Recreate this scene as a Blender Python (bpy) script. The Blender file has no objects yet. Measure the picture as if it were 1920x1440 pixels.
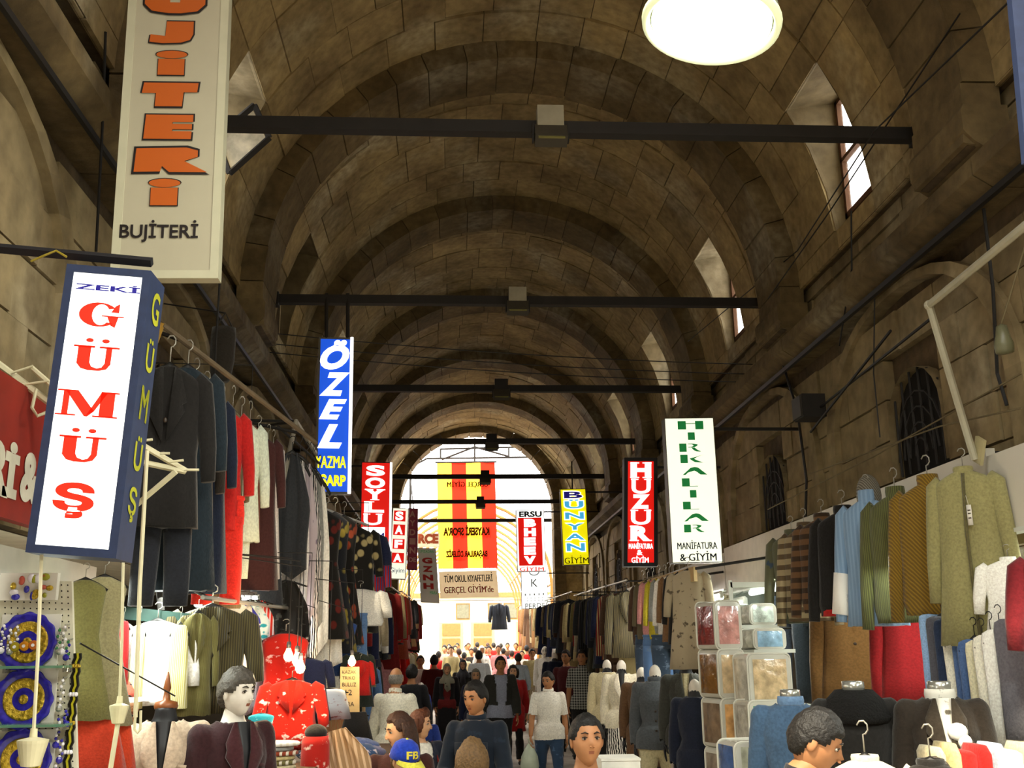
import bpy, bmesh, math, random
from mathutils import Vector, Matrix, noise
random.seed(7)
C = bpy.context.scene.collection
SC = bpy.context.scene
PI = math.pi
R = math.radians

# ------------------------------------------------------------------ camera, sky, sun, exposure
HC = 1.95
F, TH, PSI, RHO = 1933.4, .2543149, .0585798, -.0117476
cw = Vector((math.sin(PSI)*math.cos(TH), math.cos(PSI)*math.cos(TH), math.sin(TH)))
cr = Vector((math.cos(PSI), -math.sin(PSI), 0)); cu = cr.cross(cw)
cr, cu = math.cos(RHO)*cr + math.sin(RHO)*cu, -math.sin(RHO)*cr + math.cos(RHO)*cu
cam = bpy.data.cameras.new('camera'); camo = bpy.data.objects.new('camera', cam); C.objects.link(camo)
cam.sensor_width = 36; cam.lens = F/1920*36; cam.clip_start = .05; cam.clip_end = 400
camo.matrix_world = Matrix(((cr.x, cu.x, -cw.x, 0), (cr.y, cu.y, -cw.y, 0), (cr.z, cu.z, -cw.z, HC), (0, 0, 0, 1)))
SC.camera = camo
SC.view_settings.view_transform = 'Standard'; SC.view_settings.look = 'None'
SC.view_settings.exposure = 0.0; SC.view_settings.gamma = 1.0; SC.view_settings.use_curve_mapping = False
wd = bpy.data.worlds.new('sky'); SC.world = wd; wd.use_nodes = True
bgn = wd.node_tree.nodes['Background']; bgn.inputs[0].default_value = (1, .985, .96, 1); bgn.inputs[1].default_value = 8.0
sun = bpy.data.lights.new('sun', 'SUN'); sun.energy = 9.0; sun.angle = .02; sun.color = (1, .86, .62)
so = bpy.data.objects.new('sun', sun); C.objects.link(so); so.rotation_euler = (R(28), R(-22), 0)

def area(loc, sx, sy, watt, col=(1, 1, 1), aim=(0, 0, -1)):
    l = bpy.data.lights.new('shop_light', 'AREA'); l.shape = 'RECTANGLE'; l.size = sx; l.size_y = sy; l.energy = watt; l.color = col
    o = bpy.data.objects.new('shop_light', l); C.objects.link(o); o.location = loc
    o.rotation_euler = Vector(aim).to_track_quat('-Z', 'Y').to_euler(); return o
COOL = (.93, 1, .90)

# ------------------------------------------------------------------ pixel -> place (authoring aid, frame 1920x1440)
O0 = Vector((0, 0, HC))
def ray(px, py): return cw + cr*((px-960)/F) - cu*((py-720)/F)
def at(px, py, Y): d = ray(px, py); return O0 + d*(Y/d.y)
def atX(px, py, X): d = ray(px, py); return O0 + d*(X/d.x)
def mpp(Y, py=1100):                                   # metres per pixel at depth Y
    return (at(961, py, Y) - at(960, py, Y)).length
def fz(Y): return 0.0 if Y < 13 else .020*(Y-13)         # the street climbs slightly

# ------------------------------------------------------------------ materials
def lin(c):
    if isinstance(c, str):
        c = [int(c[i:i+2], 16)/255 for i in (0, 2, 4)]
    return tuple(x/12.92 if x <= .04045 else ((x+.055)/1.055)**2.4 for x in c) + (1,)
MATS = {}
def newmat(key):
    m = bpy.data.materials.new(key); m.use_nodes = True
    nt = m.node_tree; return m, nt, nt.nodes['Principled BSDF'], nt.links
def mat(key, col, rough=.75, emit=0, metal=0, amp=.12, scale=9.0, bump=.0, trans=0, alpha=1, spec=.4, coat=0):
    if key in MATS: return MATS[key]
    m, nt, b, L = newmat(key); c = lin(col)
    b.inputs['Roughness'].default_value = rough; b.inputs['Metallic'].default_value = metal
    b.inputs['Specular IOR Level'].default_value = spec
    b.inputs['Coat Weight'].default_value = coat
    b.inputs['Base Color'].default_value = c
    if amp or bump:
        tc = nt.nodes.new('ShaderNodeTexCoord'); n = nt.nodes.new('ShaderNodeTexNoise'); n.inputs['Scale'].default_value = scale; n.inputs['Detail'].default_value = 5
        L.new(tc.outputs['Object'], n.inputs['Vector'])
        if amp:
            r = nt.nodes.new('ShaderNodeMapRange'); r.inputs[1].default_value = .3; r.inputs[2].default_value = .7
            r.inputs[3].default_value = 1-amp; r.inputs[4].default_value = 1+amp
            L.new(n.outputs['Fac'], r.inputs[0])
            v = nt.nodes.new('ShaderNodeVectorMath'); v.operation = 'SCALE'; v.inputs[0].default_value = c[:3]
            L.new(r.outputs[0], v.inputs['Scale']); L.new(v.outputs[0], b.inputs['Base Color'])
        if bump:
            bp = nt.nodes.new('ShaderNodeBump'); bp.inputs['Strength'].default_value = bump; bp.inputs['Distance'].default_value = .02
            L.new(n.outputs['Fac'], bp.inputs['Height']); L.new(bp.outputs[0], b.inputs['Normal'])
    if emit:
        b.inputs['Emission Color'].default_value = c; b.inputs['Emission Strength'].default_value = emit
    if trans: b.inputs['Transmission Weight'].default_value = trans
    if alpha < 1: b.inputs['Alpha'].default_value = alpha
    MATS[key] = m; return m

def stone_mat(key, c1, c2, c3, scale=1.6):
    m, nt, b, L = newmat(key); N = nt.nodes.new
    tc = N('ShaderNodeTexCoord'); oi = N('ShaderNodeObjectInfo'); geo = N('ShaderNodeNewGeometry')
    def nz(s, d=6, off=None):
        n = N('ShaderNodeTexNoise'); n.inputs['Scale'].default_value = s; n.inputs['Detail'].default_value = d
        L.new(geo.outputs['Position'], n.inputs['Vector']); return n
    n1 = nz(scale); n2 = nz(scale*7, 8); n3 = nz(scale*.55, 3)
    r1 = N('ShaderNodeValToRGB'); r1.color_ramp.elements[0].position = .32; r1.color_ramp.elements[0].color = lin(c1); r1.color_ramp.elements[1].position = .68; r1.color_ramp.elements[1].color = lin(c2)
    L.new(n1.outputs['Fac'], r1.inputs[0])
    # pale lime bloom in patches
    r3 = N('ShaderNodeMapRange'); r3.inputs[1].default_value = .54; r3.inputs[2].default_value = .72; L.new(n3.outputs['Fac'], r3.inputs[0])
    mu = N('ShaderNodeMath'); mu.operation = 'MULTIPLY'; L.new(r3.outputs[0], mu.inputs[0]); L.new(n2.outputs['Fac'], mu.inputs[1])
    mx = N('ShaderNodeMix'); mx.data_type = 'RGBA'; L.new(mu.outputs[0], mx.inputs[0]); L.new(r1.outputs[0], mx.inputs[6]); mx.inputs[7].default_value = lin(c3)
    a = N('ShaderNodeMapRange'); a.inputs[3].default_value = .84; a.inputs[4].default_value = 1.18; L.new(oi.outputs['Random'], a.inputs[0])
    a2 = N('ShaderNodeMapRange'); a2.inputs[1].default_value = .3; a2.inputs[2].default_value = .7; a2.inputs[3].default_value = .75; a2.inputs[4].default_value = 1.2; L.new(n2.outputs['Fac'], a2.inputs[0])
    mm = N('ShaderNodeMath'); mm.operation = 'MULTIPLY'; L.new(a.outputs[0], mm.inputs[0]); L.new(a2.outputs[0], mm.inputs[1])
    v = N('ShaderNodeVectorMath'); v.operation = 'SCALE'; L.new(mx.outputs[2], v.inputs[0]); L.new(mm.outputs[0], v.inputs['Scale'])
    L.new(v.outputs[0], b.inputs['Base Color'])
    bp = N('ShaderNodeBump'); bp.inputs['Strength'].default_value = .55; bp.inputs['Distance'].default_value = .025; L.new(n2.outputs['Fac'], bp.inputs['Height']); L.new(bp.outputs[0], b.inputs['Normal'])
    b.inputs['Roughness'].default_value = .92; b.inputs['Specular IOR Level'].default_value = .2
    MATS[key] = m; return m

def fabric(col, pat='plain', col2='ffffff', scale=1.0):
    key = 'cloth_%s_%s_%s_%g' % (pat, col, col2, scale)
    if key in MATS: return MATS[key]
    m, nt, b, L = newmat(key); N = nt.nodes.new; c = lin(col); d = lin(col2)
    b.inputs['Roughness'].default_value = .88; b.inputs['Specular IOR Level'].default_value = .25; b.inputs['Sheen Weight'].default_value = .15
    tc = N('ShaderNodeTexCoord'); mp = N('ShaderNodeMapping'); L.new(tc.outputs['Object'], mp.inputs[0])
    n = N('ShaderNodeTexNoise'); n.inputs['Scale'].default_value = 60; n.inputs['Detail'].default_value = 4; L.new(mp.outputs[0], n.inputs['Vector'])
    h = n.outputs['Fac']; fac = None
    def thr(sock, lo, hi):
        q = N('ShaderNodeMapRange'); q.inputs[1].default_value = lo; q.inputs[2].default_value = hi; L.new(sock, q.inputs[0]); return q.outputs[0]
    def wave(direction, s, dist=0):
        w = N('ShaderNodeTexWave'); w.bands_direction = direction; w.inputs['Scale'].default_value = s; w.inputs['Distortion'].default_value = dist; w.inputs['Detail'].default_value = 2
        L.new(mp.outputs[0], w.inputs['Vector']); return w.outputs['Fac']
    if pat == 'stripe': fac = thr(wave('X', 9*scale), .55, .7)
    elif pat == 'band': fac = thr(wave('Z', 4*scale), .5, .6)
    elif pat == 'rib': h = wave('X', 22*scale); fac = thr(h, .0, .45); 
    elif pat == 'zebra': fac = thr(wave('X', 12*scale, 7), .45, .55)
    elif pat == 'floral':
        vo = N('ShaderNodeTexVoronoi'); vo.inputs['Scale'].default_value = 9*scale; L.new(mp.outputs[0], vo.inputs['Vector']); fac = thr(vo.outputs['Distance'], .42, .30)
        q = N('ShaderNodeMapRange'); q.inputs[1].default_value = .30; q.inputs[2].default_value = .42; q.inputs[3].default_value = 1; q.inputs[4].default_value = 0
        L.new(vo.outputs['Distance'], q.inputs[0]); fac = q.outputs[0]
    elif pat == 'plaid':
        a_, b_ = thr(wave('X', 5*scale), .45, .55), thr(wave('Z', 5*scale), .45, .55)
        s_ = N('ShaderNodeMath'); s_.operation = 'ADD'; L.new(a_, s_.inputs[0]); L.new(b_, s_.inputs[1])
        s2 = N('ShaderNodeMath'); s2.operation = 'MULTIPLY'; s2.inputs[1].default_value = .5; L.new(s_.outputs[0], s2.inputs[0]); fac = s2.outputs[0]
    elif pat == 'knit':
        w1 = wave('DIAGONAL', 26*scale, 1.0); h = w1; fac = thr(w1, .1, .6)
    elif pat == 'spots': fac = thr(n.outputs['Fac'], .60, .66); n.inputs['Scale'].default_value = 14*scale
    if fac is None:
        fac = thr(h, .3, .7); mixc = tuple(min(1, x*1.22+.002) for x in c[:3])+(1,); c0 = tuple(x*.85 for x in c[:3])+(1,)
    else: c0, mixc = c, d
    mx = N('ShaderNodeMix'); mx.data_type = 'RGBA'; L.new(fac, mx.inputs[0]); mx.inputs[6].default_value = c0; mx.inputs[7].default_value = mixc
    L.new(mx.outputs[2], b.inputs['Base Color'])
    bp = N('ShaderNodeBump'); bp.inputs['Strength'].default_value = .5; bp.inputs['Distance'].default_value = .006; L.new(h, bp.inputs['Height']); L.new(bp.outputs[0], b.inputs['Normal'])
    MATS[key] = m; return m

# ------------------------------------------------------------------ mesh builder
MW = {}
def root_m(o): return MW.get(o.name, Matrix.Identity(4))
def tag(o, label=None, cat=None, group=None, kind=None):
    if label: o['label'] = label
    if cat: o['category'] = cat
    if group: o['group'] = group
    if kind: o['kind'] = kind
    return o
def thing(name, label, cat, loc=(0, 0, 0), rz=0, group=None, m=None):
    o = bpy.data.objects.new(name, None); C.objects.link(o); o.empty_display_size = .1
    m = m or (Matrix.Translation(Vector(loc)) @ Matrix.Rotation(rz, 4, 'Z'))
    o.matrix_world = m; MW[o.name] = m.copy()
    return tag(o, label, cat, group)

class MB:
    def __init__(s): s.v = []; s.f = []; s.mi = []
    def add(s, vs, fs, mi=0):
        n = len(s.v); s.v += [Vector(v) for v in vs]; s.f += [tuple(i+n for i in f) for f in fs]; s.mi += [mi]*len(fs); return s
    def box(s, c, d, m=None, mi=0):
        c = Vector(c); x, y, z = (t/2 for t in d)
        vs = [Vector((a*x, b*y, e*z)) for a in (-1, 1) for b in (-1, 1) for e in (-1, 1)]
        if m is not None: vs = [m @ v for v in vs]
        return s.add([v+c for v in vs], [(0, 1, 3, 2), (4, 6, 7, 5), (0, 4, 5, 1), (2, 3, 7, 6), (0, 2, 6, 4), (1, 5, 7, 3)], mi)
    def hexa(s, p, mi=0):          # 4 near + 4 far corners
        return s.add(p, [(0, 1, 2, 3), (7, 6, 5, 4), (0, 4, 5, 1), (1, 5, 6, 2), (2, 6, 7, 3), (3, 7, 4, 0)], mi)
    def quad(s, p, mi=0): return s.add(p, [tuple(range(len(p)))], mi)
    def prism(s, pts, d, mi=0):    # closed outline, extruded by vector d
        n = len(pts); d = Vector(d); vs = [Vector(p) for p in pts] + [Vector(p)+d for p in pts]
        return s.add(vs, [tuple(range(n)), tuple(range(2*n-1, n-1, -1))] + [(i, i+n, (i+1) % n+n, (i+1) % n) for i in range(n)], mi)
    def loft(s, rings, mi=0, cap=True, close=True):
        n = len(rings[0]); vs = [p for r in rings for p in r]; fs = []
        for k in range(len(rings)-1):
            for i in range(n if close else n-1):
                j = (i+1) % n; fs.append((k*n+i, k*n+j, (k+1)*n+j, (k+1)*n+i))
        if cap and close: fs += [tuple(range(n-1, -1, -1)), tuple(range((len(rings)-1)*n, len(rings)*n))]
        return s.add(vs, fs, mi)
    def tube(s, pts, r, n=8, mi=0, flat=1.0, up=None):
        pts = [Vector(p) for p in pts]; rings = []; q = None
        for i, p in enumerate(pts):
            t = (pts[min(i+1, len(pts)-1)] - pts[max(i-1, 0)]).normalized()
            if q is None:
                q = Vector(up) if up else (Vector((0, 0, 1)) if abs(t.z) < .9 else Vector((1, 0, 0)))
            q = (q - t*q.dot(t)).normalized(); w = t.cross(q); rr = r[i] if isinstance(r, (list, tuple)) else r
            rings.append([p + q*(rr*math.cos(2*PI*k/n)) + w*(rr*flat*math.sin(2*PI*k/n)) for k in range(n)])
        return s.loft(rings, mi)
    def lathe(s, prof, o=(0, 0, 0), n=20, mi=0, m=None, cap=True):
        o = Vector(o); rings = []
        for (r, z) in prof:
            rg = [Vector((r*math.cos(2*PI*k/n), r*math.sin(2*PI*k/n), z)) for k in range(n)]
            rings.append([(m @ v if m is not None else v)+o for v in rg])
        return s.loft(rings, mi, cap)
    def ball(s, c, r, nu=12, nv=8, mi=0, m=None):
        r = Vector(r) if hasattr(r, '__len__') else Vector((r, r, r)); c = Vector(c); rings = []
        for j in range(nv+1):
            ph = PI*(.02+.96*j/nv); rg = [Vector((r.x*math.sin(ph)*math.cos(2*PI*k/nu), r.y*math.sin(ph)*math.sin(2*PI*k/nu), -r.z*math.cos(ph))) for k in range(nu)]
            rings.append([(m @ v if m is not None else v)+c for v in rg])
        return s.loft(rings, mi)
    def build(s, name, mats, parent=None, smooth=False, local=False, label=None, kind=None, me=None):
        if not isinstance(mats, (list, tuple)): mats = [mats]
        me = bpy.data.meshes.new(name); vs = s.v
        if parent is not None and not local:
            im = root_m(parent).inverted(); vs = [im @ v for v in vs]
        me.from_pydata([tuple(v) for v in vs], [], s.f); me.polygons.foreach_set('material_index', s.mi)
        if smooth: me.polygons.foreach_set('use_smooth', [True]*len(s.f))
        for m in mats: me.materials.append(m)
        me.validate(); me.update()
        return obj(name, me, parent, label, kind)
def obj(name, me, parent=None, label=None, kind=None):
    o = bpy.data.objects.new(name, me); C.objects.link(o)
    if parent is not None: o.parent = parent; MW[o.name] = root_m(parent).copy()
    if label: o['label'] = label
    if kind: o['kind'] = kind
    return o
def normals_out(o):
    bm = bmesh.new(); bm.from_mesh(o.data); bmesh.ops.recalc_face_normals(bm, faces=bm.faces); bm.to_mesh(o.data); bm.free(); return o
def paint(o, *mats):               # per-object material on shared mesh data
    while len(o.data.materials) < len(mats): o.data.materials.append(None)
    for i, m in enumerate(mats):
        o.material_slots[i].link = 'OBJECT'; o.material_slots[i].material = m
    return o
def dup_tree(o, m, label=None, name=None):
    r = o.copy(); C.objects.link(r); r.matrix_world = m; MW[r.name] = m.copy()
    if label: r['label'] = label
    for ch in o.children:
        c = ch.copy(); C.objects.link(c); c.parent = r
        for g in ch.children: d = g.copy(); C.objects.link(d); d.parent = c
    return r

# ------------------------------------------------------------------ lettering
TX = {}
def text_mesh(t, bold=0.0, shear=0.0):
    dbl = bold*.7 if 'M' in t else 0; bold = 0 if 'M' in t else bold          # the font's M does not survive an outline offset
    k = (t, bold, dbl, shear)
    if k not in TX:
        cu_ = bpy.data.curves.new('t', 'FONT'); cu_.body = t; cu_.size = 1; cu_.offset = bold; cu_.shear = shear; cu_.resolution_u = 4; cu_.fill_mode = 'FRONT'
        o = bpy.data.objects.new('t', cu_); C.objects.link(o); dg = bpy.context.evaluated_depsgraph_get()
        me = bpy.data.meshes.new_from_object(o.evaluated_get(dg)); bpy.data.objects.remove(o)
        vs = [(v.co.x, v.co.y) for v in me.vertices]; fs = [tuple(p.vertices) for p in me.polygons]; bpy.data.meshes.remove(me)
        if dbl: n = len(vs); vs = [(x-dbl, y) for x, y in vs]+[(x+dbl, y) for x, y in vs]; fs = fs+[tuple(i+n for i in f) for f in fs]
        x0, x1, y0, y1 = min(v[0] for v in vs), max(v[0] for v in vs), min(v[1] for v in vs), max(v[1] for v in vs)
        TX[k] = ([((x-x0)/(x1-x0), (y-y0)/(y1-y0)) for x, y in vs], fs)
    return TX[k]
SQ = lambda x0, y0, x1, y1: [(x0, y0), (x1, y0), (x1, y1), (x0, y1)]
def ring_(cx, cy, rx, ry, a0, a1, ix, iy, dx=0, n=18):
    A = [a0+(a1-a0)*k/n for k in range(n+1)]; P_ = [(cx+rx*math.cos(a), cy+ry*math.sin(a)) for a in A]; Q_ = [(cx+dx+ix*math.cos(a), cy+iy*math.sin(a)) for a in A]
    return [[P_[k], P_[k+1], Q_[k+1], Q_[k]] for k in range(n)]
def dot_(cx, cy, rx, ry): return [(cx+rx*math.cos(k*PI/7), cy+ry*math.sin(k*PI/7)) for k in range(14)]
GLY = {  # drawn by hand: square-stemmed letters of the green sign, fat letters with lids of the orange one
 'sqH': [SQ(0, 0, .32, 1), SQ(.68, 0, 1, 1), SQ(.32, .66, .68, .74)], 'sqI': [SQ(0, 0, 1, 1)],
 'sqL': [SQ(0, 0, .48, 1), SQ(.48, 0, 1, .07)],
 'sqR': [SQ(0, 0, .34, 1), [(.42, .98), (.62, .98), (.86, .9), (.86, .74), (.72, .55), (.42, .5), (.42, .58), (.6, .62), (.68, .76), (.6, .9), (.42, .92)], [(.56, .52), (.72, .5), (.86, .2), (1, .06), (.98, 0), (.8, .02), (.66, .2)]],
 'sqK': [SQ(0, 0, .32, 1), [(.4, .55), (.7, .75), (1, 1), (.74, .72), (.6, .5), (.74, .3), (1, .02), (.62, .1), (.46, .38)]],
 'sqA': [[(0, 0), (.34, .9), (.5, 1), (.64, .92), (1, 0), (.72, .02), (.56, .42), (.48, .52), (.36, .42), (.22, .3), (.12, 0)]],
 'slabU': [SQ(0, .70, .46, .76), SQ(.56, .70, 1, .76), [(.10, .74), (.38, .74), (.38, .24), (.43, .12), (.55, .07), (.65, .11), (.71, .24), (.71, .74), (.84, .74), (.84, .22), (.76, .06), (.6, 0), (.36, 0), (.2, .05), (.10, .2)], dot_(.33, .93, .085, .065), dot_(.68, .93, .085, .065)],
 'slabM': [SQ(.10, .03, .20, .97), SQ(0, 0, .33, .06), [(.0, 1), (.33, 1), (.62, .22), (.52, .0), (.47, .0), (.14, .94), (0, .94)], [(.50, .04), (.62, .22), (.80, .94), (.70, .94)], SQ(.70, .03, .93, .97), SQ(.60, 0, 1, .06), SQ(.70, .94, 1, 1)],
 'slabG': ring_(.45, .5, .45, .5, .62, 5.55, .20, .43, .05)+[[(.72, .62), (.90, .62), (.90, 1), (.80, .88)], SQ(.52, .43, 1.02, .48), [(.64, .45), (.90, .45), (.84, .0), (.74, .08)]],
 'lidI': [[(.08, 0), (.92, 0), (.92, .66), (.08, .66)], [(.5+.5*math.cos(a*PI/8), .84+.16*math.sin(a*PI/8)) for a in range(16)]],
 'fatJ': [[(.38, 1), (1, 1), (1, .42), (.93, .16), (.72, .03), (.3, 0), (0, .06), (.02, .4), (.36, .33)]],
 'fatT': [[(.03, 1), (1, 1), (.98, .6), (.74, .6), (.72, 0), (.24, 0), (.25, .56), (0, .56)]],
 'fatE': [[(.03, 1), (1, 1), (1, .7), (.58, .7), (.58, .62), (.98, .62), (.98, .40), (.58, .40), (.58, .32), (.98, .32), (.97, 0), (0, 0)]],
 'fatR': [[(.02, .95), (.7, 1), (.86, .88), (.86, .62), (.68, .45), (1, 0), (.48, 0), (.38, .24), (.36, .02), (0, 0)]],
 'fatU': [[(.02, 1), (.42, 1), (.42, .3), (.58, .3), (.58, 1), (.98, 1), (.98, .25), (.86, .06), (.6, 0), (.4, 0), (.14, .06), (.02, .25)]],
}
SERIF = {'U': [(-.03, 1, .36), (.66, 1, 1.03)], 'Ü': [(0, .74, .46), (.54, .74, 1)], 'M': [(0, 1, .24), (.76, 1, 1), (-.04, .06, .26), (.7, .06, 1.04)],
 'H': [(0, 1, .42), (.58, 1, 1), (0, .06, .42), (.58, .06, 1)], 'Y': [(0, 1, .42), (.58, 1, 1), (.28, .06, .72)], 'L': [(0, .06, 1), (0, 1, .5)], 'R': [(-.04, .06, .42), (.62, .06, 1.06), (-.04, 1, .4)],
 'G': [(.5, .46, 1.06)], 'İ': [(-.4, .06, 1.4)], 'N': [(-.05, 1, .3), (.7, 1, 1.05), (-.05, .06, .35)]}
class Face:
    """a flat board given by its corner TL and the axes along its top (u) and down its side (v)"""
    def __init__(s, TL, u, v): s.TL, s.u, s.v = TL, u, v; s.n = u.cross(v).normalized(); s.n = -s.n if s.n.dot(TL-O0) > 0 else s.n   # n points at the viewer
    def uv(s, px, py):
        d = ray(px, py); nn = s.u.cross(s.v); t = (s.TL-O0).dot(nn)/d.dot(nn); q = O0+d*t-s.TL
        uu, vv, w = s.u.dot(s.u), s.v.dot(s.v), s.u.dot(s.v); a, b = q.dot(s.u), q.dot(s.v); D = uu*vv-w*w
        return (a*vv-b*w)/D, (b*uu-a*w)/D
    def p(s, a, b, off=0): return s.TL + s.u*a + s.v*b + s.n*off
    def rect(s, mb, box, off=.004, mi=0):
        (a0, b0), (a1, b1) = s.uv(*box[:2]), s.uv(*box[2:])
        mb.hexa([s.p(a0, b0, off), s.p(a0, b1, off), s.p(a1, b1, off), s.p(a1, b0, off)] + [s.p(a0, b0, -.002), s.p(a0, b1, -.002), s.p(a1, b1, -.002), s.p(a1, b0, -.002)], mi)
    def write(s, mb, t, box, off=.005, mi=0, bold=0, shear=0, mirror=False, serif=False, grow=0, turn=False):
        (a0, b0), (a1, b1) = s.uv(*box[:2]), s.uv(*box[2:])
        ga, gb = (a1-a0)*grow, (b1-b0)*grow*0+grow*(a1-a0)*s.u.length/s.v.length; a0 -= ga; a1 += ga; b0 -= gb; b1 += gb
        M = lambda x, y: s.p(a0+(a1-a0)*(1-x if mirror else x), b1+(b0-b1)*y, off)
        if t in GLY:
            for pl in GLY[t]: mb.quad([M(*q) for q in pl], mi)
            return
        vs, fs = text_mesh(t, bold, shear)
        if turn: vs = [(y, 1-x) for x, y in vs]
        mb.add([M(*q) for q in vs], fs, mi)
        if serif:
            for (x0, y1, x1) in SERIF.get(t, []): mb.add([M(*q) for q in SQ(x0, y1-.075, x1, y1)], [(0, 1, 2, 3)], mi)
def face_px(TL, TR, BL, BR, Y, Yr=None):
    Yr = Yr or Y; a, b, c, d = at(*TL, Y), at(*TR, Yr), at(*BL, Y), at(*BR, Yr)
    u = ((b-a)+(d-c))/2; v = ((c-a)+(d-b))/2; ctr = (a+b+c+d)/4
    return Face(ctr-u/2-v/2, u, v)
def sign_box(name, label, fc, depth, fm, face_m, border, cat='sign', inset=.004):
    """light box: casing with a raised rim, glowing panel"""
    t = thing(name, label, cat, fc.p(.5, 1, -depth/2))
    bu, bv = border/fc.u.length, border/fc.v.length
    cs = MB(); cs.hexa([fc.p(a, b, -.012) for a, b in ((0, 0), (0, 1), (1, 1), (1, 0))] + [fc.p(a, b, -depth) for a, b in ((0, 0), (0, 1), (1, 1), (1, 0))])
    cs.build('casing', fm, t)
    if border > 0:
        rm = MB()
        for (a0, b0, a1, b1) in ((0, 0, 1, bv), (0, 1-bv, 1, 1), (0, bv, bu, 1-bv), (1-bu, bv, 1, 1-bv)):
            rm.hexa([fc.p(a, b, inset) for a, b in ((a0, b0), (a0, b1), (a1, b1), (a1, b0))] + [fc.p(a, b, -.012) for a, b in ((a0, b0), (a0, b1), (a1, b1), (a1, b0))])
        rm.build('rim', fm, t)
    pn = MB(); pn.hexa([fc.p(a, b, 0) for a, b in ((bu, bv), (bu, 1-bv), (1-bu, 1-bv), (1-bu, bv))] + [fc.p(a, b, -.010) for a, b in ((bu, bv), (bu, 1-bv), (1-bu, 1-bv), (1-bu, bv))])
    pn.build('panel', face_m, t)
    return t
def letters(t, fc, items, m, off=.006, name='lettering', **kw):
    """items: (text, pixel box) ; each its own child when big enough to tell apart"""
    for it in items:
        mb = MB(); fc.write(mb, it[0], it[1], off, **{**kw, **(it[2] if len(it) > 2 else {})}); mb.build(name, m, t)
# ------------------------------------------------------------------ the bazaar shell
XC, ZC, RV, RI = .70, HC+3.5, 2.80, 2.58
XR, XL = XC+RV, XC-RV
RIBS = [9.65+3.858*(k-1) for k in range(-1, 7)]; RW = .72; YEND = RIBS[-1]
STONE = stone_mat('vault_stone', '746243', 'a08b60', 'b2a98e')
STONE2 = stone_mat('wall_stone', '6c5d42', '877757', 'a8a088', 1.1)
DARKST = stone_mat('joint_mortar', '43382a', '5a4a34', '6a6250')
RIBST = stone_mat('rib_stone', '4e412b', '6f5f41', '958d78')
VOID = mat('dark_recess', '120e0a', .95, amp=0)  # flat near-black stands in for the shade inside grilles and peg holes
IRON = mat('dark_iron', '1b1714', .7, amp=.2, bump=.1)
WOODF = mat('window_wood', '5a3a20', .8)
def cyl(a, y, r=RV): a = R(a); return Vector((XC+r*math.cos(a), y, ZC+r*math.sin(a)))
JO = .0045
def vault_stone(ceil, a0, a1, y0, y1, proud):
    mb = MB(); dj = math.degrees(JO/RV); a0 += dj; a1 -= dj; y0 += JO; y1 -= JO; ri, ro = RV-proud, RV+.03
    rings = []
    for i in range(3):
        a = a0+(a1-a0)*i/2; rings.append([cyl(a, y0, ro), cyl(a, y0+.006, ri), cyl(a, y1-.006, ri), cyl(a, y1, ro)])
    mb.loft(rings, 0, True); o = mb.build('stone', STONE, ceil); return o
SKYGLASS = mat('window_glass', 'e8eef0', .1, amp=0, trans=.0, alpha=.25)
nwin = 0; WINS = {}
LEFTWIN = {0: True, 2: True, 4: True, 5: True}
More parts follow.
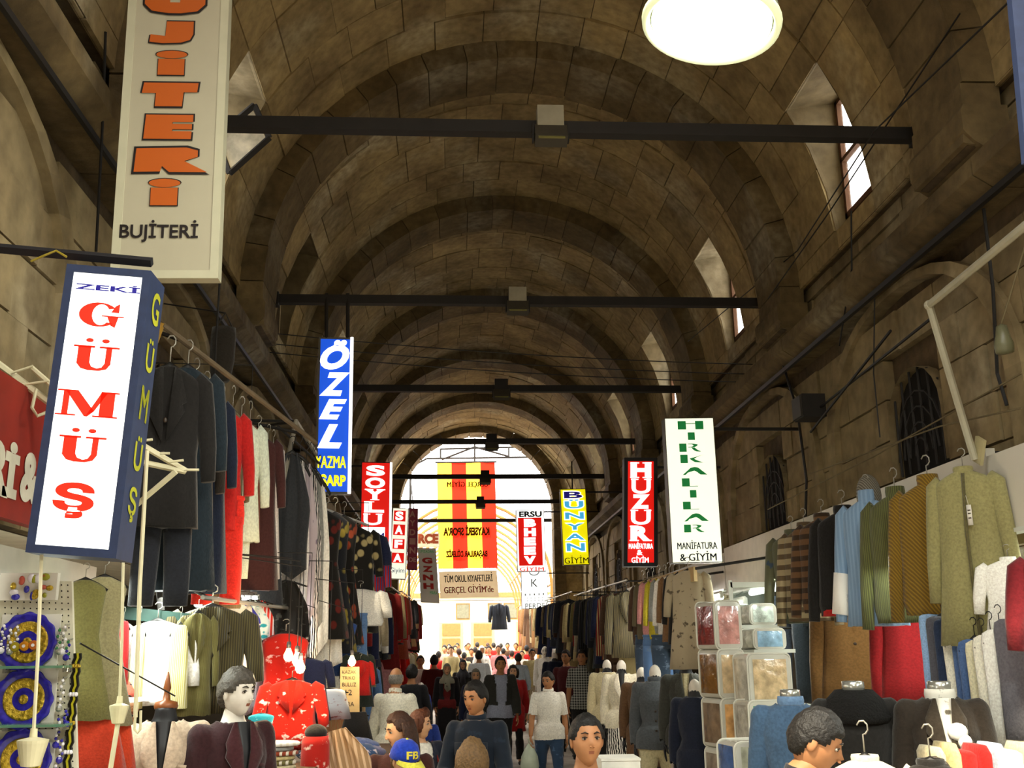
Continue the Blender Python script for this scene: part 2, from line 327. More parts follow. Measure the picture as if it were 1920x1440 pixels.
for bi in range(-1, 6):
    y0, y1 = RIBS[bi+1]+RW-.02, RIBS[bi+2]+.02 if bi < 5 else YEND+.02
    if bi == -1: y0, y1 = RIBS[0]+RW, RIBS[1]
    ws, we = 7.76+3.858*bi, 8.6+3.858*bi
    ye = [y0, (y0+ws)/2, ws, we, (we+y1)/2 if bi < 0 else we+.54, y1]
    back = MB(); edges = [0, 4, 17, 30] + [30+10*i for i in range(1, 12)] + [150, 163, 176, 180]
    hole = lambda i, j: j == 2 and (4 <= edges[i] < 30 or (150 <= edges[i] < 176))
    for i in range(len(edges)-1):
        for j in range(5):
            if hole(i, j): continue
            a0, a1 = edges[i], edges[i+1]
            back.quad([cyl(a0, ye[j], RV+.02), cyl(a0, ye[j+1], RV+.02), cyl(a1, ye[j+1], RV+.02), cyl(a1, ye[j], RV+.02)])
    ce = back.build('ceiling', DARKST, kind='structure')
    for j in range(5):
        al = [0, 4, 17, 30]; a = 30
        off = random.uniform(3, 9)
        a = 30+off; 
        while a < 146: al.append(a); a += random.uniform(8.5, 12.5)
        al += [150, 163, 176, 180]
        for i in range(len(al)-1):
            if j == 2 and (4 <= al[i] < 30 or 150 <= al[i] < 176) and (al[i] < 30 or bi in LEFTWIN or True): continue
            vault_stone(ce, al[i], al[i+1], ye[j], ye[j+1], random.uniform(0, .022))
    # windows: niche through the haunch, wooden frame, two panes
    for side in (1, -1):
        nwin += 1
        ang = (lambda a: a) if side > 0 else (lambda a: 180-a)
        xw = XC+side*(RV+.10); a_lo, a_hi = cyl(ang(4), ws), cyl(ang(30), ws)
        zb, zt = a_lo.z+.10, a_hi.z+.08; glass_y0, glass_y1 = ws+.06, we-.04
        nm = MB(); lit = side > 0 or bi in LEFTWIN
        if not lit: xw = XC+side*(RV+.06)
        Fp = [cyl(ang(a), ws, RV-.0) for a in (4, 12, 21, 30)]; Fq = [cyl(ang(a), we, RV-.0) for a in (4, 12, 21, 30)]
        zz = [zb+(zt-zb)*t for t in (0, .33, .66, 1)]
        Gp = [cyl(ang(a), ws, RV+.035) for a in (4, 12, 21, 30)]; Gq = [cyl(ang(a), we, RV+.035) for a in (4, 12, 21, 30)]
        nm.loft([Fp, Gp], 0, False, False); nm.loft([Fq, Gq], 0, False, False); nm.quad([Fp[0], Fq[0], Gq[0], Gp[0]]); nm.quad([Fp[3], Fq[3], Gq[3], Gp[3]]); Fp, Fq = Gp, Gq
        nm.loft([Fp, [Vector((xw+side*.015, glass_y0, z)) for z in zz]], 0, False, False)
        nm.loft([Fq, [Vector((xw+side*.015, glass_y1, z)) for z in zz]], 0, False, False)
        nm.quad([Fp[0], Fq[0], Vector((xw+side*.015, glass_y1, zb)), Vector((xw+side*.015, glass_y0, zb))])
        nm.quad([Fp[3], Fq[3], Vector((xw+side*.015, glass_y1, zt)), Vector((xw+side*.015, glass_y0, zt))])
        wn = nm.build('window_%d' % nwin, STONE2, kind='structure'); WINS[(side, bi)] = wn
        if lit:
            fr = MB(); w_ = .05; cy, cz = (glass_y0+glass_y1)/2, (zb+zt)/2
            for (yy, zz_, dy, dz) in ((glass_y0+w_/2, cz, w_, zt-zb), (glass_y1-w_/2, cz, w_, zt-zb), (cy, zb+w_/2, glass_y1-glass_y0, w_), (cy, zt-w_/2, glass_y1-glass_y0, w_), (cy, zb+(zt-zb)*.48, glass_y1-glass_y0, w_*.8)):
                fr.box((xw, yy, zz_), (.05, dy, dz))
            fr.build('window_frame', WOODF if side > 0 else IRON, wn)
            for (za, zc_) in ((zb, zb+(zt-zb)*.48), (zb+(zt-zb)*.48, zt)):
                MB().box((xw+side*.01, cy, (za+zc_)/2), (.006, glass_y1-glass_y0, zc_-za)).build('pane', SKYGLASS, wn)
        else:
            MB().quad([Vector((xw+side*.012, glass_y0, zb)), Vector((xw+side*.012, glass_y1, zb)), Vector((xw+side*.012, glass_y1, zt)), Vector((xw+side*.012, glass_y0, zt))]).build('blocking', DARKST, wn)

# open casement swung into the hall from the near left window
cq = [at(405, 258, 8.35), at(477, 197, 8.35), at(505, 258, 8.45), at(430, 325, 8.45)]; cs_ = MB()
for i in range(4): cs_.tube([cq[i], cq[(i+1) % 4]], .032, 4)
cs_.build('casement_frame', IRON, WINS[(-1, 0)])
cc = sum(cq, Vector())/4; MB().hexa([cc+(p-cc)*.86 for p in cq]+[cc+(p-cc)*.86+Vector((0, .01, 0)) for p in cq]).build('casement_pane', mat('dusty_pane', 'd8d0b8', .25, amp=.35, scale=9, alpha=.8), WINS[(-1, 0)])  # pale cream colour stands in for daylight behind the pane

# ribs with voussoirs and imposts
for k, yr in enumerate(RIBS[:-1]):
    tr = MB()
    n = 20
    rings = [[cyl(-9+198*i/n, yr+.02, RI+.02), cyl(-9+198*i/n, yr+RW-.02, RI+.02), cyl(-9+198*i/n, yr+RW-.02, RV+.03), cyl(-9+198*i/n, yr+.02, RV+.03)] for i in range(n+1)]
    tr.loft(rings); rib = tr.build('trim_%d' % (k+1), DARKST, kind='structure')
    nv = 23; a = 0
    es = [-9] + [(-9+198*(i+random.uniform(-.18, .18))/nv) for i in range(1, nv)] + [189]
    for i in range(nv):
        mb = MB(); dj = .12; a0, a1 = es[i]+dj, es[i+1]-dj; p = random.uniform(0, .018); ya = yr-random.uniform(0, .012)
        mb.loft([[cyl(a, ya, RI-p), cyl(a, yr+RW, RI-p), cyl(a, yr+RW, RV+.02), cyl(a, ya, RV+.02)] for a in (a0, (a0+a1)/2, a1)])
        mb.build('voussoir', RIBST, rib)
    for s in (1, -1):               # impost pier with chamfered foot
        xw, xi = XC+s*RV, XC+s*RI*.988; o = MB(); z0, z1, z2 = HC+2.98, HC+3.16, HC+3.36
        pts = [(xi, z2), (xi-s*.02, z2-.04), (xi-s*.02, z1+.02), (xi+s*.04, z1-.05), (xw-s*.02, z0), (xw+s*.04, z0), (xw+s*.04, z2)]
        o.prism([Vector((x, yr-.03, z)) for x, z in pts], (0, RW+.06, 0)); o.build('impost', RIBST, rib)

# end wall with the round arch to the open street
zce, xce, re_ = HC+3.93, .66, 2.17
def arc(r, a, y): return Vector((xce+r*math.cos(R(a)), y, zce+r*math.sin(R(a))))
ew = MB(); N_ = 24
for (y, ) in ((YEND+.05,),):
    for i in range(N_):
        a0, a1 = 180*i/N_, 180*(i+1)/N_
        ew.quad([arc(re_+.28, a0, y), arc(re_+.28, a1, y), arc(5.2, a1, y), arc(5.2, a0, y)])
for s in (1, -1):
    ew.quad([Vector((xce+s*(re_+.28), YEND+.05, 0)), Vector((xce+s*5.2, YEND+.05, 0)), Vector((xce+s*5.2, YEND+.05, zce)), Vector((xce+s*(re_+.28), YEND+.05, zce))])
for i in range(N_):
    a0, a1 = 180*i/N_, 180*(i+1)/N_
    ew.quad([arc(re_+.03, a0, YEND+.06), arc(re_+.03, a1, YEND+.06), arc(re_+.03, a1, YEND+.66), arc(re_+.03, a0, YEND+.66)]); ew.quad([arc(re_+.03, a0, YEND+.36), arc(re_+.03, a1, YEND+.36), arc(re_+.3, a1, YEND+.36), arc(re_+.3, a0, YEND+.36)])
endw = ew.build('wall_end', STONE, kind='structure')
for i in range(17):
    a0, a1 = 180*i/17+.3, 180*(i+1)/17-.3
    mb = MB(); mb.loft([[arc(re_, a, YEND), arc(re_, a, YEND+.7), arc(re_+.32, a, YEND+.7), arc(re_+.32, a, YEND)] for a in (a0, (a0+a1)/2, a1)]); mb.build('voussoir', RIBST, endw)
for s in (1, -1):
    for i in range(10):
        z0, z1 = zce*i/10+.006, zce*(i+1)/10-.006
        MB().box((xce+s*(re_+.16), YEND+.35, (z0+z1)/2), (.32, .7, z1-z0)).build('jamb_stone', RIBST, endw)

# upper walls: string course, pointed blind arches of dressed stone, arched grille windows, ashlar
ZTOP = HC+3.52; ZC0, ZC1 = HC+2.85, HC+3.05
for s, side in ((1, 'right'), (-1, 'left')):
    xw = XC+s*RV
    w = MB(); w.quad([Vector((xw+s*.16, -2, 0)), Vector((xw+s*.16, YEND+.1, 0)), Vector((xw+s*.16, YEND+.1, ZTOP)), Vector((xw+s*.16, -2, ZTOP))])
    w.v[0].z = w.v[1].z = HC+.62
    w.quad([Vector((xw+s*.17, -2, ZTOP)), Vector((xw+s*.17, YEND+.1, ZTOP)), Vector((xw-s*.01, YEND+.1, ZTOP-.005)), Vector((xw-s*.01, -2, ZTOP-.005))])
    w.quad([Vector((xw+s*.16, -2, ZTOP-.3)), Vector((xw+s*.16, YEND+.1, ZTOP-.3)), Vector((xw+s*.16, YEND+.1, ZTOP+.2)), Vector((xw+s*.16, -2, ZTOP+.2))])
    wall = w.build('wall_'+side, DARKST, kind='structure')
    tr = MB(); sec = [(.2, ZC1+.05), (-.0, ZC1+.05), (-.02, ZC1), (-.20, ZC1-.02), (-.20, ZC0+.06), (-.08, ZC0-.02), (.2, ZC0-.02)]
    for i in range(8):
        ya, yb = -2+i*3.93, -2+(i+1)*3.93-.012
        t2 = MB(); t2.prism([Vector((xw+s*dx, ya, z)) for dx, z in sec], (0, yb-ya, 0)); 
        if i == 0: cor = t2.build('trim_%d' % (20 if s > 0 else 21), RIBST, kind='structure')
        else: t2.build('cornice_stone', RIBST, cor)
    yy0 = 1.5
    grille = []
    for bi in range(-1, 6):
        yc = 7.72+3.70*bi
        # pointed blind arch: ring of voussoirs standing proud of the recessed panel
        hw, zs, za = 1.52, HC+1.72, HC+2.78
        prof = []
        for t in range(9):
            q = t/8; prof.append((hw*math.cos(q*PI/2)**.9 if q < 1 else 0, zs+(za-zs)*math.sin(q*PI/2)**.95))
        pts = [(hw, HC+.65), (hw, HC+1.2)] + prof; full = [(-x, z) for x, z in pts] + [(x, z) for x, z in reversed(pts[:-1])]
        if bi >= 0 or s < 0:
            for i in range(len(full)-1):
                (xa, za_), (xb, zb_) = full[i], full[i+1]; mb = MB(); out = 1.16
                def o_(x, z): return (x*1.13, zs+(z-zs)*1.06 if z > zs else z)
                P4 = [(xa, za_), (xb, zb_), o_(xb, zb_), o_(xa, za_)]
                P4 = [(y*.996, z) for y, z in P4]
                mb.hexa([Vector((xw+s*.035, yc+y, z)) for y, z in P4] + [Vector((xw+s*.16, yc+y, z)) for y, z in P4]); mb.build('arch_stone', STONE2, wall)
        gw, gz0, gz1, gz2 = .46, HC+1.32, HC+1.72, HC+2.12
        grille.append((yc-.1, gw, gz0, gz2))
        if bi >= 0:
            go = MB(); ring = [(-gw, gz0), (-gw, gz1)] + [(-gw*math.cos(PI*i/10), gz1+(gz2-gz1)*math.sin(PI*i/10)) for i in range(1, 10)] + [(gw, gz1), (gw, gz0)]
            go.quad([Vector((xw+s*.155, yc-.1+y, z)) for y, z in ring])  # dark sheet in place of a shaded opening
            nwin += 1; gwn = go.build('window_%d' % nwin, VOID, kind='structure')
            gb = MB()
            for i in range(6): 
                y = -gw+.08+i*(2*gw-.16)/5; gb.tube([Vector((xw+s*.10, yc-.1+y, gz0)), Vector((xw+s*.10, yc-.1+y, gz1+(gz2-gz1)*math.sqrt(max(0, 1-(y/gw)**2))))], .011, 5)
            for i in range(4):
                rr = .1+.1*i; gb.tube([Vector((xw+s*.10, yc-.1+rr*math.cos(PI*q/8), gz0+.12+rr*1.25*math.sin(PI*q/8))) for q in range(9)], .010, 5)
            gb.build('window_grille', IRON, gwn)
            su = MB(); su.loft([[Vector((xw+s*.06, yc-.1+y*1.0, z)) for y, z in ring], [Vector((xw+s*.16, yc-.1+y, z)) for y, z in ring]], 0, False, False); su.build('window_reveal', STONE2, gwn)
    z = HC+.62
    row = 0; far = MB()
    while z < ZTOP-.05:
        hgt = .34; z1 = min(z+hgt, ZTOP); y = -1.5+(row % 2)*.35+random.uniform(0, .1)
        if z1 > ZC0 and z < ZC1: z = ZC1; row += 1; continue
        if z < ZC0 < z+hgt: z1 = ZC0
        while y < YEND-.1:
            wd_ = random.uniform(.55, .95); ym = y+wd_/2; bad = False
            if s > 0 and y < 3.5 or y < 2.0: y += wd_; continue
            for (gy, gw_, ga, gb_) in grille:
                if ym+wd_/2 > gy-gw_ and ym-wd_/2 < gy+gw_ and z1 > ga and z < gb_: bad = True
            if bad:         # small pieces left and right of the window
                for (gy, gw_, ga, gb_) in grille:
                    for (p, q) in ((y, gy-gw_-.01), (gy+gw_+.01, y+wd_)):
                        if y < gy+gw_ and y+wd_ > gy-gw_ and q-p > .08: MB().box((xw+s*.12, (p+q)/2, (z+z1)/2), (.09, q-p-.014, z1-z-.014)).build('stone', STONE2, wall)
            else:
                dpt = random.uniform(.055, .085); far.box((xw+s*(.16-dpt/2), ym, (z+z1)/2), (dpt, wd_-.014, z1-z-.014)) if y >= 18.5 else MB().box((xw+s*(.16-dpt/2), ym, (z+z1)/2), (dpt, wd_-.014, z1-z-.014)).build('stone', STONE2, wall)
            y += wd_
        z = z1; row += 1
    far.build('far_stones', STONE2, wall, kind='stuff')

# tie beams with a floodlight each
FLOODM = mat('floodlight_grey', '8d8672', .6); FLG = mat('floodlight_glass', '6f6a3c', .2, amp=0)
ORD = ['nearest', 'second', 'third', 'fourth', 'fifth', 'sixth', 'seventh', 'eighth', 'ninth', 'tenth', 'eleventh', 'twelfth', '13th', '14th', '15th', '16th', '17th', '18th', '19th', '20th', '21st', '22nd', '23rd', '24th']
for k in range(7):
    yb, zb = 6.775+3.858*k, HC+3.70 - (.0 if k else .02)
    t = thing('tie_beam', '%s of the dark iron tie beams spanning the stone vault' % (ORD[k] if k else 'nearest and thickest'), 'beam', (XC, yb, zb), group='iron tie beams under the vault')
    b = MB(); b.box((XC+.06, yb, zb), (5.36, .09, .095)); b.build('bar', IRON, t)
    for s in (1, -1): MB().box((XC+.06+s*2.66, yb, zb), (.05, .13, .14)).build('end_plate', IRON, t)
    if k < 6:
        fx = .668+.02; fl = thing('floodlight', 'small grey floodlight clamped under the %s tie beam' % ORD[k], 'floodlight', (fx, yb-.1, zb), group='floodlights on the tie beams')
        MB().box((fx, yb-.10, zb+.03), (.19, .10, .17)).build('ballast_box', FLOODM if k < 2 else IRON, fl)
        m = Matrix.Rotation(R(-25), 3, 'X'); h = MB(); h.box((fx, yb-.13, zb-.12), (.23, .10, .13), m); h.build('housing', mat('floodlight_dark', '3a352b', .6), fl)
        MB().box((fx, yb-.185, zb-.135), (.19, .012, .085), m).build('lens', FLG, fl)
        for s in (1, -1): MB().box((fx+s*.125, yb-.11, zb-.09), (.012, .05, .14)).build('bracket', IRON, fl)

MB().quad([Vector((-5, -2.1, -.1)), Vector((6.5, -2.1, -.1)), Vector((6.5, -2.1, 9)), Vector((-5, -2.1, 9))]).build('wall_rear', STONE2, kind='structure')  # added behind the camera to shut out sky light; the hall runs on
# street floor, kerbs
ASPH = mat('street_concrete', 'a49b8e', .9, amp=.22, scale=3, bump=.25)
fl = MB()
ys = [-3, 8, 13, 20, 26, 32, 45, 62]
for a, b in zip(ys, ys[1:]):
    fl.quad([Vector((-6.5, a, fz(a))), Vector((8.5, a, fz(a))), Vector((8.5, b, fz(b))), Vector((-6.5, b, fz(b)))])
floor = fl.build('floor', ASPH, kind='structure')
KERB = mat('kerb_stone', '9a9184', .9, amp=.2, scale=5)
for s, x in ((1, 2.62), (-1, -1.42)):
    k0 = None
    for i in range(26):
        y0, y1 = 3+i*1.0, 3+(i+1)*1.0-.015
        kb = MB(); zA, zB = fz(y0), fz(y1)
        kb.hexa([Vector((x, y0, zA)), Vector((x+s*.16, y0, zA)), Vector((x+s*.16, y0, zA+.13)), Vector((x, y0, zA+.13))] + [Vector((x, y1, zB)), Vector((x+s*.16, y1, zB)), Vector((x+s*.16, y1, zB+.13)), Vector((x, y1, zB+.13))])
        if k0 is None: k0 = kb.build('trim_%d' % (22 if s > 0 else 23), KERB, kind='structure')
        else: kb.build('kerb_stone', KERB, k0)

# shop rooms behind the fronts: back wall, ceiling, cross walls
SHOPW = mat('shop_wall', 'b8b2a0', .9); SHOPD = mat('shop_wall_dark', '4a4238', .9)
for s, xf, xb, side in ((1, 3.45, 5.6, 'right'), (-1, -2.15, -4.3, 'left')):
    zt = HC+.70
    b = MB(); b.quad([Vector((xb, 2, 0)), Vector((xb, YEND, 0)), Vector((xb, YEND, zt)), Vector((xb, 2, zt))]); b.build('wall_back_'+side, SHOPW, kind='structure')
    b = MB(); b.quad([Vector((xf, 2, zt)), Vector((xb, 2, zt)), Vector((xb, YEND, zt)), Vector((xf, YEND, zt))]); b.build('ceiling_shop_'+side, SHOPW, kind='structure')
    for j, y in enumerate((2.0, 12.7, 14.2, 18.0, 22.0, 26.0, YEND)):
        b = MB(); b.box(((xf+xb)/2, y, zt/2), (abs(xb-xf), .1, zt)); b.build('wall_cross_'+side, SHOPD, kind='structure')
# raised shop floors beyond the kerbs
for s, x, side in ((1, 2.78, 'right'), (-1, -1.58, 'left')):
    b = MB(); 
    b.hexa([Vector((x, 2, 0)), Vector((x+s*3, 2, 0)), Vector((x+s*3, 2, .13)), Vector((x, 2, .13)), Vector((x, YEND, 0)), Vector((x+s*3, YEND, 0)), Vector((x+s*3, YEND, .13+fz(YEND))), Vector((x, YEND, .13+fz(YEND)))])
    b.build('floor_shop_'+side, ASPH, kind='structure')
# ------------------------------------------------------------------ hanging light boxes and banners
def glow(key, col, e): return mat(key, col, .5, emit=e, amp=0)
WHITE_ON = glow('lit_acrylic_white', 'fbfff8', 1.35); CREAM_OFF = mat('acrylic_cream', 'aaa38c', .35, emit=.0, amp=.02)
CREAM_ON = glow('lit_acrylic_cream', 'f4f6e0', .95); BLUE_ON = glow('lit_acrylic_blue', '1450d0', .9); RED_ON = glow('lit_acrylic_red', 'd8150c', .85); YEL_ON = glow('lit_acrylic_yellow', 'f2e400', .85)
INK_RED = glow('film_red', 'ee2410', .8); INK_ORANGE = mat('film_orange', 'b0520a', .5, amp=0); INK_BLACK = mat('film_black', '150c0c', .5, amp=0); INK_NAVY = glow('film_navy', '201a7c', .5)
INK_WHITE = glow('film_white', 'ffffff', 1.2); INK_YEL = glow('film_yellow', 'ffee10', 1.0); INK_GREEN = glow('film_green', '0c7a38', .45); INK_GREY = glow('film_slate', '3c4a70', .35); INK_SKY = glow('film_sky', '4ab4e8', .75)
INK_BROWN = mat('film_brown', '5a3410', .6, amp=0); INK_LIME = mat('paint_lime', 'a8a81c', .7, amp=.1)
NAVY_P = mat('navy_paint', '24304e', .6, amp=.15, scale=20); CREAM_P = mat('cream_aluminium', 'b4b096', .45, amp=.05); BLACK_P = mat('black_steel', '17161a', .6); CREAM_ST = mat('cream_steel', 'cfc7a4', .55, amp=.1)

def wall_arm(t, f, side, dz=-.05):
    x = XL if side < 0 else XR; a = f.p(.5, 0, -.06)
    MB().box(Vector(((a.x+x+side*.12)/2, a.y, a.z+dz)), (abs(x+side*.12-a.x), .03, .03)).build('wall_arm', IRON, t)

# cream tall box with fat orange letters
f = face_px((249, -75), (430, -75), (203, 520), (412, 524), 4.9)
t = sign_box('shop_sign', 'tall cream light box sign with fat orange outlined letters over the left shops', f, .07, CREAM_P, CREAM_OFF, .042)
for nm, bx in (('fatU', (273, -42, 387, 27)), ('fatJ', (283, 41, 362, 83)), ('lidI', (294, 96, 350, 142)), ('fatT', (268, 156, 371, 201)), ('fatE', (272, 216, 361, 262)), ('fatR', (254, 277, 389, 324)), ('lidI', (280, 336, 337, 386))):
    mb = MB(); f.write(mb, nm, bx, .007, grow=0); mb.build('letter', INK_ORANGE, t)
    mb = MB(); f.write(mb, nm, bx, .005, grow=.035); mb.build('letter_outline', INK_BLACK, t)
letters(t, f, [('BUJİTERİ', (226, 413, 371, 455))], INK_BLACK, bold=.02)
for px in (280, 395):
    MB().tube([at(px, -75, 4.93), at(px, -75, 4.93)+Vector((0, 0, 1.2))], .008, 6).build('hanging_rod', IRON, t)

# navy cased white box, lit
f = face_px((127, 497), (283, 506), (47, 1033), (219, 1050), 4.05)
t = sign_box('shop_sign', 'lit white light box sign with red serif letters in a navy case', f, .20, NAVY_P, WHITE_ON, .032)
letters(t, f, [('ZEKİ', (142, 528, 263, 552))], INK_NAVY, bold=.03)
for nm, bx in (('slabG', (152, 565, 229, 617)), ('slabU', (142, 632, 220, 699)), ('slabM', (110, 729, 220, 786)), ('slabU', (115, 800, 195, 870))):
    mb = MB(); f.write(mb, nm, bx, .006); mb.build('letter', INK_RED, t)
letters(t, f, [('Ş', (104, 902, 173, 975))], INK_RED, bold=.045, name='letter')
side = Face(f.p(1, 0, -.012)-f.n*0, -f.n*.20, f.v); side.n = f.u.normalized()
for i, ch in enumerate('GÜMÜŞ'):
    vs, fs = text_mesh(ch, .02); z0, z1 = .05+.175*i, .17+.175*i
    MB().add([side.p(.22+.5*x, z1+(z0-z1)*y, .003) for x, y in vs], fs).build('painted_letter', INK_LIME, t, label='yellow painted letter')
b = MB(); b.tube([at(-150, 452, 4.10), at(285, 492, 4.10)], .022, 4); b.build('support_bar', BLACK_P, t)
cb = MB(); cb.tube([at(58, 490, 4.06), at(85, 478, 4.05), at(105, 470, 4.05), at(125, 482, 4.05)], .005, 5); cb.build('yellow_wire', mat('yellow_wire', '8a7a20', .6), t)

# red board on the left shop front
f = Face(Vector((XL+.12, 3.2, HC+1.22)), Vector((0, 1.86, 0)), Vector((0, 0, -.62)))
t = thing('shop_sign', 'dark red wall board with white rounded letters behind the navy sign', 'sign', f.p(.5, 1, 0))
bd = MB(); bd.hexa([f.p(a, b, 0) for a, b in ((0, 0), (0, 1), (1, 1), (1, 0))]+[f.p(a, b, -.05) for a, b in ((0, 0), (0, 1), (1, 1), (1, 0))]); bd.build('board', mat('dark_red_board', '8a2314', .6), t)
letters(t, f, [('R', (-22, 815, 11, 935)), ('İ', (12, 823, 27, 938)), ('&', (43, 842, 68, 950))], mat('board_white', 'cfc8b4', .6), bold=.05)

# blue scarf shop box hung from the second tie beam
f = face_px((598, 632), (660, 633), (590, 925), (655, 926), 10.55)
t = sign_box('shop_sign', 'lit blue light box sign with white slanted letters hung on two straps', f, .12, mat('grey_case', '55524a', .5), BLUE_ON, .02)
letters(t, f, [('Ö', (601, 637, 655, 694)), ('Z', (600, 698, 655, 743)), ('E', (599, 748, 650, 787)), ('L', (596, 795, 641, 841))], INK_WHITE, bold=.05, shear=.35)
letters(t, f, [('YAZMA', (592, 855, 649, 878)), ('EŞARP', (591, 889, 648, 917))], INK_YEL, bold=.05)
for px in (612, 652): MB().tube([at(px, 550, 10.6), at(px, 634, 10.55)], .02, 4, flat=.4).build('strap', IRON, t)
MB().tube([f.p(1.0, 0, .01), f.p(1.0, 1, .01)], .018, 6).build('white_tube', INK_WHITE, t)

# red clothing shop box
f = face_px((677, 866), (733, 867), (675, 1034), (729, 1035), 16.0)
t = sign_box('shop_sign', 'lit red light box sign with white slab letters and small drawn figure', f, .12, BLACK_P, RED_ON, .012)
letters(t, f, [('S', (687, 872, 722, 893)), ('O', (685, 895, 722, 916)), ('Y', (684, 917, 722, 938)), ('L', (683, 940, 720, 961)), ('U', (682, 963, 716, 985), dict(bold=.02))], INK_WHITE, bold=.05, serif=True)
mb = MB(); f.rect(mb, (678, 988, 721, 1030), .006); mb.build('white_field', INK_WHITE, t)
mb = MB(); f.write(mb, 'YİM', (688, 994, 720, 1012), .012, bold=.02, shear=0); mb.build('lettering', INK_NAVY, t)
mb = MB(); 
for bx in ((707, 1022, 720, 1028), (710, 1016, 717, 1023), (708, 1014, 719, 1016)): f.rect(mb, bx, .011)
mb.build('drawn_figure', INK_BLACK, t)
MB().tube([f.p(1.02, 0, 0), f.p(1.02, 1, 0)], .02, 6).build('white_tube', INK_WHITE, t)
wall_arm(t, f, -1)
f = face_px((702, 1034), (734, 1034), (702, 1067), (734, 1067), 15.6)
t = sign_box('shop_sign', 'small black sign with three lines of yellow letters under the red box', f, .08, BLACK_P, INK_BLACK, .01)
letters(t, f, [('VEKNTUR', (703, 1037, 731, 1045)), ("'BAYAN", (704, 1048, 731, 1055)), ('YİM', (708, 1057, 725, 1065))], INK_YEL, bold=.05)
wall_arm(t, f, -1)

# narrow white box with letters in red squares
f = face_px((738, 952), (765, 953), (728, 1085), (762, 1087), 20.0)
t = sign_box('shop_sign', 'narrow white light box with white letters on four red squares', f, .15, mat('pale_case', 'b9bdb4', .5), CREAM_ON, .012)
for ch, bx in (('S', (739, 957, 760, 978)), ('A', (738, 983, 759, 1004)), ('F', (737, 1010, 758, 1030)), ('A', (735, 1036, 757, 1056))):
    mb = MB(); f.rect(mb, bx, .008); mb.build('red_square', RED_ON, t)
    mb = MB(); f.write(mb, ch, (bx[0]+3, bx[1]+2, bx[2]-4, bx[3]-2), .014, bold=.05); mb.build('letter', INK_WHITE, t)
letters(t, f, [('Giyim', (731, 1064, 758, 1077))], INK_GREY, .012)
wall_arm(t, f, -1)
f = face_px((765, 953), (784, 953), (763, 1068), (782, 1069), 21.5)
t = sign_box('shop_sign', 'dim purple red box sign with pale vertical letters behind the white box', f, .12, mat('plum_case', '5a2038', .6), mat('plum_panel', '7a2030', .5, emit=.12, amp=0), .012)
letters(t, f, [(c, (768, 958+17*i, 779, 970+17*i)) for i, c in enumerate('AYDIN')]+[('DE', (767, 1045, 780, 1054))], mat('film_pink', 'c89a8c', .6), bold=.04)
wall_arm(t, f, -1)

# signs in the light of the far opening
f = face_px((776, 1000), (824, 1000), (776, 1026), (824, 1026), 31.5)
t = sign_box('shop_sign', 'cream board with large brown letters left of the striped banner', f, .08, CREAM_P, mat('sunny_cream', 'efe2c2', .6), .01)
letters(t, f, [('RÇE', (784, 1001, 822, 1023))], mat('film_rust', '8c3a14', .6), bold=.06)
wall_arm(t, f, -1)
f = face_px((783, 1027), (817, 1028), (789, 1129), (824, 1131), 27.0)
t = sign_box('shop_sign', 'pale grey box sign with red vertical letters below the cream board', f, .15, CREAM_P, mat('pale_panel', 'b8b0a0', .5, emit=.1, amp=0), .012)
letters(t, f, [(c, (791+i*.8, 1045+16*i, 811+i*.8, 1057+16*i)) for i, c in enumerate('GZNH')], mat('film_dull_red', 'a02018', .6, emit=.05, amp=0), bold=.06)
letters(t, f, [('LMZADAN', (787, 1031, 814, 1037)), ('MARA', (806, 1108, 820, 1115))], INK_GREEN, .008)
wall_arm(t, f, -1)

def cloth_panel(fc, nx, ny, amp, a0=0, a1=1, b0=0, b1=1):
    mb = MB(); vs = []
    for j in range(ny+1):
        for i in range(nx+1):
            a, b = a0+(a1-a0)*i/nx, b0+(b1-b0)*j/ny; w = amp*math.sin(a*23+b*2)*b+amp*.7*math.sin(a*11-b*5)
            vs.append(fc.p(a, b, w))
    front = list(vs); backv = [v-fc.n*.006 for v in vs]; fs = []
    for j in range(ny):
        for i in range(nx):
            q = j*(nx+1)+i; fs.append((q, q+nx+1, q+nx+2, q+1)); n = len(vs); fs.append((n+q, n+q+1, n+q+nx+2, n+q+nx+1))
    return mb.add(front+backv, fs)
def flag_cloth(key, c):
    m, nt, b, L = newmat(key); b.inputs['Base Color'].default_value = lin(c); b.inputs['Roughness'].default_value = .9
    tr = nt.nodes.new('ShaderNodeBsdfTranslucent'); tr.inputs[0].default_value = lin(c); mx = nt.nodes.new('ShaderNodeMixShader'); mx.inputs[0].default_value = .6
    L.new(b.outputs[0], mx.inputs[1]); L.new(tr.outputs[0], mx.inputs[2]); L.new(mx.outputs[0], nt.nodes['Material Output'].inputs[0]); return m
FLY, FLR = flag_cloth('flag_yellow', 'f6dd5e'), flag_cloth('flag_red', 'ee3c1c')
f = face_px((818, 866), (929, 867), (823, 1068), (932, 1064), 33.0)
t = thing('hanging_banner', 'tall banner of yellow and red vertical stripes hung in the bright opening', 'banner', f.p(.5, 1, 0))
for i in range(4):
    cloth_panel(f, 6, 16, .02, i/4, (i+1)/4).build('stripe', FLY if i % 2 == 0 else FLR, t, smooth=True)
letters(t, f, [('GERÇEL GİYİM', (838, 901, 916, 915)), ("KAYSERİ SPOR'A", (831, 985, 918, 1004)), ('BAŞARILAR DİLERİZ', (836, 1030, 914, 1047))], mat('banner_ink', '200c04', .9, amp=0, spec=0), .05, mirror=True, bold=.055)
MB().tube([f.p(-.03, 0, 0), f.p(1.03, 0, 0)], .03, 6).build('top_rod', IRON, t)
for px in (835, 915): MB().tube([at(px, 868, 33.0), at(px, 840, 33.4)], .008, 5).build('tie_rope', IRON, t)
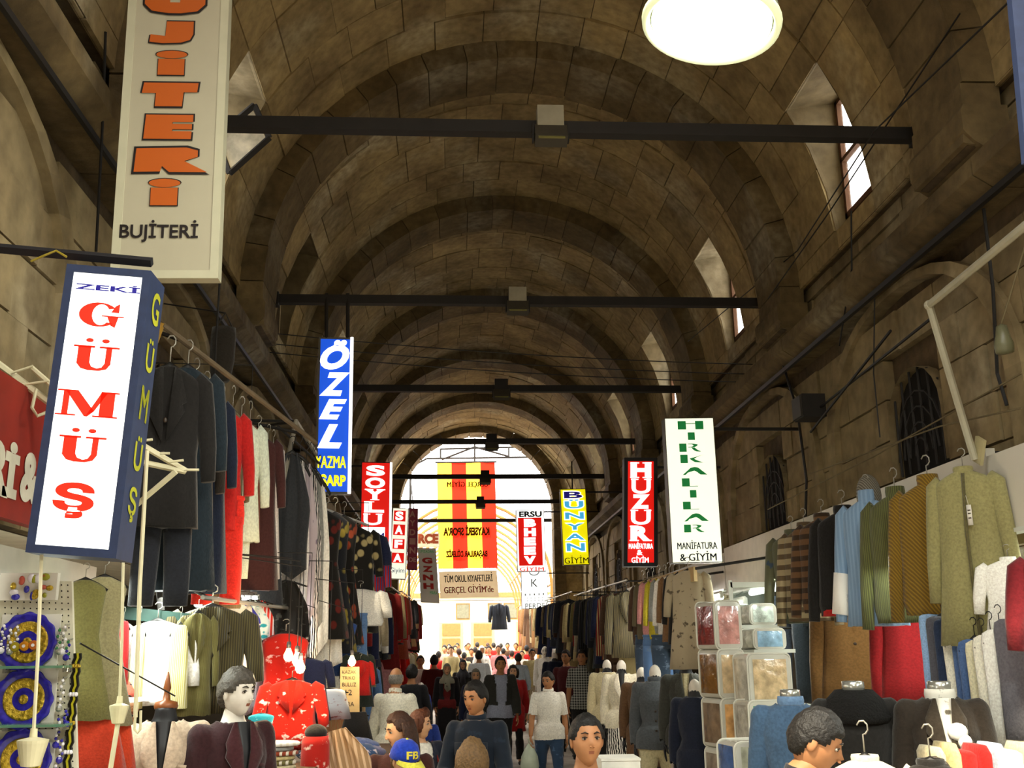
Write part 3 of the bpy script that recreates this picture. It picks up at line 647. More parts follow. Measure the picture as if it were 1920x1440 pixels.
f = face_px((823, 1072), (931, 1069), (825, 1122), (936, 1119), 29.0)
t = thing('hanging_banner', 'off-white cloth banner with a grey and a red line of letters', 'banner', f.p(.5, 1, 0))
cloth_panel(f, 20, 6, .012).build('cloth', flag_cloth('banner_white', 'd8cdb8'), t, smooth=True)
letters(t, f, [('TÜM OKUL KIYAFETLERİ', (832, 1075, 924, 1090))], mat('ink_charcoal', '241e1c', .9, amp=0, spec=0), .03, bold=.05)
for px in (824, 931): MB().tube([at(px, 1070, 29.0), at(px, 1066, 33.0)], .006, 5).build('tie_rope', IRON, t)
letters(t, f, [("GERÇEL GİYİM'de", (832, 1097, 926, 1113))], mat('ink_brick', 'a02818', .8, amp=0), .03, bold=.04)

f = face_px((967, 956), (1020, 955), (970, 1072), (1024, 1071), 25.0)
t = sign_box('shop_sign', 'white box sign with a red field of fat white letters and navy heading', f, .15, mat('grey_trim', '8a8078', .6), WHITE_ON, .012)
mb = MB(); f.rect(mb, (971, 971, 1018, 1060), .006); mb.build('red_field', RED_ON, t)
letters(t, f, [('ERSU', (973, 959, 1016, 969))], INK_BLACK, bold=.04)
letters(t, f, [(c, (982, 973+17.4*i, 1005, 988+17.4*i)) for i, c in enumerate('BHEEV')], INK_WHITE, .012, bold=.08)
letters(t, f, [('GİYİM', (974, 1062, 1020, 1070))], INK_RED, .012, bold=.03)
wall_arm(t, f, 1)
f = face_px((976, 1072), (1027, 1070), (979, 1142), (1027, 1140), 27.5)
t = sign_box('shop_sign', 'white box sign with a thin dark letter below the red and white sign', f, .15, mat('grey_trim', '8a8078', .6), WHITE_ON, .01)
letters(t, f, [('K', (996, 1086, 1008, 1100)), ('PERDE', (985, 1132, 1022, 1140)), ('. . . . .', (984, 1113, 1020, 1116)), (': : : : :', (988, 1121, 1018, 1126))], INK_BLACK)
mb = MB(); mb.tube([f.p(.5+.18*math.cos(PI+PI*i/8), .02+.09*math.sin(PI*i/8), .01) for i in range(9)], .012, 5); mb.build('drawn_arc', INK_BLACK, t)
wall_arm(t, f, 1)

f = face_px((1050, 917), (1098, 916), (1056, 1060), (1106, 1059), 18.0)
t = sign_box('shop_sign', 'lit yellow light box sign with sky blue letters', f, .12, mat('ochre_case', '6a5a10', .6), YEL_ON, .012)
for ch, bx in (('B', (1057, 922, 1092, 934)), ('Ü', (1058, 937, 1094, 953)), ('N', (1059, 961, 1095, 973)), ('Y', (1060, 982, 1095, 993)), ('A', (1060, 1001, 1097, 1012)), ('N', (1062, 1019, 1097, 1033))):
    mb = MB(); f.write(mb, ch, bx, .012, bold=.03); mb.build('letter', INK_SKY if ch != 'B' else INK_NAVY, t)
    mb = MB(); f.write(mb, ch, bx, .008, bold=.07, grow=.05); mb.build('letter_outline', INK_WHITE, t)
letters(t, f, [('GİYİM', (1058, 1042, 1104, 1056))], INK_BROWN, bold=.02, serif=False)
MB().tube([f.p(.5, 0, -.06), f.p(.5, 0, -.06)+Vector((.0, 0, .5))], .012, 6).build('hanging_rod', IRON, t)
wall_arm(t, f, 1)

f = face_px((1172, 858), (1231, 858), (1168, 1062), (1235, 1062), 13.5)
t = sign_box('shop_sign', 'lit red light box sign with white slab letters in a thick black case', f, .16, BLACK_P, RED_ON, .05)
letters(t, f, [('H', (1182, 867, 1221, 896)), ('U', (1184, 898, 1220, 926), dict(bold=.02)), ('Z', (1184, 927, 1218, 954)), ('U', (1183, 956, 1220, 984), dict(bold=.02)), ('R', (1182, 986, 1220, 1014))], INK_WHITE, bold=.06, serif=True)
letters(t, f, [('MANİFATURA', (1179, 1016, 1224, 1029), dict(bold=.015)), ('&', (1194, 1031, 1205, 1041)), ('GİYİM', (1184, 1042, 1216, 1055), dict(bold=.015))], INK_WHITE, bold=.04)
MB().box(f.p(.5, 0, -.08)+Vector((.55, 0, -.12)), (1.1, .03, .03)).build('wall_arm', IRON, t)

f = face_px((1246, 784), (1337, 783), (1260, 1056), (1356, 1054), 10.2)
t = sign_box('shop_sign', 'large lit cream light box sign with stylised green letters', f, .15, mat('case_bronze', '4a4636', .5), CREAM_ON, .006)
letters(t, f, [('sqH', (1270, 790, 1319, 805)), ('sqI', (1289, 811, 1303, 825)), ('sqR', (1273, 832, 1314, 847)), ('sqK', (1275, 853, 1319, 868)), ('sqA', (1279, 876, 1326, 890)), ('sqL', (1278, 897, 1309, 912)), ('sqI', (1293, 919, 1306, 933)), ('sqL', (1280, 941, 1311, 955)), ('sqA', (1282, 963, 1329, 977)), ('sqR', (1282, 984, 1321, 998))], INK_GREEN, name='letter')
letters(t, f, [('MANİFATURA', (1269, 1013, 1345, 1029)), ('& GİYİM', (1274, 1034, 1344, 1051))], mat('film_slate_dark', '24304e', .5, amp=0), bold=.035)
MB().box(f.p(.5, 0, -.08)+Vector((.85, 0, -.10)), (1.7, .03, .03)).build('wall_arm', IRON, t)

f = face_px((1889, -60), (1985, -60), (1925, 302), (2020, 302), 3.4)
t = sign_box('shop_sign', 'navy edged box sign cut off by the upper right corner', f, .03, NAVY_P, CREAM_OFF, .06)
# ------------------------------------------------------------------ garments
HANG_D = mat('hanger_black', '141210', .5, amp=0); HANG_W = mat('hanger_wire', 'a8a498', .35, metal=.6, amp=0); TAGW = mat('price_tag_white', 'dcd8cc', .6, amp=0); TAGP = mat('price_tag_print', '4a4030', .6, amp=0); BTN = mat('coat_button', '2a1c10', .4, amp=0); SILV = mat('button_silver', 'b8b4a8', .3, metal=.6, amp=0)
GM = {}
def torso_mb(prof, L, seed, folds=7, amp=.02, n=28, open_front=False, z0=0.0):
    """prof: list of (t, half width, half depth)"""
    rnd = random.Random(seed); ph = rnd.uniform(0, 6); ph2 = rnd.uniform(0, 6); mb = MB(); rings = []
    for (t, hw, hd) in prof:
        rg = []
        for k in range(n):
            a = 2*PI*k/n; f = 1+amp*3*t*math.sin(folds*a+ph+t*1.5)+amp*2*t*math.sin((folds+4)*a+ph2)
            x, y = math.cos(a), math.sin(a); sgn = lambda q: 1 if q >= 0 else -1
            x = sgn(x)*abs(x)**.8; y = sgn(y)*abs(y)**.8
            yy = hd*y*f
            if open_front and y < 0 and abs(x) < .16: yy *= .72
            rg.append(Vector((hw*x*f, yy, z0-L*t-.012*abs(math.sin(a*3+ph))*t)))
        rings.append(rg)
    mb.loft(rings, 0, True); return mb
def gmesh(key, fn):
    if key not in GM:
        mb = fn(); me = bpy.data.meshes.new(key); me.from_pydata([tuple(v) for v in mb.v], [], mb.f); me.polygons.foreach_set('material_index', mb.mi); me.polygons.foreach_set('use_smooth', [True]*len(mb.f))
        for i in range(max(mb.mi)+1): me.materials.append(None)
        bm = bmesh.new(); bm.from_mesh(me); bmesh.ops.recalc_face_normals(bm, faces=bm.faces); bm.to_mesh(me); bm.free(); GM[key] = me
    return GM[key]
TOP = [(.0, .055, .05), (.012, .085, .06), (.05, .15, .07), (.09, .20, .08), (.14, .215, .085)]
PROF = {
 'jacket': (.72, TOP+[(.3, .215, .09), (.55, .20, .09), (.75, .215, .09), (1, .235, .10)]),
 'sweater': (.66, TOP+[(.3, .225, .085), (.6, .225, .085), (.9, .235, .09), (.95, .225, .08), (1, .22, .08)]),
 'coat': (1.10, [(t*.66, a, b) for t, a, b in TOP]+[(.25, .21, .09), (.5, .22, .09), (.75, .25, .10), (1, .28, .11)]),
 'dress': (1.20, [(t*.6, a*.85, b) for t, a, b in TOP]+[(.25, .16, .08), (.4, .15, .075), (.7, .22, .10), (1, .30, .13)]),
 'vest': (.66, [(0, .10, .04), (.02, .13, .06), (.08, .16, .07), (.2, .17, .08), (.5, .19, .085), (1, .215, .09)]),
 'skirt': (.70, [(0, .15, .04), (.03, .155, .05), (.3, .19, .07), (1, .27, .10)]),
}
def sleeve_mb(s, L=.60, r=.062, out=.06):
    mb = MB(); mb.tube([(s*.17, 0, -.05), (s*.215, 0, -.09), (s*(.225+out*.3), -.012, -.09-L*.3), (s*(.225+out*.8), -.025, -.09-L*.65), (s*(.225+out), -.04, -.09-L)], [r*.8, r*1.1, r, r*.85, r*.72], 10, flat=.72); return mb
def hanger_mb(w=.19):
    mb = MB(); mb.tube([(-w, 0, -.09), (-w*.55, 0, -.035), (0, 0, .012), (w*.55, 0, -.035), (w, 0, -.09)], [.012, .016, .020, .016, .012], 6, 0)
    mb.tube([(0, 0, .012), (0, 0, .10)]+[(.028*math.sin(a), 0, .128-.028*math.cos(a)) for a in (0.5, 1.2, 2.0, 2.8, 3.6, 4.4)], .0042, 5, 1); return mb
def lapel_mb():
    mb = MB()
    for s in (1, -1):
        pts = [(s*.035, -.055, -.005), (s*.075, -.075, -.03), (s*.125, -.098, -.17), (s*.098, -.10, -.185), (s*.115, -.104, -.215), (s*.012, -.108, -.36), (s*.012, -.09, -.30)]
        P_ = [Vector(p) for p in pts]; mb.prism(P_, (0, -.012, 0))
    return mb
def collar_mb(h=.05, r=.068):
    mb = MB(); rings = []
    for (dr, z) in ((0, -.02), (.004, h*.5), (.0, h), (-.012, h), (-.012, -.02)): rings.append([Vector(((r+dr)*math.cos(2*PI*k/18), (r+dr)*.85*math.sin(2*PI*k/18), z)) for k in range(18)])
    mb.loft(rings, 0, False); return mb
def trousers_mb(seed=0, spread=.02, L=1.02, ww=.19):
    rnd = random.Random(seed); mb = MB()
    mb.loft([[Vector((ww*a*math.cos(2*PI*k/20), .045*b*math.sin(2*PI*k/20), z)) for k in range(20)] for a, b, z in ((.98, .9, 0), (1, 1, -.04), (1.06, 1.25, -.16), (1.05, 1.2, -.27))])
    for s in (1, -1):
        ph = rnd.uniform(0, 6); rings = []
        for t in (0, .15, .35, .6, .8, 1):
            cx = s*(.095+spread*t); hw = .105*(1-.22*t); hd = .055*(1-.15*t)
            rings.append([Vector((cx+hw*math.cos(a)*(1+.06*math.sin(3*a+ph+t*4)), hd*math.sin(a)*(1+.12*math.sin(4*a+ph)), -.2-(L-.2)*t)) for a in [2*PI*k/14 for k in range(14)]])
        mb.loft(rings)
    return mb
def drape_mb(w, L, seed, point=.12, n=15, m=10):
    """a scarf or length of cloth hung in folds, its hem cut in a point"""
    rnd = random.Random(seed); ph = rnd.uniform(0, 6); mb = MB(); F_, B_ = [], []
    for j in range(m+1):
        t = j/m
        for i in range(n+1):
            a = i/n*2-1; wid = w*(.35+.65*min(1, t*2.2)); x = a*wid/2*(1+.05*math.sin(t*7+ph)); y = .035*math.sin(a*8+ph)*(.4+.6*t)+.02*math.sin(a*17+t*3)
            z = -t*(L-point*(abs(a+.25*math.sin(ph)))*1.0) ; F_.append(Vector((x, y-.012, z))); B_.append(Vector((x, y+.012, z)))
    N = len(F_); fs = []
    for j in range(m):
        for i in range(n): q = j*(n+1)+i; fs += [(q, q+n+1, q+n+2, q+1), (N+q, N+q+1, N+q+n+2, N+q+n+1)]
    for j in range(m):
        for i in (0, n): q = j*(n+1)+i; fs.append((q, N+q, N+q+n+1, q+n+1))
    for i in range(n): q = m*(n+1)+i; fs.append((q, N+q, N+q+1, q+1))
    return mb.add(F_+B_, fs)
def fold_mb(L, seed):
    """trousers folded over a bar: a narrow slab with a rounded top and soft creases"""
    rnd = random.Random(seed); rings = []; mb = MB()
    for t in (0, .03, .1, .5, .8, 1):
        g = .6 if t == 0 else (.9 if t < .05 else 1); ph = rnd.uniform(0, 6)
        rings.append([Vector((.17*g*math.cos(a)*(1+.03*math.sin(3*a+ph)), .026*g*math.sin(a)*(1+.35*math.sin(2*a+ph)), -L*t)) for a in [2*PI*k/16 for k in range(16)]])
    return mb.loft(rings)
SIMPLE = {}
def simple(kind, seed):
    """far or half hidden garment: body, sleeves and hanger in one mesh (slots: cloth, hanger)"""
    def fn():
        if kind == 'trousers': mb = trousers_mb(seed)
        elif kind == 'scarf': mb = drape_mb(.34, 1.1, seed)
        elif kind == 'folded': mb = fold_mb(.72, seed)
        else:
            L, pr = PROF[kind]; mb = torso_mb(pr, L, seed, open_front=kind in ('jacket', 'coat'))
            if kind in ('jacket', 'sweater', 'coat'):
                for s in (1, -1): q = sleeve_mb(s); mb.add(q.v, q.f)
            if kind in ('jacket', 'coat'): q = lapel_mb(); mb.add(q.v, q.f)
        h = hanger_mb(.15); mb.add(h.v, h.f, 1); return mb
    return gmesh('%s_%d' % (kind, seed), fn)
NAT = {'jacket': .72, 'sweater': .66, 'coat': 1.10, 'dress': 1.2, 'vest': .66, 'skirt': .7, 'trousers': 1.02, 'scarf': 1.1, 'folded': .72}
CATS = {'jacket': 'jacket', 'sweater': 'sweater', 'coat': 'coat', 'dress': 'dress', 'vest': 'vest', 'skirt': 'skirt', 'trousers': 'trousers', 'scarf': 'scarf', 'folded': 'trousers'}
def gplace(p, rz, length, kind, wide=1.0, tilt=0, thick=1.0):
    return Matrix.Translation(p) @ Matrix.Rotation(rz, 4, 'Z') @ Matrix.Rotation(tilt, 4, 'Y') @ Matrix.Diagonal((wide, wide*thick, length/NAT[kind], 1))
def hang_simple(p, rz, length, kind, m, label, group, seed=None, wide=1.0, tilt=0, thick=1.0):
    if thick == 1.0 and kind not in ('scarf', 'folded'):
        return hang_full(p, rz, length, kind, m, label, group, seed=random.randrange(4), wide=wide, tagm=False, lapel=kind == 'jacket', tilt=tilt)
    seed = random.randrange(4) if seed is None else seed
    o = bpy.data.objects.new({'folded': 'hanging_trousers', 'scarf': 'hanging_scarf'}.get(kind, 'hanging_'+kind), simple(kind, seed)); C.objects.link(o); o.matrix_world = gplace(Vector(p), rz, length, kind, wide, tilt, thick)
    paint(o, m, HANG_D); return tag(o, label, CATS[kind], group)
def hang_full(p, rz, length, kind, m, label, group=None, seed=1, wide=1.0, tagm=True, buttons=0, collar=None, lapel=False, hook=True, sl=.6, tilt=0, open_front=None, mcol=None):
    M_ = gplace(Vector(p), rz, length, kind, wide, tilt)
    t = thing('hanging_'+kind, label, CATS[kind], m=M_, group=group)
    if kind == 'trousers': paint(obj('trousers', gmesh('tr%d' % seed, lambda: trousers_mb(seed)), t), m); paint(obj('waistband', gmesh('wb', lambda: MB().loft([[Vector((.19*g*math.cos(2*PI*k/20), .047*g*math.sin(2*PI*k/20), z)) for k in range(20)] for g, z in ((1.0, .005), (1.05, 0), (1.05, -.035), (1.0, -.04))], 0, False)), t), m)
    else:
        L, pr = PROF[kind]; of = kind in ('jacket', 'coat') if open_front is None else open_front
        paint(obj('torso', gmesh('to_%s%d%d' % (kind, seed, of), lambda: torso_mb(pr, L, seed, open_front=of)), t), m)
        if kind in ('jacket', 'sweater', 'coat'):
            for s in (1, -1): paint(obj('sleeve', gmesh('sl%d_%g' % (s, sl), lambda: sleeve_mb(s, sl*.72 if kind != 'coat' else sl)), t), m)
        if lapel: paint(obj('lapels', gmesh('lapel', lapel_mb), t), mcol or m)
        if collar: paint(obj('collar', gmesh('col%g' % collar, lambda: collar_mb(collar)), t), mcol or m)
        for i in range(buttons): 
            paint(obj('button', gmesh('btn%d' % i, lambda: MB().lathe([(.0125, 0), (.0125, .006), (.008, .008)], (0, -.105, -.26-.15*i), 10, m=Matrix.Rotation(PI/2, 3, 'X'))), t), BTN)
    if hook: paint(obj('hanger', gmesh('hanger', hanger_mb), t), HANG_D, HANG_W)
    if tagm:
        def tg():
            mb = MB(); mb.box((.05, -.125, -.30), (.034, .003, .13)); 
            for z in (-.27, -.29, -.32): mb.box((.05, -.127, z), (.02, .002, .008), mi=1)
            mb.tube([(.05, -.12, -.235), (.03, -.10, -.17)], .0015, 4, 0); return mb
        paint(obj('price_tag', gmesh('ptag', tg), t), TAGW, TAGP)
    return t
CN = {'14110f': 'black', '1d1a17': 'black', '16181f': 'black', '1e2a3a': 'dark teal', '17222a': 'dark teal', '131a2c': 'navy', '1c2240': 'navy', '2a211a': 'dark brown', 'b01712': 'red', 'd8281a': 'bright red', '8a7a58': 'tan', 'c6ccb8': 'pale green', '6a3422': 'rust', '3a1a18': 'maroon', 'd8d0cc': 'off white', '2a2c30': 'charcoal', 'b8aab0': 'lilac', '8a8a86': 'grey',
      '2a4a8a': 'blue', '5a7aa8': 'sky blue', 'e8e4dc': 'white', '6a6238': 'olive', 'b8a878': 'beige', '4a3424': 'brown', '7a5a3a': 'camel', 'c88a8a': 'pink', 'b8a82a': 'yellow', '3a4a5e': 'denim blue', '7a1a18': 'dark red', 'c0b490': 'cream', '30343c': 'slate', '5a4a6a': 'purple', 'a89a80': 'sand', '8a3a20': 'brick', '4a4a40': 'dark grey'}
def cname(c): return CN[c]

# ---- left, nearest rail: suits and coats seen almost face on
rail_a, rail_b = at(303, 608, 5.5), at(592, 830, 8.2)
t = thing('clothes_rail', 'bare wooden pole carrying the dark suits on the left', 'rail', (rail_a+rail_b)/2)
MB().tube([rail_a, rail_b], .018, 8).build('pole', mat('old_wood_pole', '6a5a44', .8), t)
MB().tube([rail_a+Vector((0, 0, .01)), rail_a+Vector((-.06, .05, -.14))], .02, 6).build('pole_end', mat('yellow_paint', '9a7420', .7), t, label='yellow painted pole end')
for q in (.1, .9):
    p = rail_a.lerp(rail_b, q); MB().tube([p, Vector((XL-.1, p.y+.1, p.z+.25))], .012, 6).build('wall_stay', IRON, t)
GR1 = 'suits and coats on the left wooden pole'
S_ = lambda Y, py: mpp(Y, py)
rows = [ # neck px, depth, kind, top px, bottom px, wide, colour, words
 (318, 690, 985, 5.55, 'jacket', .80, '14110f', 'black suit jacket nearest on the left wooden pole'),
 (312, 900, 1130, 5.60, 'trousers', .72, '16181f', 'black suit trousers below the nearest black jacket'),
 (352, 692, 1100, 5.85, 'coat', .72, '17222a', 'dark teal coat behind the black suit on the pole'),
 (366, 728, 1000, 6.1, 'jacket', .60, '2a211a', 'dark brown jacket third on the left wooden pole'),
 (362, 930, 1105, 6.1, 'trousers', .5, '2a211a', 'dark brown trousers below the dark brown jacket'),
 (386, 745, 1105, 6.3, 'coat', .62, '131a2c', 'long navy coat fourth on the left wooden pole'),
 (414, 768, 990, 6.55, 'jacket', .68, 'b01712', 'red jacket hung among the dark suits'),
 (415, 930, 1128, 6.55, 'trousers', .70, 'd8281a', 'bright red trousers below the red jacket'),
 (436, 772, 1132, 6.8, 'coat', .40, '8a7a58', 'tan knitted long coat beside the red suit'),
 (452, 790, 1012, 7.0, 'jacket', .62, 'c6ccb8', 'pale green jacket with a long sleeve on the pole'),
 (450, 960, 1082, 7.0, 'trousers', .35, 'c6ccb8', 'pale green trousers below the pale green jacket'),
 (468, 800, 1010, 7.2, 'vest', .45, '6a3422', 'narrow rust coloured top between pale green and maroon garments'),
 (484, 818, 1100, 7.4, 'coat', .62, '3a1a18', 'long maroon coat with grey shoulders far along the pole'),
 (503, 830, 1080, 7.7, 'coat', .42, 'd8d0cc', 'off white blouse coat near the far end of the pole'),
 (512, 842, 1130, 7.9, 'dress', .38, '2a2c30', 'charcoal dress last on the left wooden pole')]
for (px, ya, yb, Y, kind, w, c, lab) in rows:
    p = at(px, ya, Y); L = (yb-ya)*mpp(Y, (ya+yb)/2); hang_full(p, R(14), L, kind, fabric(c, 'rib' if 'knit' in lab else 'plain', '5a4c34'), lab, GR1, seed=len(lab) % 5, wide=w*1.05, tagm=False, lapel=kind in ('jacket',), buttons=2 if kind == 'jacket' else 0)

# ---- left, scarves on the bent steel frame
t = thing('scarf_frame', 'bent steel triangle frame holding hung scarves on the left', 'rack', at(555, 790, 8.3))
MB().tube([at(530, 905, 8.0), at(555, 790, 8.3), at(592, 850, 9.2)], .02, 8).build('frame_tube', mat('worn_steel', '9a9486', .5, metal=.4), t)
MB().tube([at(522, 800, 8.0), at(600, 870, 9.3)], .012, 6).build('cross_rod', IRON, t)
for q in (0, 1): MB().tube([at(555, 790, 8.3), Vector((XL-.1, 8.5+q*.6, HC+1.9))], .012, 6).build('wall_stay', IRON, t)
GR2 = 'long scarves on the left steel frame'
for (px, ya, yb, Y, w, c, pat, c2, lab) in [
 (548, 850, 1085, 8.1, .30, '2a2c30', 'plain', 'ffffff', 'charcoal scarf first on the steel triangle frame'),
 (536, 1090, 1205, 8.0, .36, '1d1a17', 'spots', '4a4a44', 'black net scarf hanging in a point below the charcoal one'),
 (562, 862, 1235, 8.3, .20, 'd8d0cc', 'plain', 'ffffff', 'off white long scarf second on the triangle frame'),
 (574, 870, 1170, 8.5, .22, 'b8aab0', 'spots', '6a5a70', 'lilac mottled scarf in the middle of the frame'),
 (583, 880, 1250, 8.7, .22, 'd8d0cc', 'zebra', '2a2c30', 'white scarf with a black wave pattern on the frame'),
 (591, 885, 1200, 8.9, .20, '8a8a86', 'plain', 'ffffff', 'grey scarf near the outer end of the frame'),
 (598, 900, 1235, 9.1, .24, 'e8e4dc', 'plain', 'ffffff', 'white silky scarf outermost on the frame')]:
    p = at(px, ya, Y); hang_simple(p, R(10), (yb-ya)*mpp(Y, 1000), 'scarf', fabric(c, pat, c2), lab, GR2, wide=w/.34, seed=random.randrange(4))

# ---- left, black flowered dresses and tops
t = thing('clothes_rail', 'thin steel rail under the blue sign carrying flowered dresses', 'rail', at(640, 955, 9.8))
MB().tube([at(596, 950, 9.2), at(690, 985, 11.5)], .015, 6).build('pole', HANG_W, t)
for q in (at(600, 952, 9.3), at(680, 982, 11.2)): MB().tube([q, Vector((XL-.05, q.y, q.z+.2))], .01, 6).build('wall_stay', IRON, t)
GR3 = 'flowered dresses under the blue sign'
for i, (px, ya, yb, Y, w, c, pat, c2, kind, lab) in enumerate([
 (612, 962, 1190, 9.3, .75, '14110f', 'floral', '5a1a14', 'dress', 'black dress with dark red flowers nearest under the blue sign'),
 (628, 965, 1215, 9.7, .75, '16181f', 'floral', '8a7a30', 'dress', 'black dress with yellow flowers second under the blue sign'),
 (645, 970, 1200, 10.1, .72, '14110f', 'floral', '8a3a20', 'dress', 'black dress with brick flowers third under the blue sign'),
 (668, 990, 1180, 10.6, .85, '1d1a17', 'floral', 'b8a878', 'coat', 'black coat with beige leaf print under the blue sign'),
 (676, 1000, 1075, 10.9, 1.0, '1c2240', 'plain', 'ffffff', 'sweater', 'navy short top beside the red light box'),
 (690, 1020, 1120, 11.4, .8, 'b01712', 'stripe', '2a4a8a', 'sweater', 'red and blue striped top beside the red light box'),
 (640, 1165, 1260, 9.8, .8, '2a4a8a', 'plain', 'ffffff', 'dress', 'deep blue dress hung low under the flowered dresses'),
 (662, 1150, 1255, 10.2, .7, '5a7aa8', 'plain', 'ffffff', 'trousers', 'sky blue jeans hung low under the flowered dresses'),
 (676, 1105, 1170, 10.4, .95, 'e8e4dc', 'plain', 'ffffff', 'sweater', 'white tee shirt hung below the striped top'),
 (618, 1150, 1250, 9.4, .7, 'e8e4dc', 'plain', 'ffffff', 'scarf', 'white pointed cloth hung below the nearest flowered dress')]):
    hang_simple(at(px, ya, Y), R(8), (yb-ya)*mpp(Y, 1050), kind, fabric(c, pat, c2), lab, GR3, wide=w)

# ---- rails further along both sides
PALL = ['1c2240', 'b01712', 'b8a878', '2a2c30', 'e8e4dc', '7a1a18', '4a3424', '2a4a8a', 'a89a80', '14110f', '6a6238', '8a8a86', '7a5a3a', '8a3a20', 'c0b490', '3a4a5e', 'd8281a', 'c88a8a', '30343c', '5a7aa8']
def rail_run(side, x, ya, yb, z, kinds, pal, step, phrase, group, lo=.65, hi=1.0, seed=0, rz=0):
    rnd = random.Random(seed); n = int((yb-ya)/step); cnt = {}
    t = thing('clothes_rail', 'steel rail carrying '+phrase, 'rail', (x, (ya+yb)/2, z))
    MB().tube([(x, ya-.1, z+.15+fz(ya)), (x, yb+.1, z+.15+fz(yb))], .014, 6).build('pole', HANG_W, t)
    for y in (ya+.1, yb-.1): MB().tube([(x, y, z+.15+fz(y)), (side*abs(x)+side*1.2, y, z+.15+fz(y))], .012, 6).build('wall_stay', IRON, t)
    for i in range(n):
        y = ya+(i+.5)*step; c = rnd.choice(pal); k = rnd.choice(kinds); key = (c, CATS[k]); cnt[key] = cnt.get(key, 0)+1
        L = rnd.uniform(lo, hi)*(1.25 if k in ('coat', 'dress') else 1); pat = rnd.choice(['plain']*4+['stripe', 'rib'])
        lab = '%s %s %s %s' % (ORD[cnt[key]-1] if cnt[key] > 1 else 'nearest', cname(c), CATS[k], phrase)
        hang_simple((x+rnd.uniform(-.05, .05), y, z+fz(y)), rz+rnd.uniform(-.12, .12), L, k, fabric(c, pat, rnd.choice(['2a2c30', 'b8a878'])), lab, group, seed=rnd.randrange(4), wide=rnd.uniform(.85, 1.1), thick=.6)
rail_run(-1, -1.28, 11.6, 17.0, 2.75, ['jacket', 'coat', 'sweater', 'dress'], ['14110f', 'b8a878', '7a1a18', 'e8e4dc', 'a89a80', '2a2c30', '1c2240', '4a3424', 'b01712'], .30, 'on the upper left rail before the narrow white sign', 'upper left rail before the white sign', seed=3)
rail_run(-1, -1.35, 12.4, 17.0, 1.75, ['trousers', 'jacket', 'dress', 'sweater'], ['14110f', '2a4a8a', '5a7aa8', 'b01712', 'd8281a', '1c2240', '4a4a40', 'b8a878'], .30, 'on the lower left rail before the narrow white sign', 'lower left rail before the white sign', lo=.7, hi=.95, seed=5)
rail_run(-1, -1.12, 17.4, 22.5, 2.85, ['jacket', 'coat', 'sweater'], ['8a3a20', '7a1a18', '14110f', 'b01712', '8a7a58', '2a211a', 'c88a8a'], .34, 'on the upper left rail below the plum sign', 'upper left rail below the plum sign', seed=8)
rail_run(-1, -1.2, 17.4, 22.5, 1.75, ['dress', 'trousers', 'jacket'], ['b01712', 'd8281a', '7a1a18', 'c88a8a', 'e8e4dc', '14110f'], .34, 'on the lower left rail below the plum sign', 'lower left rail below the plum sign', lo=.7, hi=.95, seed=9)
rail_run(-1, -1.1, 22.8, 28.3, 2.9, ['jacket', 'coat'], ['14110f', '7a1a18', 'b01712', '2a211a'], .40, 'on the last upper left rail before the end arch', 'last upper left rail', seed=10)
rail_run(-1, -1.15, 22.8, 28.3, 1.75, ['dress', 'jacket'], ['7a1a18', 'b01712', 'a89a80', 'b8a878', '14110f'], .40, 'on the last lower left rail before the end arch', 'last lower left rail', seed=11)
rail_run(1, 2.42, 14.6, 20.8, 2.72, ['coat', 'jacket'], ['14110f', '2a2c30', '4a3424', '7a1a18', 'b8a878', '6a6238', '30343c', '1c2240', 'a89a80'], .26, 'on the upper right rail under the yellow sign', 'upper right rail under the yellow sign', lo=.75, hi=.95, seed=13)
rail_run(1, 2.5, 14.8, 20.8, 1.85, ['folded', 'trousers', 'skirt'], ['c0b490', 'b8a878', '7a1a18', 'c88a8a', 'e8e4dc', '8a8a86', '6a6238', '4a3424'], .22, 'on the lower right rail under the yellow sign', 'lower right rail under the yellow sign', lo=.6, hi=.8, seed=14)
rail_run(1, 2.40, 21.2, 28.2, 2.8, ['coat', 'jacket'], ['14110f', '30343c', '1c2240', '6a6238', 'b8a878', '4a3424'], .36, 'on the last upper right rail before the end arch', 'last upper right rail', seed=15)
rail_run(1, 2.45, 21.2, 28.2, 1.8, ['folded', 'trousers', 'dress'], ['e8e4dc', 'c0b490', '4a3424', '5a7aa8', '6a6238', 'b8a878'], .36, 'on the last lower right rail before the end arch', 'last lower right rail', lo=.7, hi=.9, seed=16)

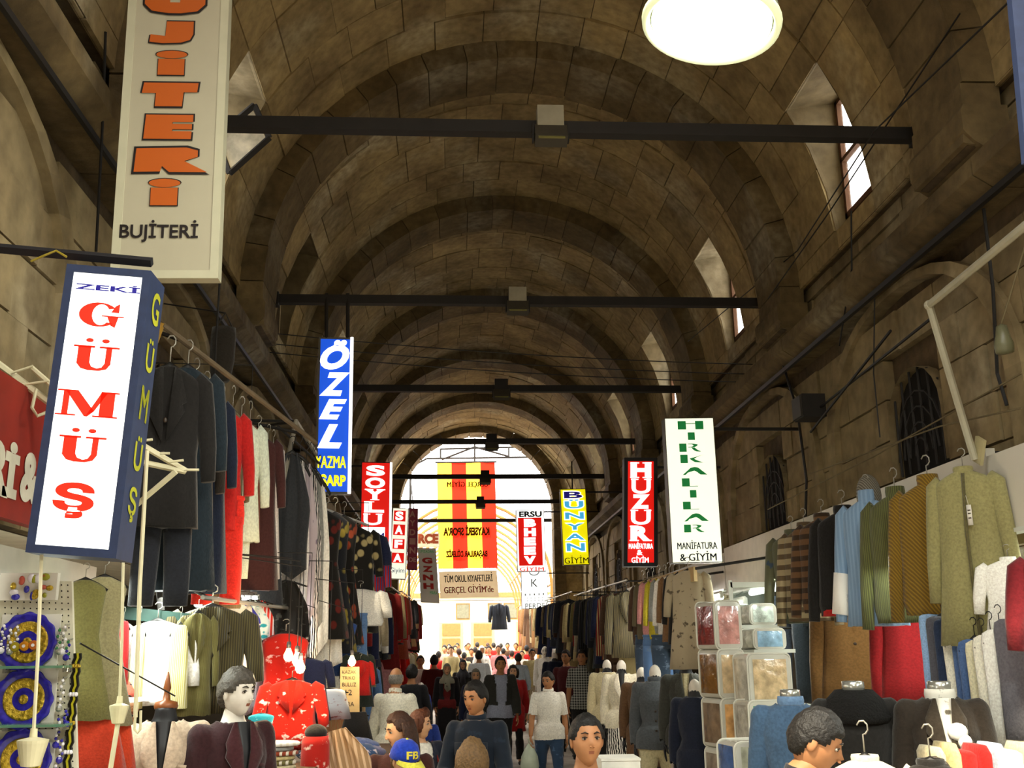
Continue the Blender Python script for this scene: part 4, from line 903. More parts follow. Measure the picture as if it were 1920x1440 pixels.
# ---- right: shirts on hangers on the plywood board, jeans below
bd0, bd1 = at(1196, 1092, 12.6), at(1300, 1062, 9.9)
t = thing('display_board', 'plywood strip from which the bright shirts hang', 'board', (bd0+bd1)/2)
d = (bd1-bd0); mb = MB(); mb.hexa([bd0, bd0+Vector((0, 0, -.14)), bd1+Vector((0, 0, -.14)), bd1] + [p+Vector((.04, .03, 0)) for p in (bd0, bd0+Vector((0, 0, -.14)), bd1+Vector((0, 0, -.14)), bd1)]); mb.build('plywood', mat('plywood', 'b89a6a', .8), t)
for p in (bd0, bd1): MB().tube([p+Vector((.02, .02, -.02)), Vector((3.5, p.y+.1, p.z+.15))], .014, 6).build('wall_stay', IRON, t)
GR4 = 'shirts hung from the plywood strip'
for i, (px, ya, yb, c, pat, kind, lab) in enumerate([
 (1206, 1095, 1205, '4a3424', 'plain', 'sweater', 'brown shirt furthest along the plywood strip'),
 (1214, 1090, 1195, '6a6238', 'rib', 'sweater', 'olive shirt second furthest along the plywood strip'),
 (1224, 1088, 1190, 'c88a8a', 'plain', 'sweater', 'pink shirt hung on the plywood strip'),
 (1236, 1085, 1195, 'b8a82a', 'plain', 'sweater', 'yellow shirt hung on the plywood strip'),
 (1247, 1083, 1185, '8a8a86', 'plain', 'sweater', 'grey shirt hung on the plywood strip'),
 (1255, 1081, 1196, 'e8e4dc', 'plain', 'sweater', 'white shirt hung on the plywood strip'),
 (1263, 1078, 1200, '7a5a3a', 'plain', 'jacket', 'camel jacket hung on the plywood strip'),
 (1274, 1075, 1205, '14110f', 'plain', 'jacket', 'black jacket hung on the plywood strip'),
 (1290, 1070, 1250, 'a89a80', 'spots', 'coat', 'long sand coloured coat nearest on the plywood strip')]):
    q = (px-1196)/104; p = bd0.lerp(bd1, q); p = at(px, ya, p.y-.05); hang_simple(p, R(-32), (yb-ya)*mpp(p.y, 1150), kind, fabric(c, pat, '5a5040'), lab, GR4, wide=.62 if i < 8 else .8)
t = thing('clothes_rail', 'low steel rail of jeans behind the headless grey shirt', 'rail', at(1245, 1185, 11.5))
MB().tube([at(1210, 1188, 12.6), at(1285, 1180, 10.4)], .012, 6).build('pole', HANG_W, t)
for q in (at(1212, 1188, 12.5), at(1283, 1180, 10.5)): MB().tube([q, Vector((3.9, q.y, q.z))], .01, 6).build('wall_stay', IRON, t)
for (px, ya, yb, Y, c, lab) in [(1222, 1190, 1262, 12.2, '3a4a5e', 'denim blue jeans furthest on the low rail'), (1238, 1190, 1272, 11.6, '5a7aa8', 'sky blue jeans in the middle of the low rail'), (1256, 1190, 1268, 11.0, '3a4a5e', 'denim blue jeans nearest on the low rail')]:
    hang_simple(at(px, ya, Y), R(-20), (yb-ya)*mpp(Y, 1230)*1.25, 'trousers', fabric(c, 'spots', '6a7a90'), lab, 'jeans on the low right rail')

# ---- right fascia: sweaters hung along the edge
GR5 = 'sweaters hung along the right fascia'
for (px, ya, yb, w, kind, c, pat, c2, buttons, col, lab) in [
 (1484, 1002, 1166, .95, 'jacket', '5a5a44', 'spots', '3a4a5e', 2, .04, 'faded denim jacket furthest along the right fascia'),
 (1508, 992, 1162, .95, 'sweater', '9a8a6a', 'band', '5a4a34', 0, .05, 'beige cardigan with a dark knitted border on the fascia'),
 (1541, 975, 1146, 1.0, 'sweater', '6a4c30', 'band', '3a2a1c', 0, .05, 'brown sweater with darker bands on the fascia'),
 (1580, 962, 1152, 1.05, 'sweater', '14110f', 'plain', 'e8e4dc', 0, .05, 'black sweater with a red hem on the fascia'),
 (1626, 938, 1172, .95, 'jacket', '7a98b8', 'stripe', '8aa6c4', 0, .06, 'light blue hooded cardigan with a white sleeve end on the fascia'),
 (1679, 930, 1166, .96, 'sweater', '6c7040', 'rib', '4a4c2c', 0, .05, 'green ribbed cardigan on the fascia'),
 (1740, 908, 1152, .98, 'sweater', '8f7020', 'knit', '6a5016', 0, .05, 'mustard knitted sweater on the fascia'),
 (1806, 884, 1212, .84, 'coat', '8c8658', 'plain', '8c8658', 0, .03, 'long khaki cardigan nearest along the fascia')]:
    p = atX(px, ya, 3.12); L = (yb-ya)*mpp(p.y, (ya+yb)/2); t = hang_full(p, R(-46), L, kind, fabric(c, pat, c2), lab, GR5, seed=len(lab) % 5, wide=w, collar=col, sl=.85 if kind != 'coat' else .75, open_front='cardigan' in lab)
    if 'red hem' in lab: paint(obj('hem', gmesh('hemr', lambda: MB().loft([[Vector((.237*g*math.cos(2*PI*k/24), .092*g*math.sin(2*PI*k/24), z)) for k in range(24)] for g, z in ((.98, -.63), (1.02, -.64), (1.02, -.672), (.9, -.672))], 0, False)), t, label='red hem'), fabric('b01712'))
    if 'white sleeve' in lab: paint(obj('hood', gmesh('hood', lambda: MB().ball((0, .04, .03), (.10, .08, .13), 14, 10)), t, label='grey knitted hood'), fabric('8a8478', 'knit', '5a5448')); paint(obj('cuff', gmesh('cuffw', lambda: MB().tube([(-.262, -.025, -.42), (-.29, -.042, -.66)], [.062, .07], 10, flat=.7)), t, label='white fleece sleeve end'), fabric('e8e4dc', 'spots', 'c8c8c8'))
    if 'khaki' in lab: paint(obj('front_edge', gmesh('fedge', lambda: MB().tube([(.015, -.065, -.02), (.01, -.11, -.4), (.02, -.125, -1.08)], .012, 6, flat=.5)), t), fabric('5a5434'))

# ---- right, second row under the fascia
GR6 = 'second row of clothes under the right fascia'
for (px, ya, yb, Y, kind, w, c, pat, rz, lap, btn, lab) in [
 (1478, 1118, 1312, 3.5, 'trousers', .95, '3a4250', 'plain', -28, 0, 0, 'slate blue trousers under the denim jacket'),
 (1512, 1125, 1312, 3.42, 'trousers', .80, '2c343c', 'plain', -28, 0, 0, 'dark slate trousers under the beige cardigan'),
 (1592, 1080, 1330, 3.5, 'coat', 1.22, '6e4e26', 'plain', -22, 0, 3, 'camel brown buttoned coat under the black sweater'),
 (1700, 1080, 1330, 3.45, 'coat', 1.0, '8a1014', 'plain', -30, 0, 0, 'deep red coat under the green cardigan')]:
    q = atX(px, ya, Y); L = (yb-ya)*mpp(q.y, 1200); hang_full(q, R(rz), L, kind, fabric(c, pat), lab, GR6, seed=2, wide=w, buttons=btn, sl=.95, tagm='red' in lab)
CN.update({'8fb0d8': 'light blue', '505058': 'dark grey', '22304a': 'dark blue', '4a6490': 'mid blue', 'e6e2d0': 'ivory', 'f0ece0': 'white', 'd6d0b0': 'pale cream', '6c6a70': 'ash grey'})
for i, (px, ya, yb, Y, c) in enumerate([(1752, 1150, 1300, 6.55, '8fb0d8'), (1766, 1155, 1310, 6.45, '505058'), (1780, 1160, 1330, 6.35, '22304a'), (1800, 1190, 1378, 6.25, 'e6e2d0'), (1817, 1195, 1384, 6.15, '4a6490'), (1828, 1198, 1388, 6.05, '4a6490'), (1843, 1200, 1392, 5.95, 'd6d0b0'), (1858, 1190, 1394, 5.85, 'e6e2d0'), (1875, 1180, 1398, 5.75, 'f0ece0'), (1898, 1160, 1385, 5.65, '6c6a70')]):
    hang_simple(at(px, ya, Y), R(-40), (yb-ya)*mpp(Y, 1280), 'folded', fabric(c), '%s folded trousers, %s in the row right of the red coat' % (cname(c), ORD[i] if i else 'first'), 'folded trousers right of the red coat', wide=.62)
hang_full(at(1890, 1050, 5.9), R(-30), .42, 'jacket', fabric('f0ece0'), 'white shirt above the ivory trousers at the right', GR6, seed=3, wide=.65, tagm=False, sl=.6, collar=.03)
hang_full(at(1985, 1035, 5.2), R(-30), .62, 'sweater', fabric('6a1018'), 'maroon sweater cut off by the right frame edge', GR6, seed=3, wide=.9, tagm=False, collar=.03)
# ------------------------------------------------------------------ people and display figures
SKIN = {k: mat('skin_'+k, c, .55, amp=.06, scale=30) for k, c in (('tan', 'b07a52'), ('fair', 'd6a37c'), ('brown', '96603c'), ('pale', 'c9ae94'), ('plaster', 'd8d0c4'))}
LIPS = mat('lips', '8c523c', .5, amp=0); EYEW = mat('eye_white', 'aaa298', .3, amp=0); EYED = mat('eye_dark', '1a100a', .3, amp=0)
HAIRS = {k: mat('hair_'+k, c, .6, amp=.35, scale=60, bump=.5) for k, c in (('black', '0f0b08'), ('dark', '1e130c'), ('brown', '3a2114'), ('auburn', '5a2e16'), ('fair', '6a5030'), ('grey', '7a746c'), ('wig', '4a443c'))}
def head_pts(nu, nv, inflate=0.0, jitter=0, sel=None):
    """unit head, face towards -y, centre at eye/ear level; returns grid of points and unit directions"""
    P_, D_ = [], []
    for j in range(nv+1):
        ph = PI*(.01+.98*j/nv); rp, rd = [], []
        for i in range(nu):
            th = 2*PI*i/nu+PI/2; x, y, z = math.sin(ph)*math.cos(th), math.sin(ph)*math.sin(th), math.cos(ph)
            rx, ry, rz = .074, .094, .118
            low = max(0, -z); rx *= 1-.30*low**1.6
            X, Y, Z = x*rx, y*ry, z*rz
            if y > 0: Y *= 1-.35*low
            front = max(0, -y)
            if front > .2:
                Y *= 1-.06*front*(1-abs(z))
                g = lambda cx, cz, sx, sz: math.exp(-(((abs(x)-cx)/sx)**2+((z-cz)/sz)**2))
                Y -= .020*g(0, -.16, .13, .10)+.012*g(0, -.02, .10, .16)            # nose
                Y += .011*g(.40, .06, .17, .11)                                       # eye sockets
                Y -= .005*g(.36, .24, .30, .07)                                       # brow
                Y -= .006*g(0, -.46, .22, .05)+.004*g(0, -.57, .18, .05); Y += .004*g(0, -.515, .25, .02)
                Y -= .010*g(0, -.82, .30, .16)                                        # chin
                X *= 1+.05*g(.62, -.15, .2, .2)
            d = Vector((x, y, z)); n = inflate
            if sel: n = sel(d)*inflate
            if jitter: n *= 1+jitter*noise.noise(d*6)
            q = Vector((X, Y, Z)); q += q.normalized()*n
            rp.append(q); rd.append(d)
        P_.append(rp); D_.append(rd)
    return P_, D_
def head_mb(nu=28, nv=22, eyes=True, ears=True):
    mb = MB(); P_, D_ = head_pts(nu, nv); mb.loft(P_, 0)
    # mouth faces
    k = 0
    for j in range(nv):
        for i in range(nu):
            d = (D_[j][i]+D_[j+1][(i+1) % nu])/2
            if d.y < -.5 and abs(d.x) < .22 and -.57 < d.z < -.45: mb.mi[j*nu+i] = 1
    if ears:
        for s in (1, -1): mb.ball((s*.074, .012, -.002), (.010, .022, .032), 8, 6, 0, Matrix.Rotation(s*.3, 3, 'Z'))
    if eyes:
        for s in (1, -1):
            mb.ball((s*.031, -.0745, .008), (.0125, .0085, .0062), 8, 6, 2); mb.ball((s*.031, -.0805, .008), (.0062, .004, .0058), 6, 4, 3); mb.tube([(s*.018, -.0825, .013), (s*.031, -.0855, .0165), (s*.045, -.079, .012)], [.002, .0032, .002], 5, 3)
            mb.tube([(s*.014, -.090, .030), (s*.030, -.090, .037), (s*.049, -.080, .032)], [.003, .0045, .002], 5, 3)
            mb.ball((s*.008, -.101, -.030), (.006, .008, .005), 6, 4, 0)
    return mb
def sstep(e0, e1, x): t = max(0, min(1, (x-e0)/(e1-e0))); return t*t*(3-2*t)
def hair_line(style, d):
    """height of the hairline (unit head) for the direction d"""
    az = -d.y/max(.2, math.hypot(d.x, d.y))            # 1 front, 0 ear, -1 back
    if style == 'bald': return 2 if az > .35 else (-.45 if az < -.3 else -.45+.5*sstep(-.3, .35, az))
    front = {'fringe': .40}.get(style, .56)
    side = .02 if style != 'bob' else -.5
    return -.60+(side+.60)*sstep(-.75, .05, az)+(front-side)*sstep(.30, .78, az)
def hair_mb(style='short', nu=40, nv=32, vol=.016):
    def sel(d):
        k = sstep(-.03, .10, d.z-hair_line(style, d)+.05*noise.noise(d*9))
        if style == 'bald': k *= 1-sstep(.30, .48, d.z)
        return k*(1+.35*noise.noise(d*5)+.18*noise.noise(d*14))+(-.45)*(1-k)
    P_, D_ = head_pts(nu, nv, vol, 0, sel); mb = MB(); mb.loft(P_)
    if style in ('long', 'bob'):
        L = .32 if style == 'long' else .17; rings = []
        for t in (0, .15, .35, .6, .85, 1):
            rg = []
            for k in range(25):
                a = PI*(-.10+1.20*k/24); r = (.086+.026*math.sin(PI*min(1, t*.8+.15)))*(1+.05*math.sin(k*2.6)*t); rg.append(Vector((r*math.cos(a), .014+r*.98*math.sin(a), .06-L*t)))
            for k in range(25):
                a = PI*(1.10-1.20*k/24); r = .066+.012*t; rg.append(Vector((r*math.cos(a), .014+r*.9*math.sin(a), .06-L*t)))
            rings.append(rg)
        mb.loft(rings)
    return mb
def hand_mb(curl=.5, hold=False):
    """hand hanging down from the wrist at origin, palm facing +x (right hand: mirror x); fingers towards -z"""
    mb = MB(); mb.loft([[Vector((.013*b*math.sin(a), .034*w_*math.cos(a), z)) for a in [2*PI*k/10 for k in range(10)]] for w_, b, z in ((.62, 1.2, .02), (.75, 1.2, -.015), (1.1, 1.15, -.055), (1.12, .95, -.085), (.95, .7, -.098))])
    for i, (y, l) in enumerate(((-.029, .070), (-.0095, .080), (.0105, .074), (.029, .058))):
        a = 0; p = Vector((0, y, -.088)); pts = [p-Vector((0, 0, -.02)), p]
        for sgm in (.45, .32, .23): a += curl*(.9 if not hold else 1.5); p = p+Vector((math.sin(a), 0, -math.cos(a)))*l*sgm; pts.append(p)
        mb.tube(pts, [.0085, .0088, .0082, .0072, .0055], 6)
    mb.tube([(.004, -.026, -.02), (.014, -.045, -.045), (.024, -.052, -.072), (.034, -.046, -.094)], [.011, .0105, .009, .006], 6)
    return mb
def rig(pose):
    """joint places for a 1.72 m figure facing -y"""
    J = {}
    lean = pose.get('lean', 0); Ml = Matrix.Rotation(lean, 3, 'X'); hipc = Vector((0, 0, .93)); up = lambda v: hipc+Ml @ (Vector(v)-hipc)
    sh = pose.get('sh', .166); J['neck'] = up((0, .01, 1.47)); J['headc'] = up((0, -.025, 1.60)) 
    for s, k in ((-1, 'r'), (1, 'l')):          # person's right is at -x when facing -y
        J['sh'+k] = up((s*sh, .012, 1.385)); ud, fd = [Vector(v).normalized() for v in pose.get('arm'+k, ((s*.18, .02, -1), (s*.05, -.18, -1)))]
        J['el'+k] = J['sh'+k]+ud*.29; J['wr'+k] = J['el'+k]+fd*.245; J['fd'+k] = fd
        J['hp'+k] = Vector((s*.09, 0, .92)); td, sd = [Vector(v).normalized() for v in pose.get('leg'+k, ((s*.03, 0, -1), (s*.02, .02, -1)))]
        J['kn'+k] = J['hp'+k]+td*.435; J['an'+k] = J['kn'+k]+sd*.42
    return J, up
def blob(mb, c, r): mb.ball(c, r, 14, 10)
BODY = {}
def body(key, pose, voxel=.016, female=False, g=1.0, head=True, res=(28, 22), bare_arms=False):
    """one continuous body (closed surface) from lofted limbs fused by a voxel remesh; keeps region numbers per face"""
    if key in BODY: return BODY[key]
    J, up = rig(pose); mb = MB()
    ch = [(.76, .10, .07), (.82, .155, .105), (.90, .168*(1.05 if female else 1), .118), (.98, .158, .112), (1.08, .138*(.93 if female else 1.03), .102), (1.18, .150, .110), (1.28, .165, .118+.015*female), (1.35, .168, .108), (1.395, .150, .092), (1.43, .105, .075), (1.455, .066, .060), (1.50, .055, .056)]
    mb.loft([[up((g*a*math.cos(q), .005+g*b*math.sin(q)*(1.0), z)) for q in [2*PI*k/22 for k in range(22)]] for z, a, b in ch])
    segs = [('torso', up((0, 0, .95)), up((0, 0, 1.38)), .15), ('neck', up((0, .01, 1.47)), J['headc'], .06)]
    mb.tube([up((0, .012, 1.40)), up((0, .005, 1.48)), J['headc']+Vector((0, .015, -.06))], [.075, .056, .052], 12)
    for k in 'rl':
        s = -1 if k == 'r' else 1
        mb.tube([J['sh'+k]+Vector((-s*.06, 0, -.01)), J['sh'+k], J['sh'+k].lerp(J['el'+k], .35), J['el'+k], J['el'+k].lerp(J['wr'+k], .3), J['wr'+k]], [.055*g, .054*g, .049*g, .041*g, .042*g, .028], 12)
        blob(mb, J['sh'+k], .053*g); blob(mb, J['el'+k], .042*g)
        if head is not None:
            hp, kn, an = J['hp'+k], J['kn'+k], J['an'+k]
            mb.tube([hp+Vector((0, 0, .05)), hp.lerp(kn, .15), hp.lerp(kn, .6), kn, kn.lerp(an, .3), an], [.092*g, .094*g, .072*g, .056*g, .058*g, .038], 14); blob(mb, kn, .057*g)
        segs += [('uarm', J['sh'+k]+(J['el'+k]-J['sh'+k])*.12, J['el'+k], .05), ('farm', J['el'+k], J['wr'+k], .035), ('thigh', J['hp'+k], J['kn'+k], .08), ('shin', J['kn'+k], J['an'+k], .05)]
        an = J['an'+k]; mb.ball(an+Vector((0, -.06, -.045)), (.043, .125, .038), 12, 8); segs.append(('foot', an+Vector((0, .04, -.05)), an+Vector((0, -.16, -.05)), .04))
    me = bpy.data.meshes.new('b'); me.from_pydata([tuple(v) for v in mb.v], [], mb.f)
    bm = bmesh.new(); bm.from_mesh(me); bmesh.ops.recalc_face_normals(bm, faces=bm.faces); bm.to_mesh(me); bm.free()
    o = bpy.data.objects.new('b', me); C.objects.link(o); r = o.modifiers.new('r', 'REMESH'); r.mode = 'VOXEL'; r.voxel_size = voxel; r.use_smooth_shade = True
    s_ = o.modifiers.new('s', 'SMOOTH'); s_.iterations = 4 if voxel < .02 else 2; s_.factor = .5
    bo = bpy.data.meshes.new_from_object(o.evaluated_get(bpy.context.evaluated_depsgraph_get())); bpy.data.objects.remove(o); bpy.data.meshes.remove(me)
    vs = [v.co.copy() for v in bo.vertices]; nm = [v.normal.copy() for v in bo.vertices]; fs = [tuple(p.vertices) for p in bo.polygons]; bpy.data.meshes.remove(bo)
    reg, par = [], []
    for v in vs:
        best = None
        for (nme, a, b, r) in segs:
            ab = b-a; t = max(0, min(1, (v-a).dot(ab)/ab.dot(ab))); d = (v-a-ab*t).length-r
            if best is None or d < best[0]: best = (d, nme, t)
        reg.append(best[1]); par.append(best[2])
    out = MB(); out.add(vs, fs, 0)
    for i, f in enumerate(fs):
        if reg[f[0]] == 'foot': out.mi[i] = 4
    Mh = Matrix.Translation(J['headc']) @ Matrix.Rotation(pose.get('hyaw', 0), 4, 'Z') @ Matrix.Rotation(pose.get('hpitch', 0), 4, 'X') @ Matrix.Rotation(pose.get('hroll', 0), 4, 'Y')
    if head: h = head_mb(*res, eyes=voxel < .025, ears=True); out.add([Mh @ v for v in h.v], [], 0); n0 = len(out.v)-len(h.v); out.f += [tuple(i+n0 for i in f) for f in h.f]; out.mi += h.mi
    for k in 'rl':
        s = -1 if k == 'r' else 1; fd = J['fd'+k]; z_ = -fd; x_ = Vector((-s, 0, 0)) if abs(fd.x) < .8 else Vector((0, -1, 0)); x_ = (x_-z_*x_.dot(z_)).normalized(); y_ = z_.cross(x_)
        hm = hand_mb(pose.get('curl', .35), pose.get('hold'+k, False)); M3 = Matrix((x_, y_, z_)).transposed()
        flip = -1 if y_.y < 0 else 1
        vs2 = [M3 @ Vector((v.x, v.y*flip, v.z))+J['wr'+k]+fd*.01 for v in hm.v]; n0 = len(out.v); out.v += vs2; out.f += [tuple(i+n0 for i in f) for f in hm.f]; out.mi += [0]*len(hm.f)
    res_ = dict(mb=out, vs=vs, nm=nm, fs=fs, reg=reg, par=par, J=J, up=up, Mh=Mh, cloth={})
    me = bpy.data.meshes.new('body_'+key); me.from_pydata([tuple(v) for v in out.v], [], out.f); me.polygons.foreach_set('material_index', out.mi); me.polygons.foreach_set('use_smooth', [True]*len(out.f))
    for _ in range(5): me.materials.append(None)
    bm = bmesh.new(); bm.from_mesh(me); bmesh.ops.recalc_face_normals(bm, faces=bm.faces); bm.to_mesh(me); bm.free()
    res_['me'] = me; BODY[key] = res_; return res_
def wear(b, key, kind, off=.014, folds=.006):
    """clothing that follows the body: its own shell with a turned hem"""
    if (key, kind) in b['cloth']: return b['cloth'][(key, kind)]
    up_ = b['up']
    nk0, nk1 = up_((0, .01, 1.40)), b['J']['headc']; nd = (nk1-nk0).normalized(); base = up_((0, 0, 1.44)); axis = (up_((0, 0, 1.44))-up_((0, 0, 1.0))).normalized()
    def has(i):
        r, t, v = b['reg'][i], b['par'][i], b['vs'][i]; z = v.z
        if r in ('neck', 'foot') or (v-base).dot(axis) > .012: return False
        hem = {'coat': .62}.get(kind, .835 if kind != 'vest' else .88)
        trunk = r == 'torso' or (r == 'thigh' and z > hem)
        if kind == 'open' and r == 'torso' and v.y < -.02 and abs(v.x) < .03+.05*max(0, min(1, (z-.85)/.6)): return False
        if kind in ('shirt_long', 'coat', 'open'): return (trunk and z > hem) or r == 'uarm' or (r == 'farm' and t < .93)
        if kind == 'shirt_short': return (trunk and z > hem) or (r == 'uarm' and t < .80)
        if kind == 'trousers': return (r in ('thigh', 'shin') and not (r == 'shin' and t > .97)) or (r == 'torso' and z < 1.0)
        if kind == 'vest': return trunk and z > hem
    idx = {}; vs, fs = [], []
    for f in b['fs']:
        if all(has(i) for i in f):
            for i in f:
                if i not in idx:
                    v, n = b['vs'][i], b['nm'][i]; w = folds*(noise.noise(v*9+Vector((3, 1, 7)))+.5*noise.noise(v*22)); extra = .02*b['par'][i] if b['reg'][i] == 'shin' else (.016 if kind.startswith('shirt') and v.z < 1.02 and b['reg'][i] in ('torso', 'thigh') else 0)+ (.006 if b['reg'][i] in ('farm', 'uarm') else 0)
                    idx[i] = len(vs); vs.append(v+n*(off+w+extra))
            fs.append(tuple(idx[i] for i in f))
    if kind == 'coat':
        n0 = len(vs); rg = torso_mb([(0, .172, .128), (.3, .192, .142), (.7, .205, .155), (1, .222, .165)], .42, 5, 6, .02, z0=1.0); vs += rg.v; fs += [tuple(q+n0 for q in f) for f in rg.f]
    me = bpy.data.meshes.new(kind); me.from_pydata([tuple(v) for v in vs], [], fs); me.polygons.foreach_set('use_smooth', [True]*len(fs)); me.materials.append(None)
    # turned edge
    bm = bmesh.new(); bm.from_mesh(me); ed = [e for e in bm.edges if e.is_boundary]; r = bmesh.ops.extrude_edge_only(bm, edges=ed)
    for g_ in r['geom']:
        if isinstance(g_, bmesh.types.BMVert): g_.co -= g_.normal*.012 if g_.normal.length > 0 else Vector((0, 0, 0))
    bmesh.ops.recalc_face_normals(bm, faces=bm.faces); bm.to_mesh(me); bm.free()
    b['cloth'][(key, kind)] = me; return me
SHOE = mat('shoe_leather', '1a1512', .45, amp=0)
def person(name, label, cat, b, loc, rz, H, skin, hair=None, hstyle='short', top=None, topk='shirt_long', low=None, group=None, scarf=None, skirt=None, jacket=None, extra=None, collar=None, shoe=SHOE, vol=.016, hres=(40, 32), wide=1.0):
    s = H/1.72; m = Matrix.Translation(Vector(loc)) @ Matrix.Rotation(rz, 4, 'Z') @ Matrix.Diagonal((s*wide, s*wide, s, 1))
    t = thing(name, label, cat, m=m, group=group)
    paint(obj('body', b['me'], t), SKIN[skin], LIPS if skin != 'plaster' else SKIN[skin], EYEW if skin != 'plaster' else SKIN[skin], EYED if skin != 'plaster' else SKIN[skin], shoe)
    if top: paint(obj('shirt', wear(b, 'a', topk), t), top)
    if jacket: paint(obj('jacket', wear(b, 'j', jacket[1], .028, .008), t), jacket[0])
    if low: paint(obj('trousers', wear(b, 'a', 'trousers', .013, .008), t), low)
    if hair and b['Mh'] is not None:
        k = 'hair_%s_%d_%g' % (hstyle, hres[0], vol)
        o = obj('hair', gmesh(k, lambda: hair_mb(hstyle, *hres, vol)), t); o.matrix_local = b['Mh']; paint(o, HAIRS[hair])
    if collar:
        o = obj('collar', gmesh('pcollar', lambda: collar_mb(.045, .070)), t); o.matrix_local = Matrix.Translation(b['up']((0, .008, 1.455))) @ Matrix.Rotation(.25, 4, 'X'); paint(o, collar)
    if scarf:
        def sc():
            mb = MB(); P_, D_ = head_pts(24, 18, .014); vs = [p for r in P_ for p in r]; fs = []
            for j in range(18):
                for i in range(24):
                    d = (D_[j][i]+D_[j+1][(i+1) % 24])/2
                    if not (d.y < -.45 and -.75 < d.z < .52 and abs(d.x) < .62): fs.append((j*24+i, j*24+(i+1) % 24, (j+1)*24+(i+1) % 24, (j+1)*24+i))
            mb.add(vs, fs)
            mb.loft([[Vector((r*math.cos(a)*(1+.05*math.sin(5*a)), .012+r*.85*math.sin(a), z)) for a in [2*PI*k/24 for k in range(24)]] for r, z in ((.066, -.05), (.080, -.10), (.10, -.14), (.165, -.19), (.185, -.25), (.175, -.27))], 0, False)
            mb.prism([Vector((-.05, -.13, -.16)), Vector((.05, -.13, -.16)), Vector((.07, -.16, -.38)), Vector((0, -.165, -.44)), Vector((-.06, -.16, -.36))], (0, -.012, 0)); return mb
        o = obj('headscarf', gmesh('headscarf', sc), t); o.matrix_local = b['Mh']; paint(o, scarf)
    if skirt:
        def sk(): return torso_mb([(0, .155, .115), (.1, .18, .13), (.5, .21, .16), (1, .27, .20)], .84, 4, 8, .02, z0=.98)
        paint(obj('skirt', gmesh('pskirt', sk), t), skirt)
    return t, m
def child_mesh(t, name, key, fn, *mats, m=None, label=None):
    o = obj(name, gmesh(key, fn), t, label)
    if m is not None: o.matrix_local = m
    return paint(o, *mats)

DENIM = fabric('141d2a', 'spots', '1c2838'); WHITE_C = fabric('dedbd0'); JEANS = fabric('2e4460', 'spots', '4a6484'); DARK_T = fabric('1c1a1a'); 
POSES = dict(
 stand=dict(), 
 walk=dict(legr=((-.02, -.32, -1), (-.02, -.05, -1)), legl=((.02, .22, -1), (.02, .38, -1)), armr=((-.2, .22, -1), (-.08, .05, -1)), arml=((.2, -.18, -1), (.05, -.35, -1))),
 walk2=dict(legl=((.02, -.30, -1), (.02, -.02, -1)), legr=((-.02, .2, -1), (-.02, .4, -1)), arml=((.2, .2, -1), (.08, -.1, -1)), armr=((-.22, -.1, -1), (-.1, -.2, -1)), holdr=True),
 back=dict(armr=((-.25, -.05, -1), (-.1, -.4, -1)), arml=((.25, -.05, -1), (.1, -.4, -1))),
 push=dict(sh=.158, armr=((-.22, -.22, -.95), (.22, -.75, -.40)), arml=((.22, -.22, -.95), (-.20, -.75, -.40)), hyaw=R(-22), hpitch=R(8), holdr=True, holdl=True, legr=((-.02, -.2, -1), (-.02, 0, -1))),
 hip=dict(arml=((.55, .25, -1), (-.75, -.25, -.35)), armr=((-.2, 0, -1), (-.05, -.1, -1))),
 reach=dict(armr=((-.6, -.75, -.45), (-.75, -.55, -.35)), arml=((.2, 0, -1), (0, -.3, -1)), hyaw=R(-60), hpitch=R(10)),
 bend=dict(lean=R(14), hpitch=R(24), hyaw=R(0), arml=((.15, -.5, -1), (0, -.8, -.5)), armr=((-.15, -.5, -1), (0, -.8, -.5))),
 mann=dict(armr=((-.16, .03, -1), (-.05, -.05, -1)), arml=((.16, .03, -1), (.05, -.05, -1)), curl=.15))
def B(pose, voxel=.016, **kw):
    extra = {k: kw.pop(k) for k in ('hyaw', 'hpitch', 'hroll') if k in kw}
    key = '%s_%g_%s_%s' % (pose, voxel, sorted(kw.items()), sorted(extra.items())); return body(key, {**POSES[pose], **extra}, voxel, **kw)
def ground(px, Y, z=None):
    p = at(px, 1250, Y); return Vector((p.x, Y, fz(Y) if z is None else z))

# man in the denim shirt pushing a hand cart
p = ground(893, 7.9); t, m = person('person', 'man in a dark denim shirt pushing a cart and looking left', 'person', B('push', .013), p, R(-16), 1.745, 'tan', 'black', 'short', DENIM, 'shirt_long', fabric('1d1a17'), collar=DENIM)
for i in range(4): child_mesh(t, 'shirt_button', 'pbtn%d' % i, lambda: MB().ball((0, -.166, 1.30-.09*i), (.007, .005, .007), 6, 4), SILV)
for s in (1, -1): child_mesh(t, 'breast_pocket', 'ppock%d' % s, lambda: MB().box((s*.08, -.156, 1.27), (.075, .012, .085)), DENIM)
ct = thing('hand_cart', 'dark steel hand cart with a bar handle held by the man in denim', 'cart', p+Vector((0, -.45, 0)))
for s in (1, -1): MB().tube([p+Vector((s*.16, -.36, .98)), p+Vector((s*.16, -.55, .75)), p+Vector((s*.15, -.75, .12))], .016, 8).build('upright', IRON, ct)
MB().tube([p+Vector((-.2, -.36, .985)), p+Vector((.2, -.36, .985))], .018, 8).build('handle', mat('rubber_grip', '2a2624', .8), ct)
MB().box(p+Vector((0, -.85, .12)), (.42, .45, .04)).build('platform', IRON, ct)
for s in (1, -1): MB().lathe([(.07, -.02), (.08, -.01), (.08, .01), (.07, .02)], p+Vector((s*.22, -.72, .08)), 14, m=Matrix.Rotation(PI/2, 3, 'Y')).build('wheel', mat('rubber_grip', '2a2624', .8), ct)
